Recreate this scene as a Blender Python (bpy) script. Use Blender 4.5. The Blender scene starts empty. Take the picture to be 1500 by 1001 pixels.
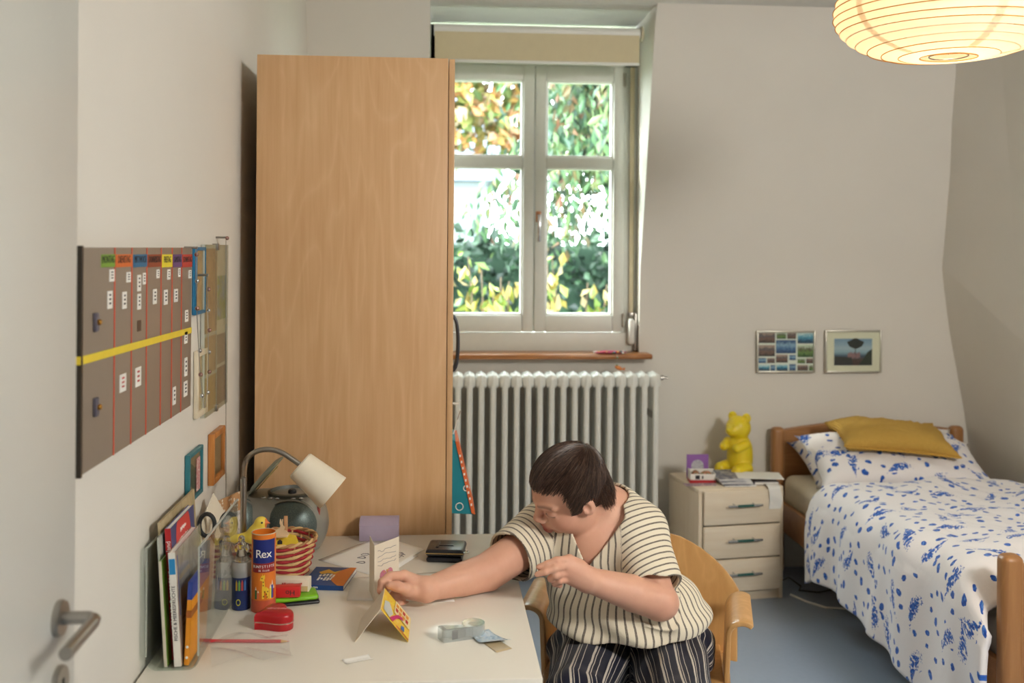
import bpy, bmesh, math, random
import numpy as np
from mathutils import Vector, Matrix

# ------------------------------------------------------------------ camera, world, lights, exposure
SC = bpy.context.scene
COL = SC.collection
FPX = 1480.0
THETA = math.radians(4.3)
ROLL = math.radians(0.4)
U0, V0, EYE = 750.0, 364.5, 1.61
FW = Vector((math.sin(THETA), math.cos(THETA), 0))
R0 = Vector((math.cos(THETA), -math.sin(THETA), 0))
RT = R0 * math.cos(ROLL) + Vector((0, 0, 1)) * math.sin(ROLL)
UP = -R0 * math.sin(ROLL) + Vector((0, 0, 1)) * math.cos(ROLL)
CAMP = Vector((0, 0, EYE))

cam = bpy.data.cameras.new('camera')
cam.sensor_width = 36
cam.lens = FPX / 1500 * 36
cam.shift_y = -(500.5 - V0) / 1500
cam.clip_start = 0.05
cam.dof.use_dof = True
cam.dof.focus_distance = 2.6
cam.dof.aperture_fstop = 3.2
camo = bpy.data.objects.new('camera', cam)
COL.objects.link(camo)
camo.matrix_world = Matrix(((RT.x, UP.x, -FW.x, CAMP.x), (RT.y, UP.y, -FW.y, CAMP.y), (RT.z, UP.z, -FW.z, CAMP.z), (0, 0, 0, 1)))
SC.camera = camo

SC.view_settings.view_transform = 'Standard'
SC.view_settings.look = 'None'
SC.view_settings.gamma = 1
SC.view_settings.use_curve_mapping = False
SC.view_settings.exposure = 0.6

world = bpy.data.worlds.new('overcast_sky')
SC.world = world
world.use_nodes = True
world.node_tree.nodes['Background'].inputs[0].default_value = (0.88, 0.95, 1.0, 1)
world.node_tree.nodes['Background'].inputs[1].default_value = 11.0

def add_light(name, kind, loc, energy, color, size=0.1, target=None, size_y=None):
    l = bpy.data.lights.new(name, kind)
    l.energy = energy
    l.color = color
    if kind == 'AREA':
        l.size = size
        if size_y:
            l.shape = 'RECTANGLE'
            l.size_y = size_y
    elif kind == 'SUN':
        l.angle = size
    else:
        l.shadow_soft_size = size
    o = bpy.data.objects.new(name, l)
    COL.objects.link(o)
    o.location = loc
    if target is not None:
        o.rotation_euler = (Vector(target) - Vector(loc)).to_track_quat('-Z', 'Y').to_euler()
    return o

# ceiling lamp behind the photographer: the door handle and the door edge throw their shadows away from it
add_light('ceiling_lamp_offscreen', 'AREA', (2.15, 0.1, 2.66), 66, (1.0, 0.95, 0.88), 0.7, (1.1, 3.8, 0.7))
# hazy sun outside, from the left and behind the garden trees
add_light('hazy_sun_offscreen', 'SUN', (-6, 9, 8), 9.0, (1.0, 0.97, 0.90), math.radians(12), (-6 + 0.80, 9 - 0.24, 8 - 0.52))
# daylight through the window: a portal that helps the sky come in
pt = add_light('window_portal', 'AREA', (0.49, 5.2, 1.85), 1, (1, 1, 1), 1.0, (0.49, 0, 1.85), 1.4)
pt.data.cycles.is_portal = True


# ------------------------------------------------------------------ pixel helpers (photo frame 1500x1001) for reading off real positions
def ray(u, v):
    return FW + RT * ((u - U0) / FPX) + UP * ((V0 - v) / FPX)
def at(u, v, d):
    return CAMP + ray(u, v) * d
def atX(u, v, x):
    r = ray(u, v); return CAMP + r * (x / r.x)
def atY(u, v, y):
    r = ray(u, v); return CAMP + r * (y / r.y)
def atZ(u, v, z):
    r = ray(u, v); return CAMP + r * ((z - EYE) / r.z)

# ------------------------------------------------------------------ mesh helpers
class MB:
    def __init__(s):
        s.v, s.f = [], []
    def add(s, vs, fs):
        n = len(s.v)
        s.v += [tuple(p) for p in vs]
        s.f += [tuple(n + i for i in f) for f in fs]
        return s
    def box(s, x0, x1, y0, y1, z0, z1, bev=0.0, seg=2, M=None):
        if bev <= 0:
            vs = [(x, y, z) for x in (x0, x1) for y in (y0, y1) for z in (z0, z1)]
            fs = [(0, 1, 3, 2), (4, 6, 7, 5), (0, 4, 5, 1), (2, 3, 7, 6), (0, 2, 6, 4), (1, 5, 7, 3)]
        else:
            bm = bmesh.new()
            bmesh.ops.create_cube(bm, size=1)
            for q in bm.verts:
                q.co = Vector(((x0 + x1) / 2 + q.co.x * (x1 - x0), (y0 + y1) / 2 + q.co.y * (y1 - y0), (z0 + z1) / 2 + q.co.z * (z1 - z0)))
            bmesh.ops.bevel(bm, geom=bm.edges[:], offset=bev, segments=seg, affect='EDGES', profile=0.5)
            bm.verts.index_update()
            vs = [q.co.copy() for q in bm.verts]
            fs = [[q.index for q in fc.verts] for fc in bm.faces]
            bm.free()
        if M is not None:
            vs = [M @ Vector(p) for p in vs]
        return s.add(vs, fs)
    def lathe(s, prof, n=32, M=None, cap=True):
        vs, fs = [], []
        m = len(prof)
        for i in range(n):
            a = 2 * math.pi * i / n
            for r, z in prof:
                vs.append(Vector((r * math.cos(a), r * math.sin(a), z)))
        for i in range(n):
            j = (i + 1) % n
            for k in range(m - 1):
                fs.append((i * m + k, j * m + k, j * m + k + 1, i * m + k + 1))
        if cap:
            fs.append(tuple(i * m for i in reversed(range(n))))
            fs.append(tuple(i * m + m - 1 for i in range(n)))
        if M is not None:
            vs = [M @ p for p in vs]
        return s.add(vs, fs)
    def tube(s, pts, r, n=10, cap=True, closed=False):
        pts = [Vector(p) for p in pts]
        m = len(pts)
        rs = r if isinstance(r, (list, tuple)) else [r] * m
        vs, fs = [], []
        t0 = (pts[1] - pts[0]).normalized()
        nrm = t0.orthogonal().normalized()
        for i, p in enumerate(pts):
            a = pts[(i - 1) % m] if (closed or i > 0) else p
            b = pts[(i + 1) % m] if (closed or i < m - 1) else p
            t = (b - a).normalized()
            nrm = (nrm - t * nrm.dot(t)).normalized()
            bn = t.cross(nrm)
            for k in range(n):
                an = 2 * math.pi * k / n
                vs.append(p + (nrm * math.cos(an) + bn * math.sin(an)) * rs[i])
        for i in range(m if closed else m - 1):
            j = (i + 1) % m
            for k in range(n):
                l = (k + 1) % n
                fs.append((i * n + k, i * n + l, j * n + l, j * n + k))
        if cap and not closed:
            fs.append(tuple(reversed(range(n))))
            fs.append(tuple((m - 1) * n + k for k in range(n)))
        return s.add(vs, fs)
    def prism(s, poly, z0, z1, M=None):
        n = len(poly)
        vs = [Vector((x, y, z0)) for x, y in poly] + [Vector((x, y, z1)) for x, y in poly]
        fs = [tuple(reversed(range(n))), tuple(range(n, 2 * n))] + [(i, (i + 1) % n, n + (i + 1) % n, n + i) for i in range(n)]
        if M is not None:
            vs = [M @ p for p in vs]
        return s.add(vs, fs)
    def ball(s, c, r, n=16, m=10, M=None):
        rx, ry, rz = (r, r, r) if not isinstance(r, (tuple, list)) else r
        vs = [Vector((0, 0, rz))]
        for j in range(1, m):
            a = math.pi * j / m
            for i in range(n):
                b = 2 * math.pi * i / n
                vs.append(Vector((rx * math.sin(a) * math.cos(b), ry * math.sin(a) * math.sin(b), rz * math.cos(a))))
        vs.append(Vector((0, 0, -rz)))
        fs = [(0, 1 + i, 1 + (i + 1) % n) for i in range(n)]
        for j in range(m - 2):
            for i in range(n):
                fs.append((1 + j * n + i, 1 + (j + 1) * n + i, 1 + (j + 1) * n + (i + 1) % n, 1 + j * n + (i + 1) % n))
        L = len(vs) - 1
        fs += [(L, 1 + (m - 2) * n + (i + 1) % n, 1 + (m - 2) * n + i) for i in range(n)]
        if M is not None:
            vs = [M @ p for p in vs]
        c = Vector(c)
        return s.add([p + c for p in vs], fs)
    def quad(s, a, b, c, d):
        return s.add([a, b, c, d], [(0, 1, 2, 3)])
    def sheet(s, fn, nu, nv):
        vs = [fn(i / nu, j / nv) for j in range(nv + 1) for i in range(nu + 1)]
        fs = [(j * (nu + 1) + i, j * (nu + 1) + i + 1, (j + 1) * (nu + 1) + i + 1, (j + 1) * (nu + 1) + i) for j in range(nv) for i in range(nu)]
        return s.add(vs, fs)

def fixn(me):
    bm = bmesh.new(); bm.from_mesh(me)
    bmesh.ops.recalc_face_normals(bm, faces=bm.faces[:])
    bm.to_mesh(me); bm.free()

def mesh_of(name, mb, mat, smooth=True, angle=38, fix=True):
    me = bpy.data.meshes.new(name)
    me.from_pydata([tuple(p) for p in mb.v], [], mb.f)
    if fix:
        fixn(me)
    if mat is not None:
        me.materials.append(mat)
    if smooth:
        me.polygons.foreach_set('use_smooth', [True] * len(me.polygons))
        me.set_sharp_from_angle(angle=math.radians(angle))
    me.update()
    return me

def tag(o, label=None, cat=None, group=None, kind=None):
    if label: o['label'] = label
    if cat: o['category'] = cat
    if group: o['group'] = group
    if kind: o['kind'] = kind
    return o
def obj(name, mb, mat, parent=None, smooth=True, angle=38, label=None, fix=True):
    me = mb if isinstance(mb, bpy.types.Mesh) else mesh_of(name, mb, mat, smooth, angle, fix)
    o = bpy.data.objects.new(name, me)
    COL.objects.link(o)
    if parent is not None:
        o.parent = parent
    if label:
        o['label'] = label
    return o
def thing(name, label, cat, loc=(0, 0, 0), rotz=0, group=None, rot=None):
    o = bpy.data.objects.new(name, None)
    o.empty_display_size = 0.05
    COL.objects.link(o)
    o.location = loc
    o.rotation_euler = rot if rot is not None else (0, 0, rotz)
    return tag(o, label, cat, group)
def struct(name, mb, mat, parent=None, smooth=False):
    o = obj(name, mb, mat, parent, smooth)
    if parent is None:
        o['kind'] = 'structure'
    return o
def copy_part(o, parent, loc=None, rot=None):
    c = o.copy(); COL.objects.link(c); c.parent = parent
    if loc is not None: c.location = loc
    if rot is not None: c.rotation_euler = rot
    return c
def text(name, body, size, M, mat, parent, align='CENTER', ext=0.0002, sx=1.0, raw=False):
    cu = bpy.data.curves.new(name, 'FONT')
    cu.body = body; cu.size = size; cu.extrude = ext
    cu.align_x = align; cu.align_y = 'CENTER'
    cu.resolution_u = 3
    cu.materials.append(mat)
    tmp = bpy.data.objects.new(name, cu)
    COL.objects.link(tmp)
    me = bpy.data.meshes.new_from_object(tmp)
    bpy.data.objects.remove(tmp); bpy.data.curves.remove(cu)
    me.transform(M @ Matrix.Diagonal((sx, 1, 1, 1)))
    if raw:
        return me
    return obj(name, me, mat, parent)
def marks(name, parent, Mx, w, h, n, mat, seed=1):
    """lettering too small to read in the photograph: a row of short uneven strokes"""
    rr_ = random.Random(seed); mb = MB()
    for k in range(n):
        x0 = -w / 2 + w * k / n; b = w / n * rr_.uniform(0.45, 0.8)
        z0 = rr_.uniform(-0.5, -0.15) * h; z1 = rr_.uniform(0.15, 0.5) * h
        mb.box(x0, x0 + b, z0, z1, -0.0002, 0.0003, 0, 2, Mx)
    o = obj(name, mb, mat, parent, False)
    o['kind'] = 'stuff'
    return o
def frame_m(o, x, y, z=None):
    """matrix with given origin and x / y axes"""
    x = Vector(x).normalized(); y = Vector(y); y = (y - x * y.dot(x)).normalized()
    z = x.cross(y)
    return Matrix(((x.x, y.x, z.x, o[0]), (x.y, y.y, z.y, o[1]), (x.z, y.z, z.z, o[2]), (0, 0, 0, 1)))

# ------------------------------------------------------------------ materials
def lin(c):
    return tuple(((x / 255) / 12.92 if x / 255 <= 0.04045 else ((x / 255 + 0.055) / 1.055) ** 2.4) for x in c)
class NT:
    def __init__(s, name):
        s.m = bpy.data.materials.new(name); s.m.use_nodes = True
        s.t = s.m.node_tree; s.n = s.t.nodes; s.b = s.n['Principled BSDF']; s.o = s.n['Material Output']
    def node(s, kind, **kw):
        nd = s.n.new(kind)
        for k, v in kw.items():
            if k.startswith('i_'):
                nd.inputs[int(k[2:]) if k[2:].isdigit() else k[2:].replace('_', ' ')].default_value = v
            else:
                setattr(nd, k, v)
        return nd
    def link(s, a, b):
        s.t.links.new(a, b)
    def val(s, op, a, b=None, clamp=False):
        nd = s.n.new('ShaderNodeMath'); nd.operation = op; nd.use_clamp = clamp
        for i, q in enumerate((a, b)):
            if q is None: continue
            if isinstance(q, (int, float)): nd.inputs[i].default_value = q
            else: s.link(q, nd.inputs[i])
        return nd.outputs[0]
    def mix(s, fac, a, b):
        nd = s.n.new('ShaderNodeMix'); nd.data_type = 'RGBA'
        for i, q in ((0, fac), (6, a), (7, b)):
            if isinstance(q, (int, float)): nd.inputs[i].default_value = q
            elif isinstance(q, tuple): nd.inputs[i].default_value = (*q[:3], 1)
            else: s.link(q, nd.inputs[i])
        return nd.outputs[2]
    def ramp(s, fac, stops):
        nd = s.n.new('ShaderNodeValToRGB')
        el = nd.color_ramp.elements
        while len(el) < len(stops): el.new(0.5)
        for e, (p, c) in zip(el, stops):
            e.position = p; e.color = (*c[:3], 1)
        s.link(fac, nd.inputs[0])
        return nd.outputs[0]
    def coord(s, kind='Object', scale=(1, 1, 1), rot=(0, 0, 0)):
        tc = s.n.new('ShaderNodeTexCoord'); mp = s.n.new('ShaderNodeMapping')
        mp.inputs['Scale'].default_value = scale; mp.inputs['Rotation'].default_value = rot
        s.link(tc.outputs[kind], mp.inputs[0])
        return mp.outputs[0]
    def noise(s, vec, scale, detail=3, rough=0.5, dist=0.0):
        nd = s.node('ShaderNodeTexNoise'); nd.inputs['Scale'].default_value = scale
        nd.inputs['Detail'].default_value = detail; nd.inputs['Roughness'].default_value = rough; nd.inputs['Distortion'].default_value = dist
        s.link(vec, nd.inputs['Vector'])
        return nd.outputs['Fac']
    def bump(s, h, strength=0.3, dist=0.005):
        nd = s.node('ShaderNodeBump'); nd.inputs['Strength'].default_value = strength; nd.inputs['Distance'].default_value = dist
        s.link(h, nd.inputs['Height']); s.link(nd.outputs[0], s.b.inputs['Normal'])
def plain(name, rgb, rough=0.5, metal=0.0, spec=0.5, var=0.04, vscale=30, bump=0.0, bscale=200, **kw):
    t = NT(name)
    c = lin(rgb) if max(rgb) > 1 else rgb
    t.b.inputs['Roughness'].default_value = rough
    t.b.inputs['Metallic'].default_value = metal
    t.b.inputs['Specular IOR Level'].default_value = spec
    for k, v in kw.items():
        t.b.inputs[k.replace('_', ' ')].default_value = v
    vec = t.coord()
    nz = t.noise(vec, vscale, 3)
    d = tuple(max(0, x * (1 - var * 2)) for x in c); l_ = tuple(min(1, x * (1 + var * 2)) for x in c)
    t.link(t.mix(nz, d, l_), t.b.inputs['Base Color'])
    if bump:
        t.bump(t.noise(vec, bscale, 4), bump, 0.002)
    return t.m
def wood(name, c1, c2, axis='Z', grain=60, rough=0.42, stretch=0.06, rings=0.5, coat=0.0):
    t = NT(name)
    a, b = lin(c1), lin(c2)
    sc = [1, 1, 1]; sc['XYZ'.index(axis)] = stretch
    vec = t.coord('Object', tuple(sc))
    n1 = t.noise(vec, grain, 4, 0.6, 0.3)
    vec2 = t.coord('Object', tuple(0.35 if x != 1 else 1 for x in sc))
    sc3 = [1, 1, 1]; sc3['XYZ'.index(axis)] = 0.16
    vec3 = t.coord('Object', tuple(sc3))
    n2 = t.noise(vec3, 7, 2, 0.5, 0.6)
    rg = t.val('FRACT', t.val('MULTIPLY', n2, 9.0))
    rg = t.val('POWER', t.val('ABSOLUTE', t.val('SUBTRACT', rg, 0.5)), 3.0)
    f = t.val('ADD', t.val('MULTIPLY', n1, 0.75), t.val('MULTIPLY', rg, rings * 4.0), True)
    t.link(t.ramp(f, [(0.2, a), (0.75, b)]), t.b.inputs['Base Color'])
    t.b.inputs['Roughness'].default_value = rough
    t.b.inputs['Coat Weight'].default_value = coat
    t.bump(n1, 0.08, 0.001)
    return t.m
def clear(name, tint=(1, 1, 1), fres=1.45, rough=0.02, haze=0.0, hazecol=(0.9, 0.92, 0.9)):
    """thin clear sheet: lets light straight through, mirrors by angle, with a little haze"""
    t = NT(name)
    tr = t.node('ShaderNodeBsdfTransparent'); tr.inputs[0].default_value = (*tint, 1)
    gl = t.node('ShaderNodeBsdfGlossy'); gl.inputs['Roughness'].default_value = rough
    f0 = ((fres - 1) / (fres + 1)) ** 2
    lw = t.node('ShaderNodeLayerWeight'); lw.inputs[0].default_value = 0.5
    fz = t.val('ADD', t.val('MULTIPLY', t.val('POWER', lw.outputs['Facing'], 4.0), 0.85), f0)
    mx = t.node('ShaderNodeMixShader')
    t.link(fz, mx.inputs[0]); t.link(tr.outputs[0], mx.inputs[1]); t.link(gl.outputs[0], mx.inputs[2])
    last = mx
    if haze > 0:
        df = t.node('ShaderNodeBsdfDiffuse'); df.inputs[0].default_value = (*hazecol, 1)
        m2 = t.node('ShaderNodeMixShader'); m2.inputs[0].default_value = haze
        t.link(mx.outputs[0], m2.inputs[1]); t.link(df.outputs[0], m2.inputs[2]); last = m2
    t.link(last.outputs[0], t.o.inputs[0])
    return t.m
def blotch(name, cols, scale=25, rough=0.5, detail=3, kind='Object'):
    """a printed picture far too small to read: bands of colour broken by noise"""
    t = NT(name)
    nz = t.noise(t.coord(kind), scale, detail, 0.6, 0.8)
    n = len(cols)
    t.link(t.ramp(nz, [(0.3 + 0.4 * i / max(1, n - 1), lin(c)) for i, c in enumerate(cols)]), t.b.inputs['Base Color'])
    t.b.inputs['Roughness'].default_value = rough
    return t.m
def landscape(name, cols, zaxis='Z', z0=0.0, z1=1.0, scale=60, amp=0.25):
    """a printed photograph: colours stacked from bottom to top, edges broken by noise"""
    t = NT(name)
    tc = t.node('ShaderNodeTexCoord'); sp = t.node('ShaderNodeSeparateXYZ')
    t.link(tc.outputs['Object'], sp.inputs[0])
    h = t.val('DIVIDE', t.val('SUBTRACT', sp.outputs['XYZ'.index(zaxis)], z0), z1 - z0)
    nz = t.noise(tc.outputs['Object'], scale, 4, 0.6)
    f = t.val('ADD', h, t.val('MULTIPLY', t.val('SUBTRACT', nz, 0.5), amp))
    n = len(cols)
    t.link(t.ramp(f, [((i + 0.5) / n, lin(c)) for i, c in enumerate(cols)]), t.b.inputs['Base Color'])
    t.b.inputs['Roughness'].default_value = 0.35
    return t.m

M = {}
def wallmat(name, rgb, bump=0.35):
    t = NT(name)
    vec = t.coord()
    n1 = t.noise(vec, 3, 3); n2 = t.noise(vec, 260, 4, 0.65)
    c = lin(rgb)
    t.link(t.mix(n1, tuple(x * 0.96 for x in c), tuple(min(1, x * 1.03) for x in c)), t.b.inputs['Base Color'])
    t.b.inputs['Roughness'].default_value = 0.85
    t.b.inputs['Specular IOR Level'].default_value = 0.2
    t.bump(n2, bump, 0.0022)
    return t.m
M['wall'] = wallmat('plaster', (228, 224, 215))
M['ceil'] = wallmat('ceiling_paint', (236, 236, 232), 0.1)
M['white'] = plain('white_paint', (232, 232, 226), 0.4, var=0.015)
M['rad'] = plain('radiator_enamel', (232, 233, 226), 0.3, var=0.015)
M['desk'] = plain('desk_laminate', (238, 233, 221), 0.22, var=0.012, vscale=4)
M['maple'] = wood('maple_veneer', (202, 158, 112), (220, 182, 138), 'Z', 55, 0.4, 0.05, 0.35)
M['maple_edge'] = plain('maple_edge_band', (214, 176, 130), 0.45)
M['pale'] = wood('pale_maple', (230, 213, 186), (242, 230, 209), 'X', 45, 0.45, 0.07, 0.25)
M['pale_v'] = wood('pale_maple_upright', (230, 213, 186), (242, 230, 209), 'Z', 45, 0.45, 0.07, 0.2)
M['oak'] = wood('bed_beech', (156, 108, 66), (180, 132, 84), 'X', 55, 0.4, 0.06, 0.35)
M['oak_v'] = wood('bed_beech_upright', (156, 108, 66), (180, 132, 84), 'Z', 60, 0.35, 0.05, 0.35)
M['ply'] = wood('birch_plywood', (206, 154, 92), (226, 178, 116), 'Z', 40, 0.35, 0.1, 0.5, 0.2)
M['sill'] = wood('sill_wood', (140, 86, 44), (182, 124, 70), 'X', 50, 0.3, 0.05, 0.4)
M['chrome'] = plain('chrome', (200, 202, 204), 0.18, 1.0)
M['steel'] = plain('brushed_steel', (170, 166, 160), 0.32, 1.0)
M['dark'] = plain('dark_plastic', (40, 40, 42), 0.45)
M['black'] = plain('black_leather', (26, 27, 34), 0.28, bump=0.15, bscale=300)
M['paper'] = plain('paper', (240, 238, 232), 0.7, var=0.01)
M['paper_w'] = plain('warm_paper', (236, 226, 206), 0.7, var=0.02)
M['glass'] = clear('window_glass', (0.97, 1.0, 0.98), 1.35)
M['acryl'] = clear('acrylic', (0.93, 0.965, 0.95), 1.49, 0.02, 0.03)
M['film'] = clear('plastic_film', (0.97, 0.97, 0.97), 1.3, 0.12, 0.10)
M['red'] = plain('red_enamel', (178, 28, 36), 0.28)
M['ink'] = plain('ink', (48, 46, 50), 0.6)
M['white_ink'] = plain('white_ink', (244, 242, 238), 0.5, var=0.01)
M['red_ink'] = plain('red_ink', (190, 40, 40), 0.5)
# ================================================================== the room
XL = -0.6
PROF = [(0, 5.02), (1.12, 5.02)]
for k in range(1, 9):                     # the wall bends softly into the sloping roof side
    PROF.append((1.12 + 0.05 * k, 5.02 - 0.0165 * 0.05 * k * k / 2 * 8 / 8 * 0.8))
PROF += [(2.15, PROF[-1][1] - 0.63 * 0.262), (2.60, PROF[-1][1] - 1.08 * 0.262), (2.70, PROF[-1][1] - 1.21 * 0.262), (2.76, PROF[-1][1] - 1.36 * 0.262)]
def floor_mat():
    t = NT('linoleum')
    vec = t.coord()
    n = t.noise(vec, 40, 5, 0.7)
    n2 = t.noise(vec, 2.5, 2)
    t.link(t.mix(t.val('ADD', t.val('MULTIPLY', n, 0.6), t.val('MULTIPLY', n2, 0.4)), lin((142, 158, 178)), lin((166, 180, 198))), t.b.inputs['Base Color'])
    t.b.inputs['Roughness'].default_value = 0.33
    return t.m
struct('floor', MB().box(-0.75, 3.2, -1.6, 5.25, -0.1, 0), floor_mat())
struct('ceiling', MB().box(-0.75, 3.2, -1.6, 5.25, 2.76, 2.9), M['ceil'])
struct('wall_left', MB().box(XL - 0.15, XL, -1.6, 5.25, 0, 2.76), M['wall'])
wb = MB()
def yz_prism(x0, x1, pts):
    n = len(pts)
    vs = [(x0, y, z) for y, z in pts] + [(x1, y, z) for y, z in pts]
    fs = [tuple(range(n)), tuple(reversed(range(n, 2 * n)))] + [(i, n + i, n + (i + 1) % n, (i + 1) % n) for i in range(n)]
    wb.add(vs, fs)
full = [(y, z) for z, y in PROF] + [(5.26, 2.76), (5.26, 0)]
WX0, WX1, SILL = -0.035, 1.022, 1.085
yz_prism(XL, WX0, full)
yz_prism(WX1, 3.1, full)
yz_prism(WX0, WX1, [(5.02, 0), (5.02, SILL), (5.26, SILL), (5.26, 0)])
o = struct('wall_back', wb, M['wall'], None, True)
CORN = [(2.78, 2.44, 2.51), (2.48, 2.48, 2.55), (2.0, 2.54, 2.59), (1.64, 2.567, 2.615), (1.22, 2.636, 2.64), (0.8, 2.72, 2.72), (0.5, 2.76, 2.76), (0, 2.80, 2.80)]
wr = MB()
for (z0, a0, b0), (z1, a1, b1) in zip(CORN, CORN[1:]):
    for (ya, ka), (yb, kb) in (((5.2, 0), (4.4, 1)), ((4.4, 1), (-1.6, 2))):
        def xx(a, b, k): return (a - 0.0, b, b + 0.07)[k]
        p = [(xx(a0, b0, ka), ya, z0), (xx(a0, b0, kb), yb, z0), (xx(a1, b1, kb), yb, z1), (xx(a1, b1, ka), ya, z1)]
        q = [(3.1, y, z) for _, y, z in p]
        wr.add(p + q, [(0, 1, 2, 3), (7, 6, 5, 4), (0, 4, 5, 1), (1, 5, 6, 2), (2, 6, 7, 3), (3, 7, 4, 0)])
struct('wall_right', wr, M['wall'])
struct('wall_front', MB().box(-0.75, 3.1, -1.75, -1.6, 0, 2.76), M['wall'])

# ------------------------------------------------------------------ window
wn = bpy.data.objects.new('window_1', None); COL.objects.link(wn); wn['kind'] = 'structure'
WY0, WY1 = 5.10, 5.17
WT = 2.74
M['frame'] = plain('window_paint', (222, 224, 216), 0.38, var=0.02)
fr = MB()
fr.box(WX0, WX0 + 0.05, WY0, WY1, SILL, WT, 0.004).box(WX1 - 0.075, WX1, WY0, WY1, SILL, WT, 0.004)
fr.box(WX0, WX1, WY0, WY1, 2.535, WT, 0.004).box(WX0, WX1, WY0 - 0.012, WY1, SILL, 1.185, 0.004)
obj('window_frame', fr, M['frame'], wn)
XM = 0.494
ZB, ZT = 1.19, 2.535
ZM0, ZM1 = 2.02, 2.075
for x0, x1 in ((WX0 + 0.045, XM - 0.002), (XM + 0.002, WX1 - 0.07)):
    sh = MB()
    y0, y1 = WY0 - 0.02, WY0 + 0.05
    st = 0.056
    sh.box(x0, x0 + st, y0, y1, ZB, ZT, 0.006).box(x1 - st, x1, y0, y1, ZB, ZT, 0.006)
    sh.box(x0 + st, x1 - st, y0, y1, ZB, ZB + 0.085, 0.006).box(x0 + st, x1 - st, y0, y1, ZT - 0.075, ZT, 0.006)
    sh.box(x0 + st, x1 - st, y0 + 0.004, y1 - 0.004, ZM0, ZM1, 0.006)
    so = obj('sash', sh, M['frame'], wn)
    for z0, z1 in ((ZB + 0.08, ZM0 + 0.004), (ZM1 - 0.004, ZT - 0.07)):
        bd = MB()
        a0, a1 = x0 + st, x1 - st
        for b in ((a0 - 0.002, a0 + 0.010, z0, z1), (a1 - 0.010, a1 + 0.002, z0, z1), (a0, a1, z0, z0 + 0.014), (a0, a1, z1 - 0.010, z1)):
            bd.box(b[0], b[1], y0 + 0.012, y1 - 0.012, b[2], b[3], 0.003)
        obj('glazing_bead', bd, M['white'], so)
        obj('pane', MB().box(a0, a1, y0 + 0.03, y0 + 0.034, z0, z1), M['glass'], so)
hd = MB().box(XM + 0.008, XM + 0.034, WY0 - 0.028, WY0 - 0.018, 1.745, 1.80, 0.004)
hd.box(XM + 0.012, XM + 0.030, WY0 - 0.062, WY0 - 0.026, 1.775, 1.792, 0.004)
ho = obj('window_handle', hd, plain('handle_copper', (190, 130, 90), 0.3, 0.6), wn)
obj('lever', MB().box(XM + 0.012, XM + 0.030, WY0 - 0.066, WY0 - 0.052, 1.645, 1.785, 0.005), M['chrome'], ho)
hg = MB()
for z in (2.47, 1.25):
    hg.tube([(WX1 - 0.072, WY0 - 0.028, z - 0.035), (WX1 - 0.072, WY0 - 0.028, z + 0.035)], 0.007, 8)
obj('hinge', hg, M['steel'], wn)
# timber sill board
struct('trim_1', MB().box(WX0 - 0.06, 1.07, 4.915, 5.10, 1.068, 1.094, 0.009, 3), M['sill'], None, True)

# roller shutter strap and winder on the window frame
st = thing('strap_winder', 'beige shutter strap running down to a white winder box beside the window', 'strap winder', (WX1 - 0.03, 5.095, 1.1))
obj('strap', MB().box(-0.011, 0.011, -0.012, -0.008, 0.14, 1.44, 0.001), plain('webbing', (214, 202, 170), 0.8), st)
obj('winder_box', MB().box(-0.018, 0.012, -0.06, 0.0, 0.03, 0.16, 0.012, 3), M['white'], st)
obj('winder_plate', MB().box(0.012, 0.026, -0.045, 0.0, 0.0, 0.19, 0.004), M['steel'], st)
obj('guide', MB().box(-0.014, 0.014, -0.03, -0.002, 0.165, 0.19, 0.004), M['steel'], st)

# roller blind in the window recess
bl = thing('roller_blind', 'rolled-up cream roller blind with white tube above the window', 'blind', (0.488, 4.82, 2.65))
rb = lambda r, x0, x1: MB().lathe([(r, x0), (r, x1)], 24, Matrix.Rotation(math.radians(90), 4, 'Y'))
obj('tube', rb(0.028, -0.505, 0.485), M['white'], bl)
obj('bracket', MB().lathe([(0.012, 0.487), (0.036, 0.489), (0.038, 0.498), (0.02, 0.506)], 24, Matrix.Rotation(math.radians(90), 4, 'Y')), plain('bracket_plastic', (206, 196, 168), 0.4), bl)
obj('blind_cloth', MB().sheet(lambda a, b: (-0.50 + 0.98 * a, -0.027 + 0.006 * math.sin(b * 3), 0.005 - 0.15 * b), 8, 6), plain('blind_fabric', (214, 202, 168), 0.8, var=0.02, bump=0.2, bscale=500), bl)
obj('bottom_bar', MB().box(-0.50, 0.48, -0.034, -0.020, -0.158, -0.143, 0.005), M['white'], bl)

# ------------------------------------------------------------------ radiator
rd = thing('radiator', 'tall white ribbed column radiator under the window', 'radiator', (0, 0, 0))
RX1, RPITCH, RN = 1.075, 0.0557, 20
ry0, ry1 = 4.765, 4.925
sec = MB()
for y in (ry0 + 0.018, (ry0 + ry1) / 2, ry1 - 0.018):
    tb = []
    for i in range(16):
        a = 2 * math.pi * i / 16
        w_ = 0.0145 if y < ry0 + 0.03 else 0.010
        tb.append((math.copysign(abs(math.cos(a)) ** 0.6, math.cos(a)) * w_, 0.018 * math.sin(a)))
    n0 = len(sec.v)
    sec.prism(tb, 0.13, 0.97, Matrix.Translation((0, y, 0)))
for z0, z1 in ((0.10, 0.16), (0.945, 1.012)):
    sec.box(-0.0275, 0.0275, ry0 + 0.006, ry1 - 0.006, z0, z1, 0.018, 3)
sec.ball((0, (ry0 + ry1) / 2, 0.99), (0.020, 0.080, 0.030), 14, 8)
sec.ball((0, ry0 + 0.018, 0.965), (0.0145, 0.019, 0.05), 12, 8)
scm = mesh_of('column', sec, M['rad'])
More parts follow.
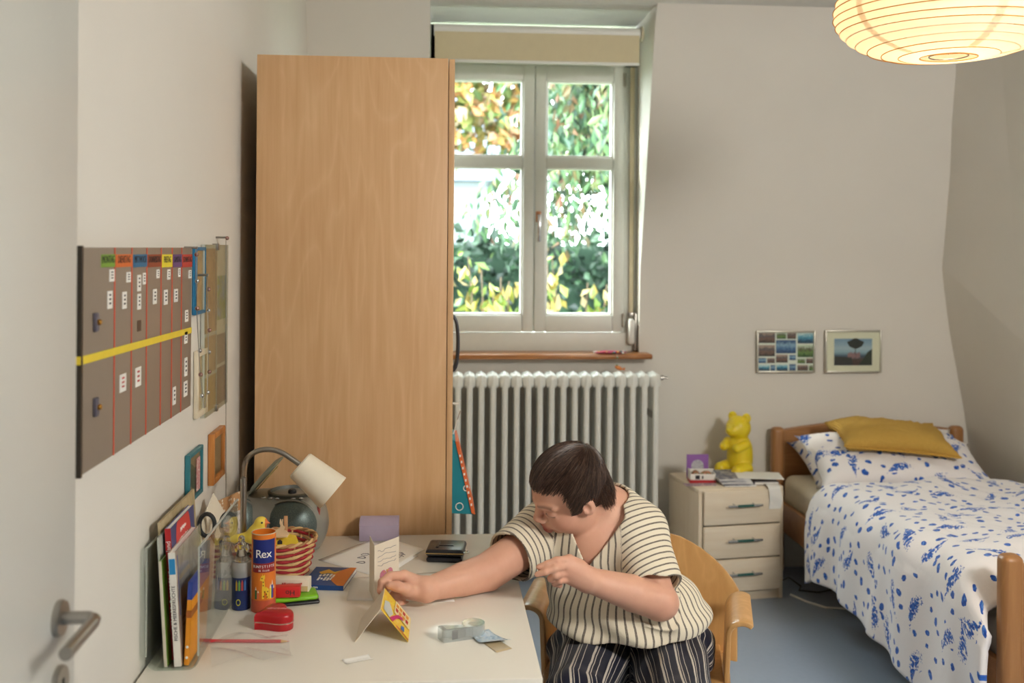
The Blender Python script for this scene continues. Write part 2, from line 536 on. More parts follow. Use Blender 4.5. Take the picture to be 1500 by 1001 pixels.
for i in range(RN):
    o = bpy.data.objects.new('column', scm); COL.objects.link(o); o.parent = rd
    o.location = (RX1 - 0.02 - i * RPITCH, 0, 0)
obj('foot', MB().box(0.98, 1.0, 4.80, 4.90, 0, 0.11), M['rad'], rd)
obj('foot', MB().box(0.1, 0.12, 4.80, 4.90, 0, 0.11), M['rad'], rd)
obj('vent_valve', MB().lathe([(0.012, 0), (0.012, 0.03), (0.006, 0.032), (0.006, 0.05)], 12, Matrix.Translation((RX1 + 0.005, 4.86, 0.985)) @ Matrix.Rotation(math.radians(90), 4, 'Y')), M['steel'], rd)
obj('wall_bracket', MB().box(1.038, 1.046, 4.80, 5.02, 0.80, 0.83), M['steel'], rd)

# ------------------------------------------------------------------ open door at the left wall
dr = bpy.data.objects.new('door_1', None); COL.objects.link(dr); dr['kind'] = 'structure'
DX0, DX1, DY = -0.592, -0.548, 1.595
M['door'] = plain('door_paint', (206, 206, 200), 0.35, var=0.01, vscale=5)
obj('door_leaf', MB().box(DX0, DX1, 0.74, DY, 0.01, 2.08, 0.003), M['door'], dr)
hc = atX(84, 906, DX1)
lk = MB().lathe([(0.026, 0.0), (0.027, 0.004), (0.025, 0.009)], 32, Matrix.Translation(hc) @ Matrix.Rotation(math.radians(90), 4, 'Y'))
lo = obj('handle_rosette', lk, M['steel'], dr)
lv = MB().tube([hc + Vector((0.006, 0, 0)), hc + Vector((0.046, 0, 0)), hc + Vector((0.054, -0.006, -0.001)), hc + Vector((0.056, -0.02, -0.002)), hc + Vector((0.056, -0.125, -0.004))], 0.0095, 14)
obj('lever', lv, M['steel'], lo)
kc = hc + Vector((0, 0, -0.096))
ko = obj('key_rosette', MB().lathe([(0.026, 0.0), (0.027, 0.004), (0.025, 0.009)], 32, Matrix.Translation(kc) @ Matrix.Rotation(math.radians(90), 4, 'Y')), M['steel'], dr)
obj('keyhole', MB().box(kc.x + 0.0088, kc.x + 0.0102, kc.y - 0.003, kc.y + 0.003, kc.z - 0.012, kc.z + 0.008), M['dark'], ko)

# ================================================================== garden outside
gr = random.Random(5)
def leafmat(name, cols, rough=0.5):
    t = NT(name)
    oi = t.node('ShaderNodeAttribute'); oi.attribute_name = 'tint'
    t.link(t.ramp(oi.outputs['Fac'], [(i / (len(cols) - 1), lin(c)) for i, c in enumerate(cols)]), t.b.inputs['Base Color'])
    t.b.inputs['Roughness'].default_value = rough
    return t.m
def foliage(name, parent, mat, samples, size, aspect=0.5, droop=0.4, seed=0):
    """leaf blades at the given points"""
    rr = random.Random(seed)
    vs, fs, sh = [], [], []
    for p in samples:
        d = Vector((rr.uniform(-1, 1), rr.uniform(-1, 1), rr.uniform(-1, 0.7) - droop)).normalized()
        sd = d.cross(Vector((rr.uniform(-1, 1), rr.uniform(-1, 1), rr.uniform(-1, 1)))).normalized()
        s = size * rr.uniform(0.6, 1.3)
        p = Vector(p)
        n = len(vs)
        up = d.cross(sd) * s * 0.12
        vs += [p, p + d * s * 0.5 + sd * s * aspect * 0.5 + up, p + d * s, p + d * s * 0.5 - sd * s * aspect * 0.5 + up]
        fs.append((n, n + 1, n + 2, n + 3))
        c = rr.random(); sh += [c] * 4
    mb = MB(); mb.v = vs; mb.f = fs
    o = obj(name, mb, mat, parent, False, fix=False)
    at_ = o.data.attributes.new('tint', 'FLOAT', 'POINT')
    at_.data.foreach_set('value', sh)
    return o
def blob_pts(c, r, n, seed, shell=0.5):
    rr = random.Random(seed); out = []
    while len(out) < n:
        q = Vector((rr.uniform(-1, 1), rr.uniform(-1, 1), rr.uniform(-1, 1)))
        if shell < q.length <= 1:
            out.append((c[0] + q.x * r[0], c[1] + q.y * r[1], c[2] + q.z * r[2]))
    return out
M['bark'] = plain('bark', (92, 74, 58), 0.9, var=0.15)
tag(obj('lawn', MB().box(-14, 16, 5.4, 40, -0.35, -0.25), plain('grass', (60, 78, 36), 0.9, var=0.2, vscale=8)), 'green lawn beyond the window', 'lawn', kind='structure')
# clipped hedge
hg = thing('hedge', 'dark green clipped hedge across the garden behind the yellowing bushes', 'hedge', (0, 11.2, -0.25))
rr = random.Random(8)
M['hedge'] = leafmat('hedge_leaf', [(12, 28, 24), (18, 40, 30), (32, 60, 40), (54, 84, 56)])
obj('core', MB().box(-3.6, 6.2, 0.25, 1.0, 0, 1.9, 0.1), plain('hedge_core', (28, 54, 38), 0.9), hg)
pts = [(rr.uniform(-3.7, 6.3), rr.uniform(-0.05, 0.35), rr.uniform(0, 1.95)) for _ in range(6500)] + [(rr.uniform(-3.7, 6.3), rr.uniform(0, 1), rr.uniform(1.85, 2.12)) for _ in range(1600)]
obj_h = foliage('foliage', hg, M['hedge'], pts, 0.13, 0.7, 0.2, 3); obj_h['kind'] = 'stuff'
# conifer with drooping fans, right
cf = thing('conifer_tree', 'green conifer with hanging feathery branches seen through the upper right panes', 'tree', (1.02, 8.7, -0.25))
M['conif'] = leafmat('conifer_needles', [(20, 46, 34), (36, 70, 44), (62, 96, 54), (90, 112, 64), (100, 58, 40)])
obj('trunk', MB().tube([(0.95, 0.9, 0), (0.7, 0.7, 6.5)], [0.09, 0.04], 10), M['bark'], cf)
pts = []
rr = random.Random(21)
for b in range(230):
    a = rr.uniform(0, 6.28); z = rr.uniform(2.6, 6.2); L = rr.uniform(0.4, 1.35)
    for k in range(48):
        t_ = rr.random() ** 0.7
        pts.append((0.5 + math.cos(a) * L * t_ + rr.gauss(0, .09), 0.6 + math.sin(a) * L * t_ + rr.gauss(0, .09), z - 0.75 * t_ * t_ + rr.gauss(0, .07) - rr.random() * 0.25 * t_))
o = foliage('foliage', cf, M['conif'], pts, 0.13, 0.4, 1.2, 4); o['kind'] = 'stuff'
# autumn tree, left
tr = thing('autumn_tree', 'yellow and orange autumn tree behind the upper left panes', 'tree', (-0.6, 14.5, -0.25))
M['autumn'] = leafmat('autumn_leaf', [(70, 96, 46), (112, 124, 60), (156, 130, 64), (160, 100, 58), (176, 164, 134)])
obj('trunk', MB().tube([(0.3, 0, 0), (0.4, 0, 2.5), (0.2, 0.1, 4.5)], [0.16, 0.12, 0.05], 10), M['bark'], tr)
o = foliage('foliage', tr, M['autumn'], blob_pts((1.1, 0, 5.0), (2.6, 1.2, 1.9), 5200, 6, 0.2), 0.24, 0.6, 0.4, 7); o['kind'] = 'stuff'
# neighbouring house
hs = thing('neighbour_house', 'pale grey house with dark windows far behind the hedge', 'house', (0, 24, -0.3))
obj('wall', MB().box(-9, 1.2, 0, 5, 0, 3.6), plain('house_render', (150, 156, 164), 0.8), hs)
rf = MB().add([(-9.4, -0.5, 3.5), (1.6, -0.5, 3.5), (1.6, 5.5, 3.5), (-9.4, 5.5, 3.5), (-9.4, 2.5, 6.0), (1.6, 2.5, 6.0)], [(0, 1, 5, 4), (2, 3, 4, 5), (0, 4, 3), (1, 2, 5), (3, 2, 1, 0)])
obj('roof', rf, plain('roof_slate', (92, 102, 120), 0.8, var=0.1), hs)
for x in (-4.6, -2.6):
    w = obj('window', MB().box(x - 0.55, x + 0.55, -0.06, 0.04, 1.9, 3.1), M['white'], hs)
    obj('pane', MB().box(x - 0.45, x + 0.45, -0.075, -0.05, 2.0, 3.0), plain('house_pane', (88, 104, 124), 0.1), w)
# yellowing bushes and strap-leaved plants close to the window
M['yleaf'] = leafmat('yellowing_leaf', [(62, 84, 26), (92, 116, 36), (124, 126, 44), (140, 120, 52), (106, 92, 56)])
bush = [(0.02, 7.55, 1.62, 'tall yellow-green bush with big hanging leaves behind the left panes'), (0.44, 6.75, 1.42, 'yellow-green leafy bush beside the window mullion'), (0.98, 7.2, 1.62, 'thin yellow-leaved shrub behind the lower right pane'), (-0.62, 7.3, 1.2, 'low yellowing bush at the edge of the left pane')]
for i, (x, y, h, lb) in enumerate(bush):
    b = thing('garden_bush', lb, 'bush', (x, y, -0.25), 0, 'yellowing bushes outside the window')
    rr = random.Random(40 + i)
    pts = []
    stems = MB()
    for s in range(7 if i != 2 else 5):
        tx, ty, tz = rr.uniform(-0.26, 0.26), rr.uniform(-0.2, 0.2), (h + 0.42) * rr.uniform(0.72, 1.0)
        if i == 2:
            tx *= 1.1
        stems.tube([(tx * 0.3, ty * 0.3, 0), (tx * 0.7, ty * 0.7, tz * 0.6), (tx, ty, tz)], [0.012, 0.009, 0.004], 5)
        for k in range(58 if i != 2 else 38):
            t_ = rr.uniform(0.3, 1)
            pts.append((tx * t_ + rr.gauss(0, .05), ty * t_ + rr.gauss(0, .05), tz * t_ + rr.gauss(0, .02)))
    obj('stem', stems, M['bark'], b)
    o = foliage('foliage', b, M['yleaf'], pts, 0.10, 0.55, 1.1, 60 + i); o['kind'] = 'stuff'
M['blade'] = plain('pale_blade', (96, 124, 104), 0.5, var=0.1)
for i, (x, y, h) in enumerate(((0.42, 5.95, 1.44), (0.86, 5.95, 1.42), (0.64, 5.52, 1.36))):
    b = thing('strap_leaf_plant', ['spiky pale green plant left of the mullion low behind the glass', 'spiky pale green plant right of the mullion low behind the glass', 'small spiky pale green plant standing closest to the window sill'][i], 'plant', (x, y, -0.25), 0, 'spiky plants outside the window')
    rr = random.Random(80 + i); mb = MB()
    for k in range(26):
        a = rr.uniform(0, 6.28); L = rr.uniform(0.16, 0.25); z0 = h - 0.25 + rr.uniform(-0.1, 0.1)
        d = Vector((math.cos(a), math.sin(a), 0)); sd = Vector((-d.y, d.x, 0)) * 0.014
        q = [Vector((0, 0, -0.005)) + d * 0.02, Vector((0, 0, z0)) + d * L * 0.35 , Vector((0, 0, z0 + L * 0.45)) + d * L * 0.8]
        mb.add([q[0] - sd, q[0] + sd, q[1] + sd, q[1] - sd, q[2]], [(0, 1, 2, 3), (3, 2, 4)])
    obj('leaf_blades', mb, M['blade'], b, False, fix=False)['kind'] = 'stuff'
# ================================================================== wardrobe
wd = thing('wardrobe', 'tall maple veneer wardrobe standing between desk and radiator', 'wardrobe', (-0.541, 3.09, 0))
WW, WD_, WH = 0.575, 0.98, 2.19
obj('side_panel', MB().box(0, WW, 0, 0.019, 0, WH, 0.0015), M['maple'], wd)
obj('side_panel', MB().box(0, WW, WD_ - 0.019, WD_, 0, WH, 0.0015), M['maple'], wd)
obj('top_panel', MB().box(0, WW, 0.019, WD_ - 0.019, WH - 0.022, WH - 0.001), M['maple_edge'], wd)
obj('back_panel', MB().box(0, 0.006, 0.019, WD_ - 0.019, 0.06, WH - 0.022), M['maple_edge'], wd)
obj('plinth', MB().box(WW - 0.04, WW - 0.02, 0.019, WD_ - 0.019, 0, 0.06), M['maple_edge'], wd)
for y0, y1, hy in ((0.001, WD_ / 2 - 0.0015, 0.455), (WD_ / 2 + 0.0015, WD_ - 0.001, 0.525)):
    d = obj('door', MB().box(WW + 0.002, WW + 0.020, y0, y1, 0.062, WH - 0.002, 0.0015), M['maple'], wd)
    pts = []
    for k in range(13):
        a = math.pi * k / 12
        pts.append((WW + 0.020 + 0.026 * math.sin(a) ** 0.6, hy, 1.275 + 0.095 * math.cos(a)))
    obj('handle', MB().tube(pts, 0.006, 10), plain('handle_grey', (72, 74, 80), 0.35, 0.6), d)
hk = obj('coat_hook', MB().tube([(WW + 0.02, 0.3, 1.09), (WW + 0.045, 0.3, 1.088), (WW + 0.05, 0.3, 1.10)], 0.004, 8).lathe([(0.012, 0), (0.012, 0.004)], 16, Matrix.Translation((WW + 0.02, 0.3, 1.095)) @ Matrix.Rotation(math.radians(90), 4, 'Y')), M['white'], wd)

# pouch hanging on the wardrobe door
po = thing('wall_pouch', 'teal fabric pouch with orange edge hanging on the wardrobe door', 'pouch', (0.056, 3.30, 0.745))
tri = [(0.002, 0.0), (0.072, -0.004), (0.066, 0.02), (0.012, 0.235), (0.002, 0.24)]
Mx = Matrix(((1, 0, 0, 0), (0, 0, 1, 0), (0, 1, 0, 0), (0, 0, 0, 1)))
M['teal'] = plain('teal_cloth', (22, 132, 150), 0.7, var=0.06)
obj('pouch_body', MB().prism(tri, 0.0, 0.2, Mx), M['teal'], po)
M['orange_cloth'] = plain('orange_cloth', (222, 108, 52), 0.6)
obj('edge_band', MB().prism([(0.0655, 0.0), (0.078, -0.004), (0.020, 0.235), (0.0115, 0.235)], -0.003, 0.203, Mx), M['orange_cloth'], po)
ln = MB()
ln.tube([(0.006, 0.1, 0.24), (0.020, 0.1, 0.29), (0.028, 0.012, 0.335)], 0.002, 6)
obj('strap', ln, M['white'], po)
for cx, cz, r in ((0.026, 0.022, 0.012), (0.048, 0.082, 0.009)):
    ri = MB().tube([(cx + r * math.cos(a), -0.001, cz + r * math.sin(a)) for a in [2 * math.pi * k / 16 for k in range(16)]], 0.0016, 6, closed=True)
    obj('ring_print', ri, M['white_ink'], po)
sq = MB()
for k in range(9):
    t_ = 0.12 + k * 0.085
    sq.box(0.0705 - 0.0555 * t_ - 0.002, 0.0705 - 0.0555 * t_ + 0.0035, -0.0036, -0.0028, 0.235 * t_ - 0.004, 0.235 * t_ + 0.004)
obj('edge_lettering', sq, M['white_ink'], po)

# ================================================================== desk
dk = thing('desk', 'white laminate desk along the left wall', 'desk', (0, 0, 0))
DX_0, DX_1, DY_0, DY_1 = -0.592, 0.222, 2.036, 3.078
obj('tabletop', MB().box(DX_0, DX_1, DY_0, DY_1, 0.714, 0.74, 0.003), M['desk'], dk)
for ya in (DY_0 + 0.04, DY_1 - 0.06):
    obj('apron', MB().box(DX_0 + 0.05, DX_1 - 0.06, ya, ya + 0.02, 0.63, 0.713), M['desk'], dk)
for x in (DX_0 + 0.03, DX_1 - 0.08):
    for y in (DY_0 + 0.03, DY_1 - 0.08):
        obj('leg', MB().box(x, x + 0.05, y, y + 0.05, 0, 0.714, 0.004), M['desk'], dk)

# ================================================================== nightstand
NA = math.radians(8.6)
ns = thing('nightstand', 'pale maple nightstand with three drawers beside the bed', 'nightstand', (1.197, 4.51, 0), NA)
NW, ND, NH = 0.42, 0.36, 0.52
obj('side_panel', MB().box(0, 0.019, 0, ND, 0, NH - 0.02, 0.002), M['pale_v'], ns)
obj('side_panel', MB().box(NW - 0.019, NW, 0, ND, 0, NH - 0.02, 0.002), M['pale_v'], ns)
obj('top_panel', MB().box(0, NW, 0, ND, NH - 0.02, NH, 0.003), M['pale'], ns)
obj('back_panel', MB().box(0.019, NW - 0.019, ND - 0.01, ND - 0.002, 0, NH - 0.02), M['pale_v'], ns)
obj('plinth', MB().box(0.019, NW - 0.019, 0.012, 0.03, 0, 0.046), M['pale'], ns)
M['green_grip'] = plain('green_grip', (28, 92, 84), 0.35)
for z0 in (0.05, 0.204, 0.358):
    z1 = z0 + 0.148 if z0 < 0.35 else NH - 0.006
    d = obj('drawer', MB().box(0.020, NW - 0.021, -0.018, 0.0, z0, z1, 0.006, 2), M['pale'], ns)
    zc, xc = (z0 + z1) / 2 + 0.012, NW / 2
    h = MB()
    Ry = Matrix.Rotation(math.radians(90), 4, 'Y')
    h.lathe([(0.0055, -0.04), (0.0062, -0.038), (0.0062, 0.038), (0.0055, 0.04)], 14, Matrix.Translation((xc, -0.045, zc)) @ Ry)
    hn = obj('handle', h, M['green_grip'], d)
    for s_ in (-1, 1):
        e = MB()
        e.lathe([(0.0058, 0.0395), (0.0058, 0.068), (0.0048, 0.084), (0.002, 0.0845)], 14, Matrix.Translation((xc, -0.045, zc)) @ Matrix.Rotation(math.radians(90 * s_), 4, 'Y'))
        e.tube([(xc + s_ * 0.048, -0.018, zc + 0.003), (xc + s_ * 0.048, -0.045, zc)], 0.004, 8)
        obj('handle_end', e, M['chrome'], hn)

# ================================================================== bed
bd = thing('bed', 'wooden single bed with arched headboard in the corner', 'bed', (0, 0, 0))
BX0, BX1 = 1.682, 2.676
def post(x, y, h):
    return MB().box(x - 0.033, x + 0.033, y - 0.03, y + 0.03, 0, h, 0.022, 4)
hb = MB()
N = 24
pl = []
for i in range(N + 1):
    t_ = i / N
    pl.append((BX0 + 0.06 + (BX1 - BX0 - 0.12) * t_, 0.705 + 0.042 * math.sin(math.pi * t_)))
poly = [(BX0 + 0.06, 0.25)] + pl + [(BX1 - 0.06, 0.25)]
poly = [(BX0 + 0.06, 0.25), (BX1 - 0.06, 0.25)] + list(reversed(pl))
XZ = lambda y: Matrix(((1, 0, 0, 0), (0, 0, 1, y), (0, 1, 0, 0), (0, 0, 0, 1)))
hbo = obj('headboard', MB().prism(poly, 0.0, 0.022, XZ(4.955)), M['oak'], bd)
rim = MB()
for (a, b), (c, d_) in zip(pl, pl[1:]):
    rim.add([(a, 4.945, b - 0.05), (a, 4.985, b - 0.05), (a, 4.985, b + 0.004), (a, 4.945, b + 0.004), (c, 4.945, d_ - 0.05), (c, 4.985, d_ - 0.05), (c, 4.985, d_ + 0.004), (c, 4.945, d_ + 0.004)], [(0, 4, 5, 1), (1, 5, 6, 2), (2, 6, 7, 3), (3, 7, 4, 0)])
obj('top_rail', rim, M['oak'], hbo)
FY = 2.895
for x, y, h in ((BX0 + 0.033, 4.955, 0.725), (BX1 - 0.033, 4.955, 0.725), (BX0 + 0.033, FY, 0.71), (BX1 - 0.033, FY, 0.71)):
    obj('post', post(x, y, h), M['oak_v'], bd)
obj('footboard', MB().box(BX0 + 0.06, BX1 - 0.06, FY - 0.012, FY + 0.012, 0.25, 0.68, 0.008), M['oak'], bd)
for x in (BX0 + 0.012, BX1 - 0.035):
    obj('side_rail', MB().box(x, x + 0.024, FY, 4.955, 0.24, 0.38, 0.004), M['oak'], bd)
obj('slat_base', MB().box(BX0 + 0.04, BX1 - 0.04, FY + 0.03, 4.93, 0.30, 0.33), M['oak'], bd)
mt = obj('mattress', MB().box(BX0 + 0.045, BX1 - 0.045, FY + 0.035, 4.915, 0.332, 0.50, 0.045, 4), plain('mattress_cover', (226, 216, 194), 0.8, bump=0.1))
tag(mt, 'cream mattress under the blue-flowered duvet', 'mattress')

# printed bed linen
def flower_mat():
    t = NT('blue_flower_print')
    tc = t.node('ShaderNodeTexCoord')
    uv = tc.outputs['UV']
    wob = t.node('ShaderNodeTexNoise'); wob.inputs['Scale'].default_value = 95; wob.inputs['Detail'].default_value = 2
    t.link(uv, wob.inputs['Vector'])
    wv = t.node('ShaderNodeVectorMath', operation='MULTIPLY_ADD')
    t.link(wob.outputs['Color'], wv.inputs[0]); wv.inputs[1].default_value = (0.010, 0.010, 0); t.link(uv, wv.inputs[2])
    P = wv.outputs[0]
    def cell(scale, rnd):
        v = t.node('ShaderNodeTexVoronoi'); v.voronoi_dimensions = '2D'
        v.inputs['Scale'].default_value = scale; v.inputs['Randomness'].default_value = rnd
        t.link(P, v.inputs['Vector'])
        sb = t.node('ShaderNodeVectorMath', operation='SUBTRACT')
        t.link(P, sb.inputs[0]); t.link(v.outputs['Position'], sb.inputs[1])
        sc = t.node('ShaderNodeSeparateColor'); t.link(v.outputs['Color'], sc.inputs[0])
        rot = t.node('ShaderNodeVectorRotate'); rot.rotation_type = 'Z_AXIS'
        t.link(sb.outputs[0], rot.inputs['Vector']); t.link(t.val('MULTIPLY', sc.outputs[0], 6.283), rot.inputs['Angle'])
        sx = t.node('ShaderNodeSeparateXYZ'); t.link(rot.outputs[0], sx.inputs[0])
        return sx.outputs[0], sx.outputs[1], sc.outputs[1], v
    x, y, g, _ = cell(5.6, 0.65)
    wid = t.val('ADD', t.val('MULTIPLY', x, -0.25), 0.0185)
    bend = t.val('MULTIPLY', t.val('MULTIPLY', x, x), 4.0)
    e1 = t.val('DIVIDE', x, 0.066); e2 = t.val('DIVIDE', t.val('SUBTRACT', y, bend), wid)
    el = t.val('ADD', t.val('MULTIPLY', e1, e1), t.val('MULTIPLY', e2, e2))
    en = t.node('ShaderNodeTexNoise'); en.inputs['Scale'].default_value = 130; t.link(uv, en.inputs['Vector'])
    inside = t.val('LESS_THAN', t.val('ADD', el, t.val('MULTIPLY', t.val('SUBTRACT', en.outputs['Fac'], 0.5), 3.0)), 0.8)
    near = t.val('LESS_THAN', el, 2.6)
    sv = t.node('ShaderNodeTexVoronoi'); sv.voronoi_dimensions = '2D'; sv.inputs['Scale'].default_value = 80
    t.link(P, sv.inputs['Vector'])
    spr = t.val('MULTIPLY', inside, t.val('LESS_THAN', sv.outputs['Distance'], 0.58))
    x, y, g2, _ = cell(15.5, 0.8)
    e1 = t.val('DIVIDE', x, t.val('ADD', t.val('MULTIPLY', g2, 0.009), 0.0095)); e2 = t.val('DIVIDE', y, t.val('ADD', t.val('MULTIPLY', g2, 0.004), 0.0078))
    dab = t.val('LESS_THAN', t.val('ADD', t.val('MULTIPLY', e1, e1), t.val('MULTIPLY', e2, e2)), 1.0)
    dab = t.val('MULTIPLY', dab, t.val('SUBTRACT', 1.0, near))
    mask = t.val('MAXIMUM', spr, dab)
    nz = t.node('ShaderNodeTexNoise'); nz.inputs['Scale'].default_value = 110; t.link(uv, nz.inputs['Vector'])
    blue = t.ramp(nz.outputs['Fac'], [(0.3, lin((16, 58, 150))), (0.55, lin((38, 100, 196))), (0.75, lin((120, 170, 220)))])
    t.link(t.mix(mask, lin((240, 236, 236)), blue), t.b.inputs['Base Color'])
    t.b.inputs['Roughness'].default_value = 0.85
    t.b.inputs['Sheen Weight'].default_value = 0.15
    n2 = t.noise(uv, 28, 4, 0.6)
    t.bump(n2, 0.3, 0.006)
    return t.m
M['flower'] = flower_mat()
def uvmesh(name, fn, uvfn, nu, nv, mat, thick=0.0, label=None, parent=None):
    mb = MB().sheet(fn, nu, nv)
    o = obj(name, mb, mat, parent, True, 80, fix=False)
    me = o.data
    lay = me.uv_layers.new(name='UVMap')
    uvs = [uvfn(i / nu, j / nv) for j in range(nv + 1) for i in range(nu + 1)]
    for lp in me.loops:
        lay.data[lp.index].uv = uvs[lp.vertex_index]
    if thick:
        sm = o.modifiers.new('thickness', 'SOLIDIFY'); sm.thickness = thick; sm.offset = -1
    return o
rng = np.random.default_rng(12)
WAV = [(rng.uniform(2, 7), rng.uniform(-6, 6), rng.uniform(0, 6.28), rng.uniform(0.4, 1.0)) for _ in range(14)]
def wav(x, y, k=1.0):
    return sum(a * math.sin(k * (fx * x + fy * y) + ph) for fx, fy, ph, a in WAV) / 14
# cross-section of the duvet: left hem -> over the edge -> across -> right edge
def duvet(a, b):
    Yc = 2.945 + (4.315 - 2.945) * b
    L = a * 1.435
    drop = 0.44 + 0.05 * math.sin(b * 5 + 1)
    foot = max(0, 1 - (b / 0.10)) ** 2
    hd_ = max(0, (b - 0.9) / 0.1) ** 2
    top = 0.615 - 0.07 * foot - 0.045 * hd_ + 0.012 * math.sin(b * 7)
    R = 0.11
    xe = 1.645
    if L < drop - R:
        x = xe - 0.02 * (1 - L / drop) + 0.012 * math.sin(b * 34 + 3 * wav(b * 3, 1)) * (1 - L / drop)
        z = top - R - (drop - R - L)
        nrm = Vector((-1, 0, 0))
    elif L < drop - R + R * math.pi / 2:
        an = (L - (drop - R)) / R
        x = xe + R * (1 - math.cos(an)); z = top - R + R * math.sin(an)
        nrm = Vector((-math.cos(an), 0, math.sin(an)))
    else:
        x = xe + R + (L - (drop - R + R * math.pi / 2)); z = top
        nrm = Vector((0, 0, 1))
        z -= 0.10 * max(0, (x - 2.45) / 0.3) ** 2
    w = 0.026 * wav(x * 3.2 + 0.4, Yc * 3.2) + 0.016 * wav(x * 9 + 2, Yc * 5) + 0.008 * wav(x * 16, Yc * 14 + 1) + 0.016 * math.sin(14 * (Yc - 0.55 * L) + 2.5 * wav(Yc * 2, L * 2)) * (0.5 + 0.5 * wav(Yc * 2.3, L * 2.2 + 3))
    p = Vector((x, Yc, z)) + nrm * (w + 0.008)
    p.y += 0.008 * math.sin(L * 8) * (1 if b > 0.95 else 0)
    p.y -= 0.06 * (1 - b) ** 10 * min(1.0, max(0.0, (drop - R + 0.09 - L) / 0.05))
    return p
o = uvmesh('duvet', duvet, lambda a, b: (a * 1.435, b * 1.5), 130, 120, M['flower'], 0.022)
duvet_o = o
tag(o, 'white duvet with blue flower sprigs spread over the bed', 'duvet')

def pillow(name, label, w, h, th, M4, mat, seed=0, corner=0.0, group=None):
    def f(side):
        def g(a, b):
            x, y = a * 2 - 1, b * 2 - 1
            k = (max(0, 1 - x ** 4)) ** 0.55 * (max(0, 1 - y ** 4)) ** 0.55
            px = x * (1 - 0.07 * (1 - abs(y) ** 2.0) * abs(x) ** 3 ) * (1 + corner * abs(x * y) ** 6)
            py = y * (1 - 0.10 * (1 - abs(x) ** 2.0) * abs(y) ** 3 ) * (1 + corner * abs(x * y) ** 6)
            wr_ = 0.018 * wav(px * 3 + seed, py * 3.4 + side) * k + 0.011 * wav(px * 9 + seed, py * 8) * k
            return M4 @ Vector((px * w / 2, py * h / 2, side * (th / 2 * k + wr_)))
        return g
    mb = MB(); n, m = 44, 30
    mb.sheet(f(1), n, m); mb.sheet(f(-1), n, m)
    me = bpy.data.meshes.new(name)
    bm = bmesh.new()
    vs = [bm.verts.new(p) for p in mb.v]
    lay = bm.loops.layers.uv.new('UVMap')
    per = (n + 1) * (m + 1)
    for fi, fc in enumerate(mb.f):
        idx = fc if fi < len(mb.f) // 2 else tuple(reversed(fc))
        fa = bm.faces.new([vs[i] for i in idx]); fa.smooth = True
        for lp, i in zip(fa.loops, idx):
            q = i % per
            lp[lay].uv = ((q % (n + 1)) / n * w + seed, (q // (n + 1)) / m * h + (0 if i < per else 0.9))
    bmesh.ops.remove_doubles(bm, verts=bm.verts[:], dist=0.0004)
    bm.to_mesh(me); bm.free()
    me.materials.append(mat)
    o = obj(name, me, mat)
    tag(o, label, 'pillow', group)
    return o
def tilt(c, rx, rz=0, ry=0):
    return Matrix.Translation(c) @ Matrix.Rotation(rz, 4, 'Z') @ Matrix.Rotation(rx, 4, 'X') @ Matrix.Rotation(ry, 4, 'Y')
rearp = pillow('pillow', 'blue-flowered pillow leaning against the headboard behind the other one', 0.80, 0.42, 0.18, tilt((2.175, 4.735, 0.585), math.radians(26), 0, math.radians(-5)), M['flower'], 1.3, 0.05)
frontp = pillow('pillow', 'blue-flowered pillow lying in front with the yellow cushion on it', 0.82, 0.42, 0.20, tilt((2.15, 4.555, 0.608), math.radians(23), math.radians(-4), math.radians(3)), M['flower'], 3.1, 0.05)
# yellow crocheted cushion
def knit():
    t = NT('mustard_knit')
    vec = t.coord('UV', (1, 1, 1))
    w1 = t.node('ShaderNodeTexWave'); w1.inputs['Scale'].default_value = 75; w1.inputs['Distortion'].default_value = 1.0
    t.link(vec, w1.inputs['Vector'])
    n = t.noise(vec, 160, 3)
    f = t.val('ADD', t.val('MULTIPLY', w1.outputs['Fac'], 0.5), t.val('MULTIPLY', n, 0.5))
    t.link(t.ramp(f, [(0.2, lin((190, 146, 60))), (0.7, lin((224, 184, 92)))]), t.b.inputs['Base Color'])
    t.b.inputs['Roughness'].default_value = 0.9
    t.bump(f, 0.7, 0.006)
    return t.m
M['knit'] = knit()
CM = tilt((2.13, 4.585, 0.728), math.radians(9), math.radians(-6), math.radians(5))
cu = pillow('cushion', 'mustard yellow knitted cushion with scalloped edge on the pillows', 0.52, 0.32, 0.15, CM, M['knit'], 0.2, 0.04)
cu['category'] = 'cushion'
sc_ = MB()
per = []
for i in range(26):
    per.append((-0.25 + 0.5 * i / 25, -0.162)); per.append((-0.25 + 0.5 * i / 25, 0.162))
for i in range(16):
    per.append((-0.243, -0.165 + 0.33 * i / 15)); per.append((0.243, -0.165 + 0.33 * i / 15))
for x, y in per:
    k = 1 - 0.06 * (1 - min(1, abs(x) / 0.25) ** 2) if abs(y) > 0.16 else 1
    sc_.ball((0, 0, 0), (0.017, 0.017, 0.006), 8, 5, CM @ Matrix.Translation((x * (1 - 0.05 * (1 - (abs(y) / 0.165) ** 2)), y * k, 0)))
sco = obj('scalloped_edge', sc_, M['knit'], cu)

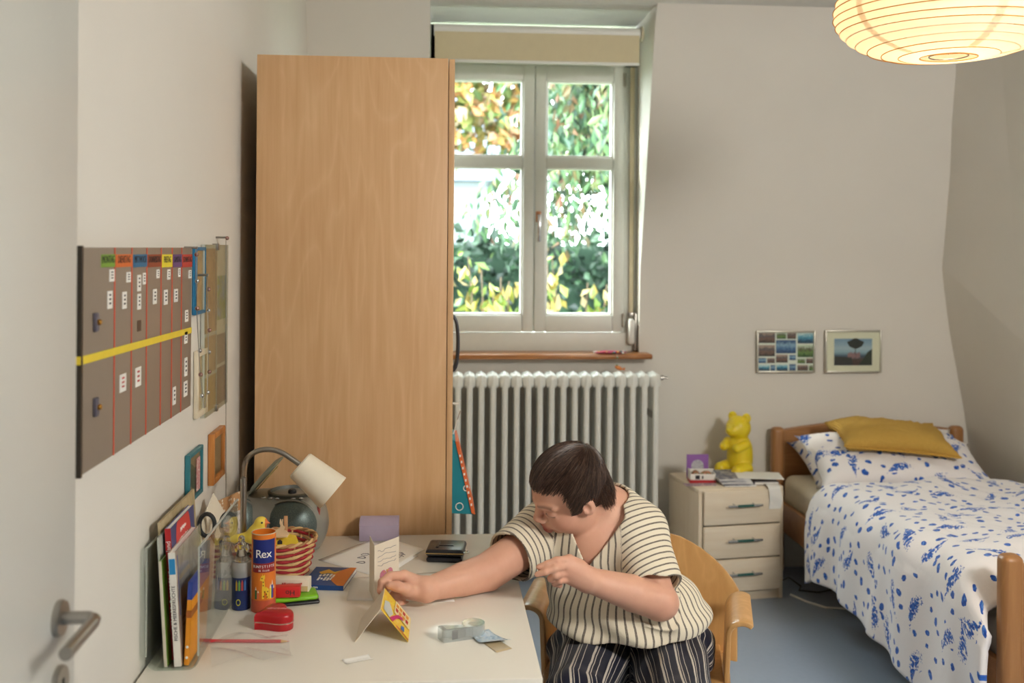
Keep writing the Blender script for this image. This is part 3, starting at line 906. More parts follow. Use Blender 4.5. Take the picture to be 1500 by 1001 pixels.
# soft things settle on what lies below them
from mathutils.bvhtree import BVHTree
def bvh(o):
    e = o.evaluated_get(bpy.context.evaluated_depsgraph_get()); m = e.to_mesh()
    t_ = BVHTree.FromPolygons([v.co.copy() for v in m.vertices], [tuple(p.vertices) for p in m.polygons])
    e.to_mesh_clear()
    return t_
def settle(o, below, gap=0.008, thick=0.03):
    bpy.context.view_layer.update()
    trees = [bvh(b) for b in below]
    for v in o.data.vertices:
        need = -9.0
        for t_ in trees:
            for dx, dy in ((0, 0), (0.014, 0), (-0.014, 0), (0, 0.014), (0, -0.014)):
                h_ = t_.ray_cast(Vector((v.co.x + dx, v.co.y + dy, 1.6)), Vector((0, 0, -1)))
                if h_[0] is not None:
                    need = max(need, h_[0].z)
        need += gap + (thick if v.normal.z > 0.15 else 0.0)
        if v.co.z < need:
            v.co.z = need
    o.data.update()
settle(rearp, [mt])
settle(frontp, [mt, duvet_o, rearp])
settle(cu, [frontp, rearp], 0.016)
settle(sco, [frontp, rearp], 0.013, 0.004)
# ================================================================== paper lantern
lc = at(1390, 16, 2.75)
ln = thing('paper_lantern', 'glowing flat round paper lantern hanging from the ceiling', 'lamp', lc)
def papermat(name, tint, tr=0.5):
    t = NT(name)
    df = t.node('ShaderNodeBsdfDiffuse'); tl = t.node('ShaderNodeBsdfTranslucent'); mx = t.node('ShaderNodeMixShader')
    nz = t.noise(t.coord(), 26, 4, 0.6)
    col = t.mix(nz, tuple(x * 0.9 for x in tint), tint)
    t.link(col, df.inputs[0]); t.link(col, tl.inputs[0]); mx.inputs[0].default_value = tr
    t.link(df.outputs[0], mx.inputs[1]); t.link(tl.outputs[0], mx.inputs[2]); t.link(mx.outputs[0], t.o.inputs[0])
    return t.m
LA, LB, NRIB = 0.302, 0.128, 17
def lprof(t_):          # t 0 bottom .. 1 top
    a = -math.pi / 2 + math.pi * t_
    return LA * max(0.0, math.cos(a)) ** 0.72, LB * math.sin(a)
prof = []
for k in range(NRIB * 4 + 1):
    t_ = 0.045 + 0.91 * k / (NRIB * 4)
    r, z = lprof(t_)
    q = (k % 4) / 4
    prof.append((r * (1 - 0.012 * math.sin(math.pi * q)), z))
obj('paper_shade', MB().lathe(prof, 72, cap=False), papermat('lantern_paper', (0.93, 0.89, 0.80), 0.55), ln)
ribm = papermat('bamboo_rib', (0.75, 0.42, 0.13), 0.3)
for k in range(NRIB + 1):
    r, z = lprof(0.045 + 0.91 * k / NRIB)
    obj('rib', MB().tube([(r * 1.001 * math.cos(a), r * 1.001 * math.sin(a), z + 0.003 * math.sin(a + k)) for a in [2 * math.pi * i / 64 for i in range(64)]], 0.0013, 5, closed=True), ribm, ln)
seam = papermat('paper_seam', (0.93, 0.89, 0.80), 0.55)   # the same paper, doubled
for j in range(5):
    a0 = math.radians(-92 + 72 * j)
    def sf(a, b):
        t_ = 0.10 + 0.80 * b
        r, z = lprof(t_); r *= 0.990
        an = a0 + (a - 0.5) * 0.022 / max(r, 0.06)
        return (r * math.cos(an), r * math.sin(an), z)
    obj('paper_seam', MB().sheet(sf, 2, 36), seam, ln)
obj('wire_frame', MB().tube([(0, 0, -LB * 0.93), (0, 0, LB * 0.98)], 0.0015, 6).tube([(0.05 * math.cos(a), 0.05 * math.sin(a), -LB * 0.965) for a in [2 * math.pi * i / 20 for i in range(20)]], 0.0018, 6, closed=True), M['steel'], ln)
obj('socket', MB().lathe([(0.018, 0.09), (0.018, 0.15), (0.006, 0.16)], 16), M['white'], ln)
obj('cord', MB().tube([(0, 0, 0.158), (0, 0, 2.757 - lc.z)], 0.003, 8), M['white'], ln)
bulb = add_light('lantern_bulb', 'POINT', (0, 0, 0.03), 3.4, (1.0, 0.68, 0.36), 0.045)
bulb.parent = ln

# ================================================================== planner board on the left wall
PX = -0.58
bo = thing('weekly_planner_board', 'grey weekly planner board with coloured weekday labels on the left wall', 'board', (0, 0, 0))
Y0, Y1, Z0, Z1 = 1.708, 2.457, 1.231, 1.607
M['board'] = plain('grey_board', (140, 126, 112), 0.4, var=0.02)
obj('panel', MB().box(XL + 0.002, PX, Y0, Y1, Z0, Z1, 0.001), M['board'], bo)
ed = MB().box(XL + 0.001, PX + 0.0015, Y0 - 0.004, Y0 + 0.004, Z0 - 0.003, Z1 + 0.003)
obj('frame_edge', ed, plain('dark_edge', (58, 54, 48), 0.3, 0.5), bo)
M['redline'] = plain('red_tape', (206, 78, 52), 0.5)
for u in (168, 193, 215, 236, 252, 266):
    y = atX(u, 380, PX).y
    obj('divider_line', MB().box(PX, PX + 0.0008, y - 0.003, y + 0.003, Z0, Z1), M['redline'], bo)
yt = MB().add([(PX + 0.0012, Y0, 1.414), (PX + 0.0012, Y1, 1.404), (PX + 0.0012, Y1, 1.418), (PX + 0.0012, Y0, 1.428)], [(0, 1, 2, 3)])
yt.add([(PX + 0.0012, Y0 - 0.0045, 1.414), (PX + 0.0012, Y0 - 0.0045, 1.428), (XL + 0.002, Y0 - 0.0045, 1.428), (XL + 0.002, Y0 - 0.0045, 1.414)], [(0, 1, 2, 3)])
obj('yellow_tape', yt, plain('yellow_tape', (232, 208, 60), 0.5), bo)
def on_wall(u0, u1, v0, v1, x):
    a = atX(u0, v0, x); b = atX(u1, v0, x); c = atX(u0, v1, x)
    return a.y, b.y, c.z, a.z
days = [('MONTAG', 148, 168, (122, 160, 60)), ('DIENSTAG', 169, 193, (216, 112, 52)), ('MITTWOCH', 195, 215, (58, 112, 150)), ('DONNERSTAG', 216, 236, (150, 72, 44)), ('FREITAG', 237, 252, (236, 220, 60)), ('SAMSTAG', 253, 266, (104, 74, 124)), ('SONNTAG', 267, 281, (186, 62, 50))]
for nm, u0, u1, c in days:
    y0, y1, z0, z1 = on_wall(u0, u1, 373, 392, PX)
    l = obj('day_label', MB().box(PX, PX + 0.001, y0, y1, z0, z1), plain('label_' + nm.lower(), c, 0.6))
    l.parent = bo
    w = y1 - y0
    text('day_name', nm, 0.019, frame_m((PX + 0.0013, (y0 + y1) / 2, z0 * 0.42 + z1 * 0.58), (0, 1, 0), (0, 0, 1)), M['ink'], l, sx=w / (0.0145 * len(nm)) * 0.98)
cards = [(160, 167, 395, 413), (157, 164, 427, 453), (185, 191, 399, 414), (179, 185, 428, 453), (201, 206, 403, 427), (209, 213, 400, 417), (201, 206, 431, 454), (229, 233, 395, 408), (224, 229, 424, 446), (245, 249, 395, 410), (240, 245, 425, 447), (261, 264, 393, 406), (255, 260, 424, 443), (276, 280, 396, 408), (271, 275, 455, 472), (270, 274, 487, 504), (270, 274, 525, 552), (269, 274, 560, 582), (175, 184, 550, 576), (198, 206, 540, 568), (253, 257, 568, 594), (201, 206, 470, 486)]
for i, (u0, u1, v0, v1) in enumerate(cards):
    y0, y1, z0, z1 = on_wall(u0, u1, v0, v1, PX)
    cm = M['paper'] if i < 21 else plain('brown_card', (96, 74, 58), 0.6)
    c = obj('activity_card', MB().box(PX, PX + 0.0012, y0, y1, z0, z1), cm, bo)
    if i < 21:
        nb = MB()
        for k in range(3):
            zz = z0 + (z1 - z0) * (0.25 + 0.24 * k)
            nb.box(PX + 0.0012, PX + 0.0015, y0 + (y1 - y0) * 0.3, y1 - (y1 - y0) * 0.3, zz, zz + (z1 - z0) * 0.1)
        obj('print', nb, M['red_ink'] if i in (18, 19) else M['ink'], c)
for v in (472, 596):
    p = atX(139, v, PX)
    k = obj('clip', MB().box(PX, PX + 0.007, p.y - 0.012, p.y + 0.004, p.z - 0.016, p.z + 0.016, 0.002), plain('clip_grey', (96, 92, 104), 0.4), bo)
    obj('clip_knob', MB().lathe([(0.005, 0), (0.005, 0.004), (0.003, 0.006)], 14, Matrix.Translation((PX + 0.007, p.y - 0.004, p.z)) @ Matrix.Rotation(math.radians(90), 4, 'Y')), plain('brass', (170, 124, 56), 0.3, 0.9), k)

# ================================================================== picture frames on the left wall
def wall_frame(name, label, y0, y1, z0, z1, depth, bw, fm, pic, tiltz=0.0, mat_w=0.0, group=None, x0=XL):
    t = thing(name, label, 'picture frame', (x0, (y0 + y1) / 2, z0), 0, group, rot=(tiltz, 0, 0))
    w = (y1 - y0) / 2; h = z1 - z0
    f = MB()
    f.box(0.001, depth, -w, -w + bw, 0, h, 0.002).box(0.001, depth, w - bw, w, 0, h, 0.002)
    f.box(0.001, depth, -w + bw, w - bw, 0, bw, 0.002).box(0.001, depth, -w + bw, w - bw, h - bw, h, 0.002)
    obj('frame', f, fm, t)
    if mat_w > 0:
        obj('passepartout', MB().box(0.001, depth * 0.45, -w + bw, w - bw, bw, h - bw), M['paper_w'], t)
    obj('picture', MB().box(0.001, depth * 0.5, -w + bw + mat_w, w - bw - mat_w, bw + mat_w, h - bw - mat_w), pic, t)
    obj('glass', MB().box(depth * 0.62, depth * 0.62 + 0.0015, -w + bw, w - bw, bw, h - bw), M['glass'], t)
    return t
M['blue_frame'] = plain('blue_frame_paint', (30, 116, 160), 0.35)
M['teal_frame'] = plain('teal_frame_paint', (50, 120, 132), 0.4)
M['orange_frame'] = wood('orange_frame_wood', (176, 106, 48), (204, 138, 72), 'Z', 80, 0.4)
M['cream_frame'] = plain('cream_frame_wood', (224, 212, 188), 0.5)
def px_frame(label, ub, uf, v0, v1, t_, bw, fm, pic):
    """ub: where the near edge meets the wall, uf: far end of the front, v0 / v1 top and bottom at the near edge"""
    p0 = atX(ub, v0, XL); p1 = atX(ub, v1, XL); q = atX(uf, (v0 + v1) / 2, XL + t_)
    return wall_frame('framed_picture', label, p0.y, q.y, p1.z, p0.z, t_, bw, fm, pic)
px_frame('bright blue narrow picture frame beside the planner board', 281, 302, 362, 462, 0.012, 0.009, M['blue_frame'], blotch('print_sand', [(150, 120, 84), (196, 164, 116), (120, 104, 82)], 18))
px_frame('cream wooden picture frame below the bright blue one', 283, 305, 515, 614, 0.012, 0.016, M['cream_frame'], blotch('print_cream', [(196, 168, 130), (226, 206, 176), (170, 140, 110)], 22))
t = px_frame('small teal frame with grey picture hung above the magazine holder', 270, 298, 668, 741, 0.0135, 0.010, M['teal_frame'], blotch('print_dark', [(60, 66, 60), (104, 108, 92), (70, 62, 58)], 30))
obj('tucked_note', MB().box(0.0095, 0.0105, 0.012, 0.048, 0.014, 0.096), blotch('note_red', [(226, 210, 206), (200, 120, 120), (236, 226, 220)], 60), t)
px_frame('orange-brown wooden frame hung beside the small teal one', 304, 330, 637, 712, 0.017, 0.016, M['orange_frame'], blotch('print_dark2', [(70, 62, 50), (128, 112, 84), (92, 96, 80)], 30))
# frameless clip collage
gc = thing('glass_clip_frame', 'frameless glass clip frame with several holiday photos on the left wall', 'picture frame', (XL, 2.635, 1.17))
obj('backing', MB().box(0.002, 0.010, 0, 0.275, 0, 0.445), plain('backing_grey', (196, 196, 184), 0.7), gc)
ph = [(0.005, 0.145, 0.215, 0.435, [(150, 122, 92), (176, 140, 104), (130, 104, 84), (190, 160, 120)]), (0.155, 0.268, 0.24, 0.36, [(60, 110, 60), (96, 150, 70), (60, 130, 160), (90, 160, 190)]), (0.01, 0.14, 0.11, 0.205, [(140, 112, 84), (186, 156, 122), (150, 128, 104)]), (0.155, 0.268, 0.12, 0.20, [(70, 90, 110), (110, 120, 120), (60, 60, 70)]), (0.01, 0.14, 0.01, 0.1, [(150, 120, 70), (180, 150, 90), (120, 100, 80)]), (0.155, 0.268, 0.01, 0.11, [(50, 50, 60), (90, 96, 100), (60, 70, 90)])]
for i, (a, b, c, d, cols) in enumerate(ph):
    obj('photo', MB().box(0.010, 0.0112, a, b, c, d), blotch('holiday_%d' % i, cols, 22), gc)
obj('glass', MB().box(0.0116, 0.0145, 0, 0.275, 0, 0.445), clear('clip_glass', (0.93, 0.98, 0.95), 1.45), gc)
for z in (-0.003, 0.43):
    obj('clip', MB().box(0.001, 0.017, 0.13, 0.145, z, z + 0.018, 0.001), M['steel'], gc)
# photo wires with magnets
def wire(name, label, pts, mags, x=XL + 0.028):
    t = thing(name, label, 'photo wire', (x, pts[0][0], pts[0][1]), 0, 'photo wires on the left wall')
    o0 = Vector((x, *pts[0]))
    obj('steel_wire', MB().tube([Vector((x, y, z)) - o0 for y, z in pts], 0.0012, 6), M['steel'], t)
    for i, (y, z) in enumerate(mags):
        obj('magnet', MB().ball(Vector((x + 0.003, y, z)) - o0, 0.0055, 10, 8), M['chrome'] if i % 2 else plain('rose_magnet', (176, 140, 132), 0.25, 0.8), t)
    obj('wire_hook', MB().tube([Vector((XL + 0.001, *pts[0])) - o0, (0.004, 0, 0)], 0.003, 8), M['steel'], t)
    return t
def wy(u, v): 
    p = atX(u, v, XL + 0.028); return (p.y, p.z)
w1 = [wy(287, 363), wy(287, 412), wy(288, 450), wy(291, 510), wy(293, 545), wy(299, 598)]
wire('photo_wire', 'thin steel photo wire with round magnets crossing the blue frame', w1, [wy(286, 373), wy(287, 412), wy(287, 452), wy(291, 514), wy(292, 549), wy(294, 580)])
w2 = [wy(303, 403), wy(304, 450), wy(305, 485), wy(305, 515), wy(305, 545), wy(303, 575), wy(300, 598)]
wire('photo_wire', 'thin steel photo wire with magnets at the edge of the glass collage', w2, [wy(304, 424), wy(304, 455), wy(305, 484), wy(305, 516), wy(305, 545), wy(303, 575)])
w3 = [wy(331, 348), wy(331, 480), wy(331, 600), wy(331, 742)]
wire('photo_wire', 'long straight steel wire hanging past the glass collage to the envelopes', w3, [wy(331, 349)])

# ================================================================== framed photos on the back wall
M['silver'] = plain('silver_frame', (196, 192, 180), 0.35, 0.7)
def back_frame(label, u0, v0, u1, v1, cols=None):
    a = atY(u0, v0, 4.998); b = atY(u1, v1, 4.998)
    t = thing('framed_photo', label, 'picture frame', (a.x, 4.998, b.z), 0, 'framed photos above the bed')
    w, h = b.x - a.x, a.z - b.z
    f = MB(); s = 0.008
    f.box(0, s, -0.006, 0.012, 0, h, 0.002).box(w - s, w, -0.006, 0.012, 0, h, 0.002).box(s, w - s, -0.006, 0.012, 0, s, 0.002).box(s, w - s, -0.006, 0.012, h - s, h, 0.002)
    obj('frame', f, M['silver'], t)
    obj('mount', MB().box(s, w - s, 0.004, 0.010, s, h - s), M['paper'] if cols else M['paper_w'], t)
    obj('glass', MB().box(s, w - s, -0.001, 0.0005, s, h - s), M['glass'], t)
    return t, w, h
t, w, h = back_frame('silver frame holding a collage of many small blue photos', 1109, 485, 1194, 546, 1)
BL = [(40, 70, 120), (80, 120, 170), (150, 180, 210), (60, 90, 140)]
PE = [(60, 44, 40), (130, 90, 80), (90, 80, 90), (180, 150, 140)]
GN = [(60, 90, 50), (120, 150, 80), (90, 80, 60), (200, 210, 190)]
TE = [(30, 60, 90), (40, 110, 150), (100, 170, 200), (220, 230, 235)]
col = [(0.03, 0.31, 0.03, 0.29, PE), (0.34, 0.50, 0.03, 0.19, GN), (0.52, 0.67, 0.03, 0.19, PE), (0.70, 0.98, 0.03, 0.30, TE), (0.03, 0.31, 0.34, 0.61, PE), (0.33, 0.67, 0.22, 0.54, BL), (0.70, 0.98, 0.34, 0.63, GN), (0.03, 0.16, 0.65, 0.77, BL), (0.18, 0.31, 0.65, 0.77, PE), (0.33, 0.53, 0.57, 0.76, PE), (0.56, 0.67, 0.58, 0.70, BL), (0.70, 0.83, 0.66, 0.78, GN), (0.85, 0.98, 0.66, 0.78, PE), (0.03, 0.22, 0.81, 0.98, TE), (0.24, 0.32, 0.82, 0.98, BL), (0.34, 0.53, 0.80, 0.98, TE), (0.56, 0.67, 0.80, 0.98, BL), (0.70, 0.88, 0.82, 0.98, PE), (0.90, 0.98, 0.82, 0.98, GN)]
for i, (a, b, c, d, cols) in enumerate(col):
    z0, z1 = h * (1 - d), h * (1 - c)
    z0 = max(z0, 0.010)
    obj('photo', MB().box(max(w * a, 0.010), min(w * b, w - 0.010), 0.002, 0.0045, z0, min(z1, h - 0.010)), landscape('collage_%d' % i, cols, 'Z', z0, z1, 90, 0.9), t)
t, w, h = back_frame('silver frame with one photo of a tree by a lake, wide white mount', 1209, 484, 1291, 546)
x0, x1, z0, z1 = w * 0.165, w * 0.835, h * 0.17, h * 0.80
pm = landscape('lake_photo', [(70, 44, 40), (84, 56, 50), (60, 84, 110), (150, 176, 196), (176, 192, 206), (150, 172, 196), (130, 156, 186)], 'Z', z0, z1, 40, 0.06)
ph_ = obj('photo', MB().box(x0, x1, 0.002, 0.0045, z0, z1), pm, t)
xs = lambda f: x0 + (x1 - x0) * f
zs = lambda f: z0 + (z1 - z0) * f
M['sil'] = plain('photo_dark', (30, 32, 30), 0.5)
crown = [(xs(0.56) + 0.042 * math.cos(a) * (1 + 0.1 * math.sin(5 * a)), zs(0.82) + 0.024 * math.sin(a) * (1 + 0.12 * math.cos(4 * a))) for a in [2 * math.pi * i / 24 for i in range(24)]]
obj('tree_crown_print', MB().prism(crown, 0.0012, 0.002, XZ(0)), M['sil'], ph_)
obj('tree_trunk_print', MB().box(xs(0.55), xs(0.565), 0.0012, 0.002, zs(0.35), zs(0.75)), M['sil'], ph_)
obj('bushes_print', MB().prism([(xs(0.62), zs(0)), (xs(1), zs(0)), (xs(1), zs(0.62)), (xs(0.93), zs(0.55)), (xs(0.88), zs(0.5)), (xs(0.8), zs(0.3))], 0.0012, 0.002, XZ(0)), plain('photo_bush', (36, 44, 34), 0.5), ph_)
obj('slope_print', MB().prism([(xs(0), zs(0)), (xs(0.5), zs(0)), (xs(0.45), zs(0.3)), (xs(0), zs(0.34))], 0.0012, 0.002, XZ(0)), plain('photo_slope', (46, 42, 44), 0.5), ph_)
pp = MB()
for k in range(6):
    pp.ball((xs(0.38 + 0.055 * k), 0.0016, zs(0.36 + 0.03 * (k % 2))), (0.006, 0.0005, 0.017), 8, 6)
obj('people_print', pp, plain('photo_people', (150, 110, 118), 0.5), ph_)

# ================================================================== window sill trinkets
tr_ = thing('beaded_trinket', 'colourful beaded felt trinket lying on the window sill', 'ornament', (0.86, 4.945, 1.094))
obj('felt_pad', MB().ball((0, 0, 0.008), (0.085, 0.03, 0.008), 20, 8), plain('pink_felt', (176, 70, 96), 0.9), tr_)
bb = random.Random(3)
bc = [plain('bead_%d' % i, c, 0.3) for i, c in enumerate([(220, 190, 60), (70, 120, 70), (230, 225, 215), (190, 60, 60), (60, 130, 160)])]
for i in range(22):
    obj('bead', MB().ball((bb.uniform(-0.08, 0.08), bb.uniform(-0.035, 0.0), 0.006 + bb.random() * 0.006), 0.0055, 8, 6), bc[i % 5], tr_)
hp = thing('hanging_fish', 'small orange fish pendant hanging off the window sill', 'ornament', (0.895, 4.893, 1.04))
obj('fish_body', MB().ball((0, 0, -0.01), (0.02, 0.005, 0.010), 14, 8, Matrix.Rotation(0.4, 4, 'Y')), plain('orange_wood', (214, 130, 66), 0.5), hp)
obj('fish_tail', MB().prism([(0.012, -0.016), (0.032, -0.008), (0.03, -0.024)], -0.002, 0.002, XZ(0)), plain('orange_wood_tail', (214, 130, 66), 0.5), hp)
obj('thread', MB().tube([(-0.008, 0, 0), (-0.006, 0, 0.055), (-0.006, 0.03, 0.058)], 0.0009, 6), M['white'], hp)
obj('bead', MB().ball((-0.008, 0, 0.004), 0.005, 8, 6).ball((-0.006, -0.001, 0.04), 0.005, 8, 6), bc[1], hp)

# ================================================================== things on the nightstand
NM = Matrix.Translation((1.197, 4.51, 0)) @ Matrix.Rotation(NA, 4, 'Z')
def nsp(x, y, z=0.52): return NM @ Vector((x, y, z))
M['gummy'] = NT('yellow_vinyl'); g_ = M['gummy']
g_.b.inputs['Base Color'].default_value = (*lin((232, 208, 40)), 1); g_.b.inputs['Roughness'].default_value = 0.35
g_.b.inputs['Subsurface Weight'].default_value = 0.3; g_.b.inputs['Subsurface Radius'].default_value = (0.03, 0.02, 0.004); g_.b.inputs['Subsurface Scale'].default_value = 0.4
M['gummy'] = g_.m
# ================================================================== smooth-blended solids (signed distance, surface nets)
class Field:
    def __init__(s, lo, hi, h):
        s.lo = np.array(lo, np.float32); s.h = h
        s.n = np.ceil((np.array(hi) - np.array(lo)) / h).astype(int) + 1
        s.f = np.full(s.n, 1.0, np.float32)
    def sub(s, lo, hi, m):
        a = np.clip(np.floor((np.array(lo) - m - s.lo) / s.h).astype(int), 0, s.n - 1)
        b = np.clip(np.ceil((np.array(hi) + m - s.lo) / s.h).astype(int) + 1, 1, s.n)
        sl = tuple(slice(int(p), int(max(q, p + 1))) for p, q in zip(a, b))
        g = np.meshgrid(*[(np.arange(q.start, q.stop, dtype=np.float32) * s.h + s.lo[i]) for i, q in enumerate(sl)], indexing='ij')
        return sl, np.stack(g, -1)
    def _put(s, sl, d, k, mode):
        f = s.f[sl]
        if mode == 'cut':
            d = -d
            if k > 0:
                hh = np.clip(0.5 - 0.5 * (d - f) / k, 0, 1)
                s.f[sl] = d + (f - d) * hh + k * hh * (1 - hh)
            else:
                s.f[sl] = np.maximum(f, d)
        else:
            if k > 0:
                hh = np.clip(0.5 + 0.5 * (f - d) / k, 0, 1)
                s.f[sl] = f + (d - f) * hh - k * hh * (1 - hh)
            else:
                s.f[sl] = np.minimum(f, d)
    def cone(s, a, b, ra, rb, k=0.02, mode='add'):
        a = np.array(a, np.float32); b = np.array(b, np.float32)
        r = max(ra, rb)
        sl, P = s.sub(np.minimum(a, b) - r, np.maximum(a, b) + r, max(k, 0.02) + 0.02)
        ab = b - a; L2 = float(ab @ ab) + 1e-9
        t = np.clip(((P - a) @ ab) / L2, 0, 1)
        d = np.linalg.norm(P - a - t[..., None] * ab, axis=-1) - (ra + (rb - ra) * t)
        s._put(sl, d, k, mode)
        return s
    def chain(s, pts, rs, k=0.02):
        for i in range(len(pts) - 1):
            s.cone(pts[i], pts[i + 1], rs[i], rs[i + 1], k if i == 0 else min(k, 0.012))
        return s
    def ell(s, c, r, R=None, k=0.02, mode='add'):
        c = np.array(c, np.float32); r = np.array(r, np.float32)
        m = float(max(r))
        sl, P = s.sub(c - m, c + m, max(k, 0.02) + 0.02)
        q = P - c
        if R is not None:
            q = q @ np.array(R, np.float32)      # columns of R are the local axes
        k0 = np.linalg.norm(q / r, axis=-1); k1 = np.linalg.norm(q / (r * r), axis=-1) + 1e-9
        d = k0 * (k0 - 1) / k1
        d = np.where(k0 < 1e-4, -float(min(r)), d)
        s._put(sl, d, k, mode)
        return s
    def mesh(s):
        f = s.f; n = f.shape
        neg = f < 0
        c = np.zeros((n[0] - 1, n[1] - 1, n[2] - 1), np.uint8)
        for i in (0, 1):
            for j in (0, 1):
                for k in (0, 1):
                    c += neg[i:n[0] - 1 + i, j:n[1] - 1 + j, k:n[2] - 1 + k]
        act = np.argwhere((c > 0) & (c < 8))
        if len(act) == 0:
            return np.zeros((0, 3)), np.zeros((0, 4), int)
        idx = np.full(c.shape, -1, np.int64); idx[tuple(act.T)] = np.arange(len(act))
        acc = np.zeros((len(act), 3), np.float32); cnt = np.zeros(len(act), np.float32)
        cor = [(i, j, k) for i in (0, 1) for j in (0, 1) for k in (0, 1)]
        vals = {q: f[act[:, 0] + q[0], act[:, 1] + q[1], act[:, 2] + q[2]] for q in cor}
        for q in cor:
            for ax in range(3):
                if q[ax] == 0:
                    w = list(q); w[ax] = 1; w = tuple(w)
                    a, b = vals[q], vals[w]
                    m = (a < 0) != (b < 0)
                    t = np.where(m, a / np.where(np.abs(a - b) < 1e-12, 1, a - b), 0)
                    p = np.repeat(np.array(q, np.float32)[None], len(act), 0); p[:, ax] = t
                    acc += np.where(m[:, None], p, 0); cnt += m
        V = (act + acc / np.maximum(cnt, 1)[:, None]) * s.h + s.lo
        quads = []
        for ax in range(3):
            o1, o2 = [(1, 2), (2, 0), (0, 1)][ax]
            sa = [slice(None)] * 3; sb = [slice(None)] * 3
            sa[ax] = slice(0, n[ax] - 1); sb[ax] = slice(1, n[ax])
            e = np.argwhere(neg[tuple(sa)] != neg[tuple(sb)])
            e = e[(e[:, o1] > 0) & (e[:, o2] > 0) & (e[:, o1] < n[o1] - 1) & (e[:, o2] < n[o2] - 1)]
            if len(e) == 0: continue
            flip = neg[tuple(e.T)]
            def g(d1, d2):
                w = e.copy(); w[:, o1] -= d1; w[:, o2] -= d2
                return idx[tuple(w.T)]
            Q = np.stack([g(1, 1), g(0, 1), g(0, 0), g(1, 0)], 1)
            Q[~flip] = Q[~flip][:, ::-1]
            quads.append(Q)
        return V, np.concatenate(quads)
    def build(s, name, mat, parent=None, smooth_it=3):
        V, Q = s.mesh()
        return np_obj(name, V, Q, mat, parent, smooth_it)
def relax(V, Q, it, lam=0.5):
    E = np.concatenate([Q[:, [0, 1]], Q[:, [1, 2]], Q[:, [2, 3]], Q[:, [3, 0]]])
    for i in range(it):
        for l_ in (lam, -lam * 0.92):
            acc = np.zeros_like(V); cnt = np.zeros(len(V))
            np.add.at(acc, E[:, 0], V[E[:, 1]]); np.add.at(cnt, E[:, 0], 1)
            np.add.at(acc, E[:, 1], V[E[:, 0]]); np.add.at(cnt, E[:, 1], 1)
            V = V + l_ * (acc / np.maximum(cnt, 1)[:, None] - V)
    return V
def np_obj(name, V, Q, mat, parent=None, smooth_it=3):
    V = relax(V.astype(np.float64), Q, smooth_it)
    me = bpy.data.meshes.new(name)
    me.vertices.add(len(V)); me.vertices.foreach_set('co', V.astype(np.float32).ravel())
    me.loops.add(len(Q) * 4); me.loops.foreach_set('vertex_index', Q.astype(np.int32).ravel())
    me.polygons.add(len(Q))
    me.polygons.foreach_set('loop_start', np.arange(0, len(Q) * 4, 4, dtype=np.int32))
    me.polygons.foreach_set('use_smooth', np.ones(len(Q), bool))
    me.update(calc_edges=True); me.validate()
    if mat: me.materials.append(mat)
    o = bpy.data.objects.new(name, me); COL.objects.link(o)
    if parent: o.parent = parent
    return o
def attr(o, name, vals):
    a = o.data.attributes.new(name, 'FLOAT', 'POINT'); a.data.foreach_set('value', np.asarray(vals, np.float32))
def colattr(o, name, vals):
    a = o.data.color_attributes.new(name, 'FLOAT_COLOR', 'POINT')
    a.data.foreach_set('color', np.concatenate([np.asarray(vals, np.float32), np.ones((len(vals), 1), np.float32)], 1).ravel())

# gummy bear figurine: faces the room, turned to the left
BM_ = nsp(0.318, 0.262)
bt = math.radians(-56)
bp = lambda x, y, z: (x * math.cos(bt) - y * math.sin(bt), x * math.sin(bt) + y * math.cos(bt), z)   # bear looks to -y locally
F = Field((-0.12, -0.12, -0.005), (0.12, 0.12, 0.32), 0.0035)
F.ell(bp(0, 0.012, 0.075), (0.063, 0.058, 0.075), None, 0.02)
F.ell(bp(0, 0.010, 0.135), (0.058, 0.050, 0.060), None, 0.03)
F.ell(bp(0, 0.0, 0.228), (0.060, 0.055, 0.058), None, 0.018)
F.ell(bp(0, -0.045, 0.216), (0.032, 0.032, 0.026), None, 0.012)
for s_ in (-1, 1):
    F.ell(bp(s_ * 0.042, 0.008, 0.277), (0.022, 0.018, 0.024), None, 0.006)
    F.ell(bp(s_ * 0.042, -0.012, 0.278), (0.011, 0.01, 0.012), None, 0.006, 'cut')
    F.cone(bp(s_ * 0.056, -0.01, 0.155), bp(s_ * 0.040, -0.058, 0.138), 0.022, 0.022, 0.006)
    F.cone(bp(s_ * 0.048, 0.0, 0.035), bp(s_ * 0.052, -0.068, 0.030), 0.034, 0.030, 0.008)
    F.ell(bp(s_ * 0.020, -0.055, 0.243), (0.006, 0.006, 0.006), None, 0.003)
F.ell(bp(0, -0.078, 0.222), (0.009, 0.007, 0.006), None, 0.003)
F.f = np.maximum(F.f, -(np.arange(F.n[2], dtype=np.float32) * F.h + F.lo[2])[None, None, :])
br = F.build('gummy_bear_figurine', M['gummy'])
br.location = BM_
tag(br, 'translucent yellow bear-shaped figurine sitting on the nightstand', 'figurine')
def nsbox(name, label, cat, x, y, z, rz):
    return thing(name, label, cat, nsp(x, y, z), NA + math.radians(rz))
pc = nsbox('greeting_card', 'purple card with a silver globe standing at the back of the nightstand', 'card', 0.035, 0.225, 0.52, -10)
obj('card_sheet', MB().box(0, 0.105, 0, 0.003, 0, 0.115), plain('purple_card', (150, 100, 176), 0.5), pc)
obj('globe_print', MB().ball((0.052, -0.0003, 0.060), (0.03, 0.0012, 0.03), 20, 12), blotch('globe', [(150, 150, 160), (200, 200, 206), (120, 120, 134)], 60), pc)
bx = nsbox('paper_box', 'small white and red open paper box in front of the purple card', 'box', 0.015, 0.135, 0.52, -12)
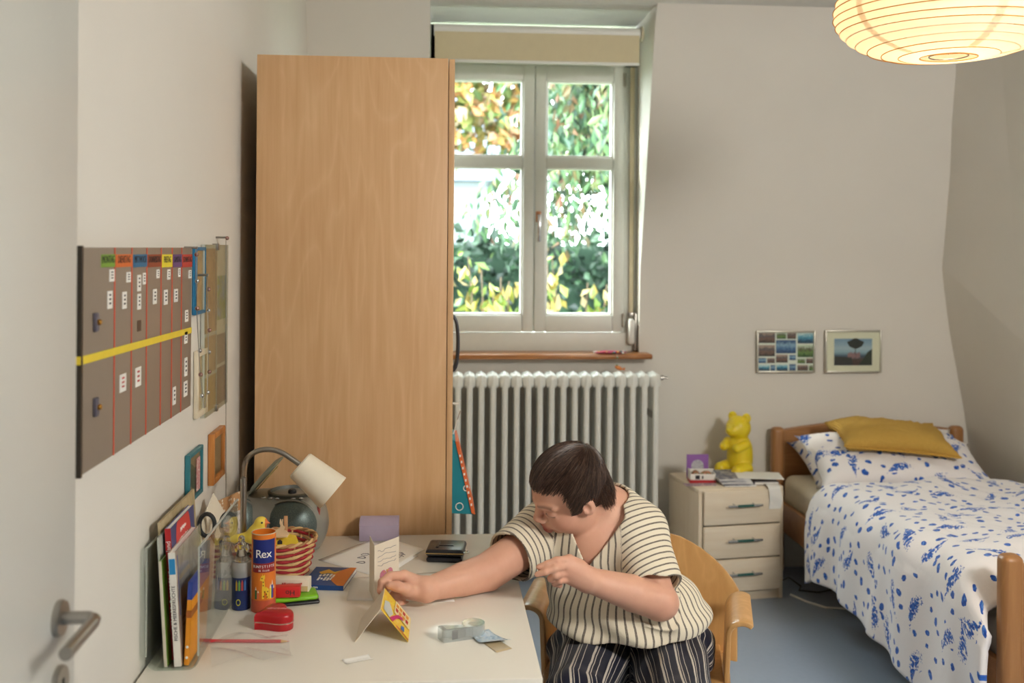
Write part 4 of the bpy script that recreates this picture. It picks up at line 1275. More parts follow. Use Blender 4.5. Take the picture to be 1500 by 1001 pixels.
b_ = MB().box(0, 0.002, 0, 0.06, 0.012, 0.06).box(0.118, 0.12, 0, 0.06, 0.012, 0.045).box(0, 0.12, 0, 0.002, 0.012, 0.042).box(0, 0.12, 0.058, 0.06, 0.012, 0.055)
obj('box_walls', b_, M['paper'], bx)
obj('red_base', MB().box(-0.002, 0.122, -0.002, 0.062, 0, 0.014), M['red'], bx)
obj('lettering', MB().box(0.025, 0.045, -0.0012, -0.0002, 0.018, 0.036).box(0.055, 0.062, -0.0012, -0.0002, 0.02, 0.034), M['ink'], bx)
obj('contents', MB().ball((0.03, 0.03, 0.03), (0.02, 0.02, 0.025), 10, 8).ball((0.08, 0.03, 0.03), (0.03, 0.02, 0.022), 10, 8), blotch('sweets', [(210, 170, 60), (70, 130, 90), (200, 90, 70), (230, 220, 200)], 120), bx)
fl = nsbox('flyer', 'colourful flyer lying at the left front edge of the nightstand', 'flyer', -0.03, 0.075, 0.5205, -6)
obj('flyer_sheet', MB().box(0, 0.15, 0, 0.055, 0, 0.001), blotch('flyer_print', [(200, 206, 214), (120, 90, 110), (220, 190, 190), (80, 100, 130)], 40), fl)
cl_ = [(190, 190, 196), (150, 120, 130), (206, 206, 200), (120, 130, 150), (214, 210, 206)]
for i in range(5):
    m = nsbox('magazine', ['magazine at the bottom of the pile on the nightstand', 'second magazine from the bottom of the nightstand pile', 'middle magazine of the nightstand pile', 'second magazine from the top of the nightstand pile', 'top magazine of the nightstand pile'][i], 'magazine', 0.14 - 0.004 * i, 0.03 + 0.012 * (i % 2) + 0.006 * i, 0.5205 + 0.0062 * i, -9 + 3 * (i % 3))
    m['group'] = 'magazines on the nightstand'
    obj('pages', MB().box(0.001, 0.149, 0.001, 0.199, 0.0008, 0.005), M['paper'], m)
    obj('cover', MB().box(0, 0.15, 0, 0.2, 0.005, 0.006).box(0, 0.15, 0, 0.2, 0, 0.0008), blotch('cover_%d' % i, [cl_[i], (90, 96, 120), (226, 224, 220)], 12), m)
bk = nsbox('notebook', 'thin dark book lying under the white sheet on the nightstand', 'book', 0.29, 0.03, 0.5205, -8)
obj('cover', MB().box(0, 0.115, 0, 0.16, 0, 0.017, 0.002), plain('notebook_grey', (120, 112, 112), 0.5), bk)
obj('pages', MB().box(0.002, 0.113, -0.0005, 0.158, 0.003, 0.014), M['paper'], bk)
sh = nsbox('paper_sheet', 'white sheet of paper on top of the nightstand books', 'paper', 0.215, 0.045, 0.5525, -18)
obj('sheet', MB().box(0, 0.21, 0, 0.148, 0, 0.0012), M['paper'], sh)
rc = nsbox('receipt', 'crumpled white receipt hanging over the front edge of the nightstand', 'receipt', 0.335, -0.022, 0.4, 0)
obj('slip', MB().sheet(lambda a, b: (0.062 * a + 0.004 * math.sin(b * 5), -0.003 + 0.004 * math.sin(b * 7 + a * 2) + max(0, b - 0.86) * 0.30, 0.021 + 0.112 * min(b, 0.93) / 0.93 * 0.97), 6, 16), M['paper'], rc)
cb = obj('white_cable', MB().tube([(1.66, 4.60, 0.006), (1.70, 4.50, 0.006), (1.76, 4.42, 0.006), (1.86, 4.40, 0.006), (1.98, 4.46, 0.006), (2.05, 4.6, 0.006)], 0.005, 8), M['white'])
tag(cb, 'white cable curling on the floor between nightstand and bed', 'cable')
cb = obj('black_cable', MB().tube([(1.66, 4.74, 0.02), (1.70, 4.74, 0.04), (1.75, 4.71, 0.006), (1.72, 4.655, 0.006), (1.80, 4.62, 0.006), (1.90, 4.66, 0.006)], 0.004, 8), M['dark'])
tag(cb, 'black cable on the floor behind the white one', 'cable')
# ================================================================== things on the desk
DZ = 0.7405
def dthing(name, label, cat, x, y, rz=0, z=DZ, group=None):
    return thing(name, label, cat, (x, y, z), math.radians(rz), group)
def dp(u, v, z=0.74):
    p = atZ(u, v, z); return p
XZm = XZ
# ---- acrylic magazine holder
mh = dthing('magazine_holder', 'clear acrylic magazine holder full of books against the left wall', 'holder', -0.533, 2.115)
def ubend(w, h1, h2, th, r=0.025):
    pts = []
    for side in (0, 1):
        pass
    out, inn = [], []
    def arc(cx, cz, r_, a0, a1, n=6):
        return [(cx + r_ * math.cos(math.radians(a0 + (a1 - a0) * i / n)), cz + r_ * math.sin(math.radians(a0 + (a1 - a0) * i / n))) for i in range(n + 1)]
    out = [(-w, h1)] + arc(-w + r, r, r, 180, 270) + arc(w - r, r, r, 270, 360) + [(w, h2)]
    inn = [(w - th, h2)] + list(reversed(arc(w - r, r, r - th, 270, 360))) + list(reversed(arc(-w + r, r, r - th, 180, 270))) + [(-w + th, h1)]
    return out + inn
pol = ubend(0.054, 0.25, 0.25, 0.003)
hv = MB()
n = len(pol); h_ = n // 2
vs = [(x, 0, z) for x, z in pol] + [(x, 0.40, z) for x, z in pol]
fs = []
for i in range(h_ - 1):
    j0, j1 = i, i + 1; k0, k1 = n - 1 - i, n - 2 - i
    fs += [(j0, j1, k1, k0), (n + j0, n + k0, n + k1, n + j1)]
fs += [(i, n + i, n + (i + 1) % n, (i + 1) % n) for i in range(n)]
hv.add(vs, fs)
obj('acrylic_body', hv, M['acryl'], mh, True, 50)
rim = MB()
for x in (-0.0525, 0.0525):
    rim.box(x - 0.0018, x + 0.0018, 0, 0.40, 0.2495, 0.253)
    rim.box(x - 0.0018, x + 0.0018, -0.0015, 0.0005, 0.03, 0.253)
obj('polished_rim', rim, clear('acrylic_rim', (0.80, 0.86, 0.82), 1.49, 0.1, 0.45, (0.75, 0.76, 0.7)), mh)

def book(label, x, y, tilt_deg, w, h, th, cov, pages=M['paper'], spine=None, spine_col=None, z=DZ + 0.004, name='book', cover_marks=None, yaw=0):
    """stands upright with its spine towards the room's door; x = left foot, th = thickness, w = length along the wall"""
    t = thing(name, label, 'book', (x, y, z), 0, 'books in the acrylic holder', rot=(0, math.radians(tilt_deg), math.radians(yaw)))
    c = MB().box(0, 0.0012, 0, w, 0, h).box(th - 0.0012, th, 0, w, 0, h)
    obj('cover', c, cov, t)
    obj('spine', MB().box(0, th, -0.0012, 0.0005, 0, h), spine_col or cov, t)
    obj('pages', MB().box(0.0012, th - 0.0012, 0.001, w - 0.003, 0.002, h - 0.002), pages, t)
    if spine:
        body, size, mat, pos = spine
        text('spine_title', body, size, frame_m((th / 2, -0.0015, pos), (0, 0, 1), (-1, 0, 0)), mat, t)
    return t
white_c = plain('cover_white', (236, 232, 224), 0.4)
redb = plain('cover_red', (186, 32, 40), 0.4)
t = book('tall pale photo booklet at the wall side of the acrylic holder', -0.5612, 2.17, -3.5, 0.3, 0.285, 0.005, blotch('booklet', [(214, 196, 160), (180, 160, 120), (150, 160, 130)], 9))
t = book('thin grey-green folder in the acrylic holder beside the pale booklet', -0.5556, 2.14, -3.5, 0.24, 0.262, 0.004, plain('folder_grey', (196, 200, 190), 0.5))
t = book('green and white brochure standing in front in the holder', -0.5511, 2.125, -3.5, 0.21, 0.218, 0.006, plain('brochure_green', (110, 152, 48), 0.45), spine_col=plain('brochure_spine', (216, 208, 190), 0.5))
t = book('red book with dark blue cover and red disc standing in the holder', -0.5446, 2.16, -3.5, 0.20, 0.275, 0.012, plain('cover_navy', (70, 74, 122), 0.4), spine_col=redb, spine=('yaland', 0.0135, M['white_ink'], 0.232))
marks('spine_print', t, frame_m((0.006, -0.0014, 0.12), (0, 0, 1), (-1, 0, 0)), 0.15, 0.007, 22, M['white_ink'], 3)
disc = MB().lathe([(0.062, 0), (0.062, 0.0003)], 40, Matrix.Translation((0.01203, 0.10, 0.235)) @ Matrix.Rotation(math.radians(90), 4, 'Y'))
disc.v = [(x, y, min(z, 0.2745)) for x, y, z in disc.v]
obj('cover_disc', disc, plain('disc_red', (206, 60, 56), 0.4), t)
for zz_, ww_ in ((0.252, 0.05), (0.232, 0.075)):
    marks('cover_print', t, frame_m((0.01260, 0.10, zz_), (0, 1, 0), (0, 0, 1)), ww_, 0.011, 9, M['white_ink'], int(zz_ * 1000))
t = book('white cookbook with a fish cover standing in the holder', -0.5308, 2.125, -3.5, 0.20, 0.235, 0.014, blotch('cook_cover', [(222, 216, 204), (196, 178, 160), (150, 128, 116), (226, 222, 214)], 8), spine_col=white_c, spine=('FISCHE & MEERESFRÜCHTE', 0.0095, M['ink'], 0.11))
obj('blue_label', MB().box(0.001, 0.013, -0.0016, -0.0008, 0.19, 0.222), plain('label_blue', (40, 140, 200), 0.5), t)
text('cover_title', 'Fis', 0.055, frame_m((0.0146, 0.05, 0.07), (0, 1, 0), (0, 0, 1)), plain('brown_ink', (78, 50, 40), 0.6), t)
obj('cover_rule', MB().box(0.014, 0.0146, 0.012, 0.018, 0.10, 0.225), plain('rule_blue', (70, 76, 140), 0.5), t)
sv = thing('clear_sleeve', 'cloudy clear plastic sleeve standing beside the white cookbook', 'sleeve', (-0.5152, 2.135, DZ + 0.004), 0, None, rot=(0, math.radians(-3.5), 0))
obj('film', MB().box(0, 0.0015, 0, 0.2, 0, 0.238), M['film'], sv)
ob = thing('ring_binder_strip', 'orange binder strip with white rivets leaning in the acrylic holder', 'binder', (-0.5132, 2.13, DZ + 0.0045), 0, None, rot=(0, math.radians(2.5), 0))
obj('binder_body', MB().box(0, 0.010, 0, 0.16, 0, 0.165, 0.001), plain('binder_orange', (238, 154, 36), 0.4), ob)
obj('binder_cap', MB().box(0.0, 0.0101, -0.001, 0.16, 0.135, 0.172, 0.001), plain('binder_blue', (44, 70, 160), 0.4), ob)
obj('band', MB().box(-0.0004, 0.0104, -0.0006, 0.1, 0.098, 0.113), plain('binder_band', (170, 96, 36), 0.5), ob)
for z in (0.016, 0.038):
    obj('rivet', MB().ball((0.005, -0.001, z), (0.003, 0.0012, 0.003), 10, 6), M['white'], ob)

# ---- envelopes, patterned paper and scissors standing behind the holder
en = thing('envelope', 'cream envelope standing against the left wall behind the holder', 'envelope', (-0.585, 2.60, DZ), 0, None, rot=(0, 0, math.radians(-16)))
obj('envelope_sheet', MB().prism([(0, 0), (0.13, 0), (0.13, 0.16), (0.062, 0.232), (0, 0.175)], 0, 0.002, Matrix.Rotation(math.radians(90), 4, 'Z') @ Matrix(((1, 0, 0, 0), (0, 0, 1, 0), (0, 1, 0, 0), (0, 0, 0, 1)))), M['paper_w'], en)
pt_ = thing('patterned_card', 'brown card with white dots standing beside the cream envelope', 'card', (-0.578, 2.70, DZ), 0, None, rot=(0, math.radians(4), math.radians(-20)))
def dots():
    t = NT('dotted_card')
    v = t.node('ShaderNodeTexVoronoi'); v.inputs['Scale'].default_value = 90; t.link(t.coord(), v.inputs['Vector'])
    t.link(t.mix(t.val('LESS_THAN', v.outputs['Distance'], 0.3), lin((196, 150, 104)), lin((236, 226, 210))), t.b.inputs['Base Color'])
    return t.m
obj('card_sheet', MB().box(0, 0.002, 0, 0.13, 0, 0.205), dots(), pt_)
sc = thing('scissors', 'scissors with black handles standing behind the acrylic holder', 'scissors', (-0.545, 2.60, DZ + 0.002))
for s_ in (-1, 1):
    cx = s_ * 0.026
    lp = MB().tube([(cx + 0.019 * math.cos(a), 0.002 * s_, 0.165 + 0.028 * math.sin(a)) for a in [2 * math.pi * i / 20 for i in range(20)]], 0.0055, 8, closed=True)
    lp.tube([(cx - s_ * 0.012, 0.002 * s_, 0.142), (s_ * 0.004, 0.002 * s_, 0.12)], 0.005, 8)
    lo_ = obj('handle', lp, M['dark'], sc)
    obj('blade', MB().add([(s_ * 0.006, 0.002 * s_, 0.125), (-s_ * 0.006, 0.002 * s_, 0.125), (-s_ * 0.010, 0.002 * s_, 0.02), (-s_ * 0.004, 0.002 * s_, 0.0), (s_ * 0.006, 0.0035 * s_, 0.125), (-s_ * 0.006, 0.0035 * s_, 0.125), (-s_ * 0.010, 0.0035 * s_, 0.02), (-s_ * 0.004, 0.0035 * s_, 0.0)], [(0, 1, 2, 3), (4, 7, 6, 5), (0, 4, 5, 1), (1, 5, 6, 2), (2, 6, 7, 3), (3, 7, 4, 0)]), M['chrome'], lo_)
# small white card with black speckles
wc = thing('speckled_card', 'white speckled card standing in front of the brown dotted one', 'card', (-0.556, 2.69, DZ), 0, None, rot=(0, math.radians(3), math.radians(-24)))
obj('card_sheet', MB().box(0, 0.0015, 0, 0.10, 0, 0.165), blotch('speckle', [(236, 232, 226), (228, 224, 218), (90, 90, 96)], 70, detail=5), wc)

# ---- desk lamp
lx, ly = -0.500, 2.70
dl = dthing('desk_lamp', 'white desk lamp with steel gooseneck bent over the radio', 'lamp', lx, ly)
obj('base', MB().lathe([(0.015, 0), (0.016, 0.004), (0.015, 0.016), (0.011, 0.022), (0.0095, 0.03)], 36), M['steel'], dl)
obj('stem', MB().tube([(0, 0, 0.02), (0, 0, 0.262)], 0.0085, 16), M['steel'], dl)
def LP(u, v): return at(u, v, 2.735) - Vector((lx, ly, DZ))
gp = [Vector((0, 0, 0.26)), LP(359, 680), LP(366, 668), LP(380, 660), LP(398, 659), LP(414, 664), LP(428, 673), LP(440, 681)]
fine = []
for i in range(len(gp) - 1):
    p0, p1, p2, p3 = gp[max(0, i - 1)], gp[i], gp[i + 1], gp[min(len(gp) - 1, i + 2)]
    for k in range(8):
        t_ = k / 8
        fine.append(0.5 * ((2 * p1) + (p2 - p0) * t_ + (2 * p0 - 5 * p1 + 4 * p2 - p3) * t_ ** 2 + (3 * p1 - p0 - 3 * p2 + p3) * t_ ** 3))
fine.append(gp[-1])
obj('gooseneck', MB().tube(fine, [0.0068 + 0.0007 * (i % 2) for i in range(len(fine))], 14), M['steel'], dl)
sa, sb = LP(439, 681), LP(487, 722)
zz = (sb - sa).normalized()
LM = frame_m(sa, zz.orthogonal(), zz.cross(zz.orthogonal()))
if (LM.to_3x3() @ Vector((0, 0, 1))).dot(zz) < 0: LM = LM @ Matrix.Rotation(math.pi, 4, 'X')
L_ = (sb - sa).length
obj('lamp_shade', MB().lathe([(0.0, 0.0), (0.037, 0.0), (0.041, 0.004), (0.053, L_ * 1.02), (0.051, L_ * 1.02), (0.039, 0.006), (0.0, 0.005)], 40, LM, cap=False), plain('lamp_white', (240, 232, 212), 0.35, var=0.01), dl)
obj('bulb', MB().ball(sa + zz * 0.055, 0.024, 16, 10), plain('bulb_frost', (240, 238, 230), 0.3), dl)

# ---- radio with open lid
ra = dthing('cd_radio', 'silver grey portable radio with its disc lid open behind the basket', 'radio', -0.440, 2.966, -3)
M['silver_pl'] = plain('silver_plastic', (150, 150, 142), 0.35, 0.35)
M['sage_pl'] = plain('sage_plastic', (128, 138, 124), 0.4, 0.2)
RZ = 1.26
F = Field((-0.17, -0.12, -0.002), (0.17, 0.12, 0.20), 0.004)
F.ell((0, 0, 0.075), (0.128, 0.098, 0.105), None, 0.02)
F.ell((0.055, 0.0, 0.072), (0.072, 0.095, 0.102), None, 0.03)
F.ell((-0.065, 0.0, 0.072), (0.068, 0.095, 0.102), None, 0.03)
zg = np.arange(F.n[2], dtype=np.float32) * F.h + F.lo[2]
F.f = np.maximum(F.f, (0.001 - zg)[None, None, :])
F.f = np.maximum(F.f, (zg - 0.158)[None, None, :])
body = F.build('radio_body', M['silver_pl'], ra, 4)
def speaker_grille():
    t = NT('speaker_mesh')
    v = t.node('ShaderNodeTexVoronoi'); v.inputs['Scale'].default_value = 420; t.link(t.coord(), v.inputs['Vector'])
    t.link(t.mix(v.outputs['Distance'], lin((70, 84, 84)), lin((112, 126, 122))), t.b.inputs['Base Color'])
    t.b.inputs['Roughness'].default_value = 0.4; t.b.inputs['Metallic'].default_value = 0.4
    return t.m
sg = speaker_grille()
for cx, rx in ((0.040, 0.074), (-0.092, 0.040)):
    g1 = obj('speaker_grille', MB().ball((cx, -0.064, 0.084), (rx, 0.050, 0.073), 32, 18), sg, ra)
    ring = MB().tube([(cx + (rx * 0.98) * math.cos(a), -0.084 + 0.018 * abs(math.cos(a)), 0.084 + 0.0725 * math.sin(a)) for a in [2 * math.pi * i / 40 for i in range(40)]], 0.0028, 8, closed=True)
    obj('grille_ring', ring, M['silver_pl'], g1)
DW = Matrix.Translation((0.03, 0.0, 0.031))
obj('disc_well', MB().lathe([(0.068, 0.124), (0.070, 0.134), (0.062, 0.136), (0.060, 0.127), (0.0, 0.126)], 40, DW, cap=False), plain('well_grey', (92, 96, 90), 0.4), ra)
obj('spindle', MB().lathe([(0.012, 0.126), (0.012, 0.134), (0.008, 0.138)], 20, DW), M['dark'], ra)
lidM = Matrix.Translation((-0.095, 0.0, 0.150)) @ Matrix.Rotation(math.radians(-49), 4, 'Y')
ld = obj('lid', MB().lathe([(0.0, 0.012), (0.05, 0.010), (0.068, 0.004), (0.072, 0.0), (0.068, -0.003), (0.0, -0.001)], 40, lidM @ Matrix.Translation((0.075, 0, 0)), cap=False), M['sage_pl'], ra)
obj('lid_disc', MB().lathe([(0.0, -0.006), (0.045, -0.006), (0.045, -0.008), (0.0, -0.0085)], 32, lidM @ Matrix.Translation((0.072, 0, 0)), cap=False), plain('disc_gold', (150, 146, 80), 0.25, 0.5), ld)
for i, (x, y) in enumerate(((-0.04, -0.055), (-0.02, -0.062), (0.0, -0.065), (0.045, -0.066), (0.066, -0.062))):
    obj('button', MB().ball((x, y, 0.157), (0.008, 0.004, 0.004), 12, 6), M['chrome'], ra)
obj('side_slot', MB().box(0.110, 0.118, -0.05, -0.02, 0.105, 0.13, 0.002), plain('slot_red', (150, 70, 60), 0.5), ra)

# ---- woven basket with ornaments
bs = dthing('woven_basket', 'round woven basket in red and straw colours on the desk', 'basket', -0.404, 2.735)
straw = plain('straw', (222, 186, 130), 0.6, var=0.1); redw = plain('red_willow', (170, 44, 52), 0.55, var=0.1)
NS = 18
for k in range(11):
    z = 0.006 + 0.0080 * k
    r = 0.066 + 0.020 * (k / 10) ** 0.8
    pts = [((r + 0.0030 * math.cos(NS / 2 * a + math.pi * (k % 2))) * math.cos(a), (r + 0.0030 * math.cos(NS / 2 * a + math.pi * (k % 2))) * math.sin(a), z + 0.003 * math.sin(a * 3 + k * 0.35)) for a in [2 * math.pi * i / 72 for i in range(72)]]
    obj('woven_strand', MB().tube(pts, 0.0042, 7, closed=True), redw if k % 2 == 0 else straw, bs)
for i in range(NS):
    a = 2 * math.pi * i / NS
    obj('stake', MB().tube([((0.064) * math.cos(a), 0.064 * math.sin(a), 0.002), (0.086 * math.cos(a), 0.086 * math.sin(a), 0.092)], 0.0026, 6), straw, bs)
for j in (0, 1):
    pts = [(0.0885 * math.cos(a) + 0.003 * math.cos(12 * a + math.pi * j) * math.cos(a), 0.0885 * math.sin(a) + 0.003 * math.cos(12 * a + math.pi * j) * math.sin(a), 0.094 + 0.003 * math.sin(12 * a + math.pi * j)) for a in [2 * math.pi * i / 96 for i in range(96)]]
    obj('braided_rim', MB().tube(pts, 0.0034, 7, closed=True), (straw, plain('straw_dark', (176, 130, 84), 0.6))[j], bs)
obj('basket_base', MB().lathe([(0.0, 0.001), (0.063, 0.001), (0.063, 0.006), (0.0, 0.006)], 30, cap=False), straw, bs)
# bird
bi = thing('yellow_bird', 'small yellow bird figurine perched on the basket rim', 'figurine', (-0.466, 2.655, 0.850))
bi.scale = (1.22, 1.22, 1.22)
F = Field((-0.07, -0.05, -0.03), (0.06, 0.05, 0.07), 0.0016)
F.ell((0.008, 0, 0.014), (0.021, 0.017, 0.022), None, 0.01).ell((0.016, 0, 0.038), (0.014, 0.013, 0.013), None, 0.008)
F.cone((-0.008, 0, 0.008), (-0.05, 0.0, 0.004), 0.012, 0.006, 0.008).cone((0.026, -0.003, 0.040), (0.036, -0.005, 0.038), 0.004, 0.001, 0.003)
yb = F.build('bird_body', None, bi, 2)
def birdmat():
    t = NT('bird_paint')
    ge = t.node('ShaderNodeTexCoord'); sx = t.node('ShaderNodeSeparateXYZ'); t.link(ge.outputs['Object'], sx.inputs[0])
    c = lin((240, 214, 84))
    t.link(t.mix(t.val('GREATER_THAN', sx.outputs[0], 0.0255), c, lin((220, 120, 60))), t.b.inputs['Base Color'])
    t.b.inputs['Roughness'].default_value = 0.45
    return t.m
yb.data.materials.append(birdmat())
obj('eye', MB().ball((0.020, -0.0125, 0.041), 0.0022, 8, 6), M['ink'], bi)
# wooden rabbits
rab = [(-0.013, 0.0), (-0.015, 0.008), (-0.012, 0.018), (-0.004, 0.022), (-0.001, 0.027), (-0.004, 0.036), (-0.003, 0.046), (0.0, 0.046), (0.001, 0.037), (0.003, 0.046), (0.006, 0.045), (0.005, 0.034), (0.006, 0.028), (0.011, 0.024), (0.010, 0.019), (0.008, 0.016), (0.016, 0.012), (0.022, 0.004), (0.020, 0.0)]
rm = plain('plywood_pale', (226, 198, 158), 0.6)
def rabbit(label, x, y, z, s, flip):
    t = thing('wooden_rabbit', label, 'ornament', (x, y, z), math.radians(6), 'wooden rabbits in the basket')
    obj('rabbit_cutout', MB().prism([((-a if flip else a) * s, b * s) for a, b in rab], -0.002, 0.002, XZm(0)), rm, t)
    obj('stand', MB().box(-0.018 * s, 0.018 * s, -0.006, 0.006, -0.003, 0.001), rm, t)
rabbit('larger pale wooden rabbit cut-out standing in the basket', -0.400, 2.685, 0.853, 0.95, False)
rabbit('tiny wooden rabbit cut-out between bird and larger rabbit', -0.432, 2.672, 0.845, 0.55, True)
pg = thing('clothes_peg', 'small wooden peg standing behind the larger rabbit', 'peg', (-0.392, 2.715, 0.815), 0.2)
obj('peg_half', MB().box(-0.005, 0.005, -0.004, 0.004, 0, 0.082, 0.001), plain('peg_wood', (200, 150, 104), 0.6), pg)
ch = thing('yellow_house_ornament', 'yellow wedge-shaped house ornament lying in the basket', 'ornament', (-0.400, 2.722, 0.824), math.radians(12))
ch.scale = (0.8, 0.8, 0.8)
obj('wedge', MB().prism([(-0.038, 0), (0.05, 0), (0.044, 0.014), (-0.022, 0.034), (-0.034, 0.026)], -0.028, 0.028, XZm(0)), plain('ornament_yellow', (238, 206, 60), 0.5), ch)
obj('doorway', MB().prism([(-0.020, 0.004), (-0.004, 0.004), (-0.004, 0.014), (-0.012, 0.02), (-0.02, 0.014)], -0.0288, -0.0280, XZm(0)), M['ink'], ch)

# ---- pencil tube, pencil tin, crystal figurine
tb = dthing('pencil_tube', 'tall orange and blue pencil tube with a giraffe picture', 'tube', -0.407, 2.462)
RT_, HT = 0.0285, 0.186
M['t_or'] = plain('tube_orange', (228, 126, 40), 0.35); M['t_bl'] = plain('tube_blue', (28, 44, 122), 0.35); M['t_rd'] = plain('tube_red', (150, 40, 44), 0.35)
def ring(r, z0, z1, a0=0, a1=2 * math.pi, n=40):
    full_ = abs(a1 - a0 - 2 * math.pi) < 1e-6
    mb = MB()
    return mb.sheet(lambda a, b: (r * math.cos(a0 + (a1 - a0) * a), r * math.sin(a0 + (a1 - a0) * a), z0 + (z1 - z0) * b), n, 1)
obj('tube_wall', MB().lathe([(RT_ - 0.002, 0.004), (RT_, 0.0), (RT_, HT), (RT_ - 0.0016, HT), (RT_ - 0.0018, 0.004), (0, 0.004)], 44, cap=False), M['t_or'], tb)
FA = math.radians(-80)           # the side that faces the door
obj('blue_panel', ring(RT_ + 0.0003, 0.118, HT - 0.012, FA - 1.05, FA + 1.05), M['t_bl'], tb)
obj('red_band', ring(RT_ + 0.0004, 0.096, 0.118, FA - 1.05, FA + 1.05), M['t_rd'], tb)
obj('foot_band', ring(RT_ + 0.0003, 0.0, 0.030), plain('tube_foot', (196, 88, 60), 0.4), tb)
obj('rim', MB().tube([(RT_ * math.cos(a), RT_ * math.sin(a), HT) for a in [2 * math.pi * i / 40 for i in range(40)]], 0.0012, 6, closed=True), plain('tube_rim', (206, 190, 160), 0.5), tb)
def wrap_text(name, body, size, zc, mat, parent, r, ang, cw):
    n_ = len(body); mb = MB()
    for i, chh in enumerate(body):
        if chh == ' ': continue
        a = ang + (i - (n_ - 1) / 2) * cw
        nx = Vector((math.cos(a), math.sin(a), 0)); tx = Vector((-math.sin(a), math.cos(a), 0))
        me = text(name, chh, size, frame_m(nx * r + Vector((0, 0, zc)), tx, (0, 0, 1)), mat, parent, raw=True)
        mb.add([v.co for v in me.vertices], [tuple(p.vertices) for p in me.polygons])
        bpy.data.meshes.remove(me)
    obj(name, mb, mat, parent, False)['kind'] = 'stuff'
wrap_text('brand_name', 'Rex', 0.027, 0.140, M['white_ink'], tb, RT_ + 0.0012, FA, 0.42)
wrap_text('product_name', 'BUNTSTIFTE', 0.0088, 0.110, M['white_ink'], tb, RT_ + 0.0009, FA, 0.195)
wrap_text('piece_count', '36 Stück', 0.0062, 0.101, M['white_ink'], tb, RT_ + 0.0009, FA, 0.115)
def wrapped(poly_):
    """flat outline (angle offset in metres, height) laid on the tube"""
    mb = MB()
    n_ = len(poly_)
    mb.add([((RT_ + 0.0009) * math.cos(FA + x / RT_), (RT_ + 0.0009) * math.sin(FA + x / RT_), z) for x, z in poly_], [tuple(range(n_))])
    return mb
gy = plain('giraffe_yellow', (244, 208, 60), 0.4)
gb = MB()
for pl_ in ([(-0.004, 0.034), (0.012, 0.034), (0.012, 0.056), (0.006, 0.062), (-0.004, 0.06)], [(-0.004, 0.056), (0.003, 0.060), (0.001, 0.082), (-0.003, 0.082)], [(-0.009, 0.078), (-0.002, 0.076), (0.003, 0.083), (0.001, 0.09), (-0.006, 0.088)], [(-0.004, 0.088), (-0.003, 0.094), (-0.0015, 0.088)], [(0.0, 0.088), (0.002, 0.093), (0.003, 0.086)]):
    gb.add(wrapped(pl_).v, [tuple(range(len(pl_)))])
obj('giraffe_print', gb, gy, tb, False, fix=False)
sp = MB()
for x, z in ((0.0, 0.04), (0.006, 0.045), (0.002, 0.051), (0.009, 0.051), (-0.001, 0.066), (-0.001, 0.074), (-0.004, 0.083), (0.008, 0.038)):
    q = wrapped([(x + 0.0016 * math.cos(a), z + 0.0018 * math.sin(a)) for a in [1.047 * i for i in range(6)]])
    sp.add([tuple(Vector(p) * 1.0 + Vector((p[0], p[1], 0)).normalized() * 0.0004) for p in q.v], [tuple(range(6))])
obj('giraffe_spots', sp, plain('giraffe_spot', (120, 80, 40), 0.5), tb, False, fix=False)
for x, h, c in ((-0.019, 0.03, (60, 120, 70)), (-0.013, 0.022, (230, 120, 80)), (0.016, 0.036, (240, 220, 80)), (0.021, 0.045, (50, 80, 160)), (0.026, 0.032, (200, 60, 50))):
    o = obj('pencil_print', wrapped([(x - 0.0024, 0.033), (x + 0.0024, 0.033), (x + 0.0024, 0.033 + h * 0.7), (x - 0.0024, 0.033 + h * 0.7)]), plain('print_%d' % int(x * 1e4), c, 0.4), tb, False, fix=False)
    obj('pencil_tip_print', wrapped([(x - 0.0024, 0.033 + h * 0.7), (x + 0.0024, 0.033 + h * 0.7), (x, 0.033 + h)]), plain('print_tip_%d' % int(x * 1e4), (244, 226, 200), 0.5), o, False, fix=False)

tn = dthing('pencil_tin', 'short dark blue pencil tin with a clear lid beside the orange tube', 'tin', -0.462, 2.475)
obj('tin_wall', MB().lathe([(0.0, 0), (0.0215, 0), (0.0225, 0.002), (0.0225, 0.085), (0.0, 0.085)], 36, cap=False), plain('tin_blue', (26, 44, 96), 0.35), tn)
obj('clear_lid', MB().lathe([(0.0228, 0.078), (0.0232, 0.11), (0.021, 0.113), (0.0, 0.113)], 36, cap=False), clear('lid_plastic', (0.85, 0.85, 0.82), 1.45, 0.1, 0.3), tn)
for i, c in enumerate(((200, 160, 60), (110, 170, 70), (180, 70, 60), (70, 120, 180))):
    a = FA - 0.5 + 0.3 * i
    q = [(0.0228 * math.cos(a + d), 0.0228 * math.sin(a + d), z) for d, z in ((-0.1, 0.048), (0.1, 0.048), (0.1, 0.066), (0, 0.074), (-0.1, 0.066))]
    obj('pencil_print', MB().add(q, [(0, 1, 2, 3, 4)]), plain('tin_print_%d' % i, c, 0.4), tn, False, fix=False)
obj('yellow_ring_print', MB().add([(0.0229 * math.cos(FA - 0.3 + 0.25 * math.cos(a) * k), 0.0229 * math.sin(FA - 0.3 + 0.25 * math.cos(a) * k), 0.02 + 0.008 * math.sin(a) * k) for k in (1, 0.7) for a in [2 * math.pi * i / 16 for i in range(16)]], [(i, (i + 1) % 16, 16 + (i + 1) % 16, 16 + i) for i in range(16)]), plain('ring_yellow', (190, 190, 60), 0.4), tn, False, fix=False)
cr = thing('crystal_figurine', 'clear crystal angel figurine standing on the blue pencil tin', 'figurine', (-0.462, 2.475, DZ + 0.1135))
F = Field((-0.03, -0.03, 0), (0.03, 0.03, 0.065), 0.0018)
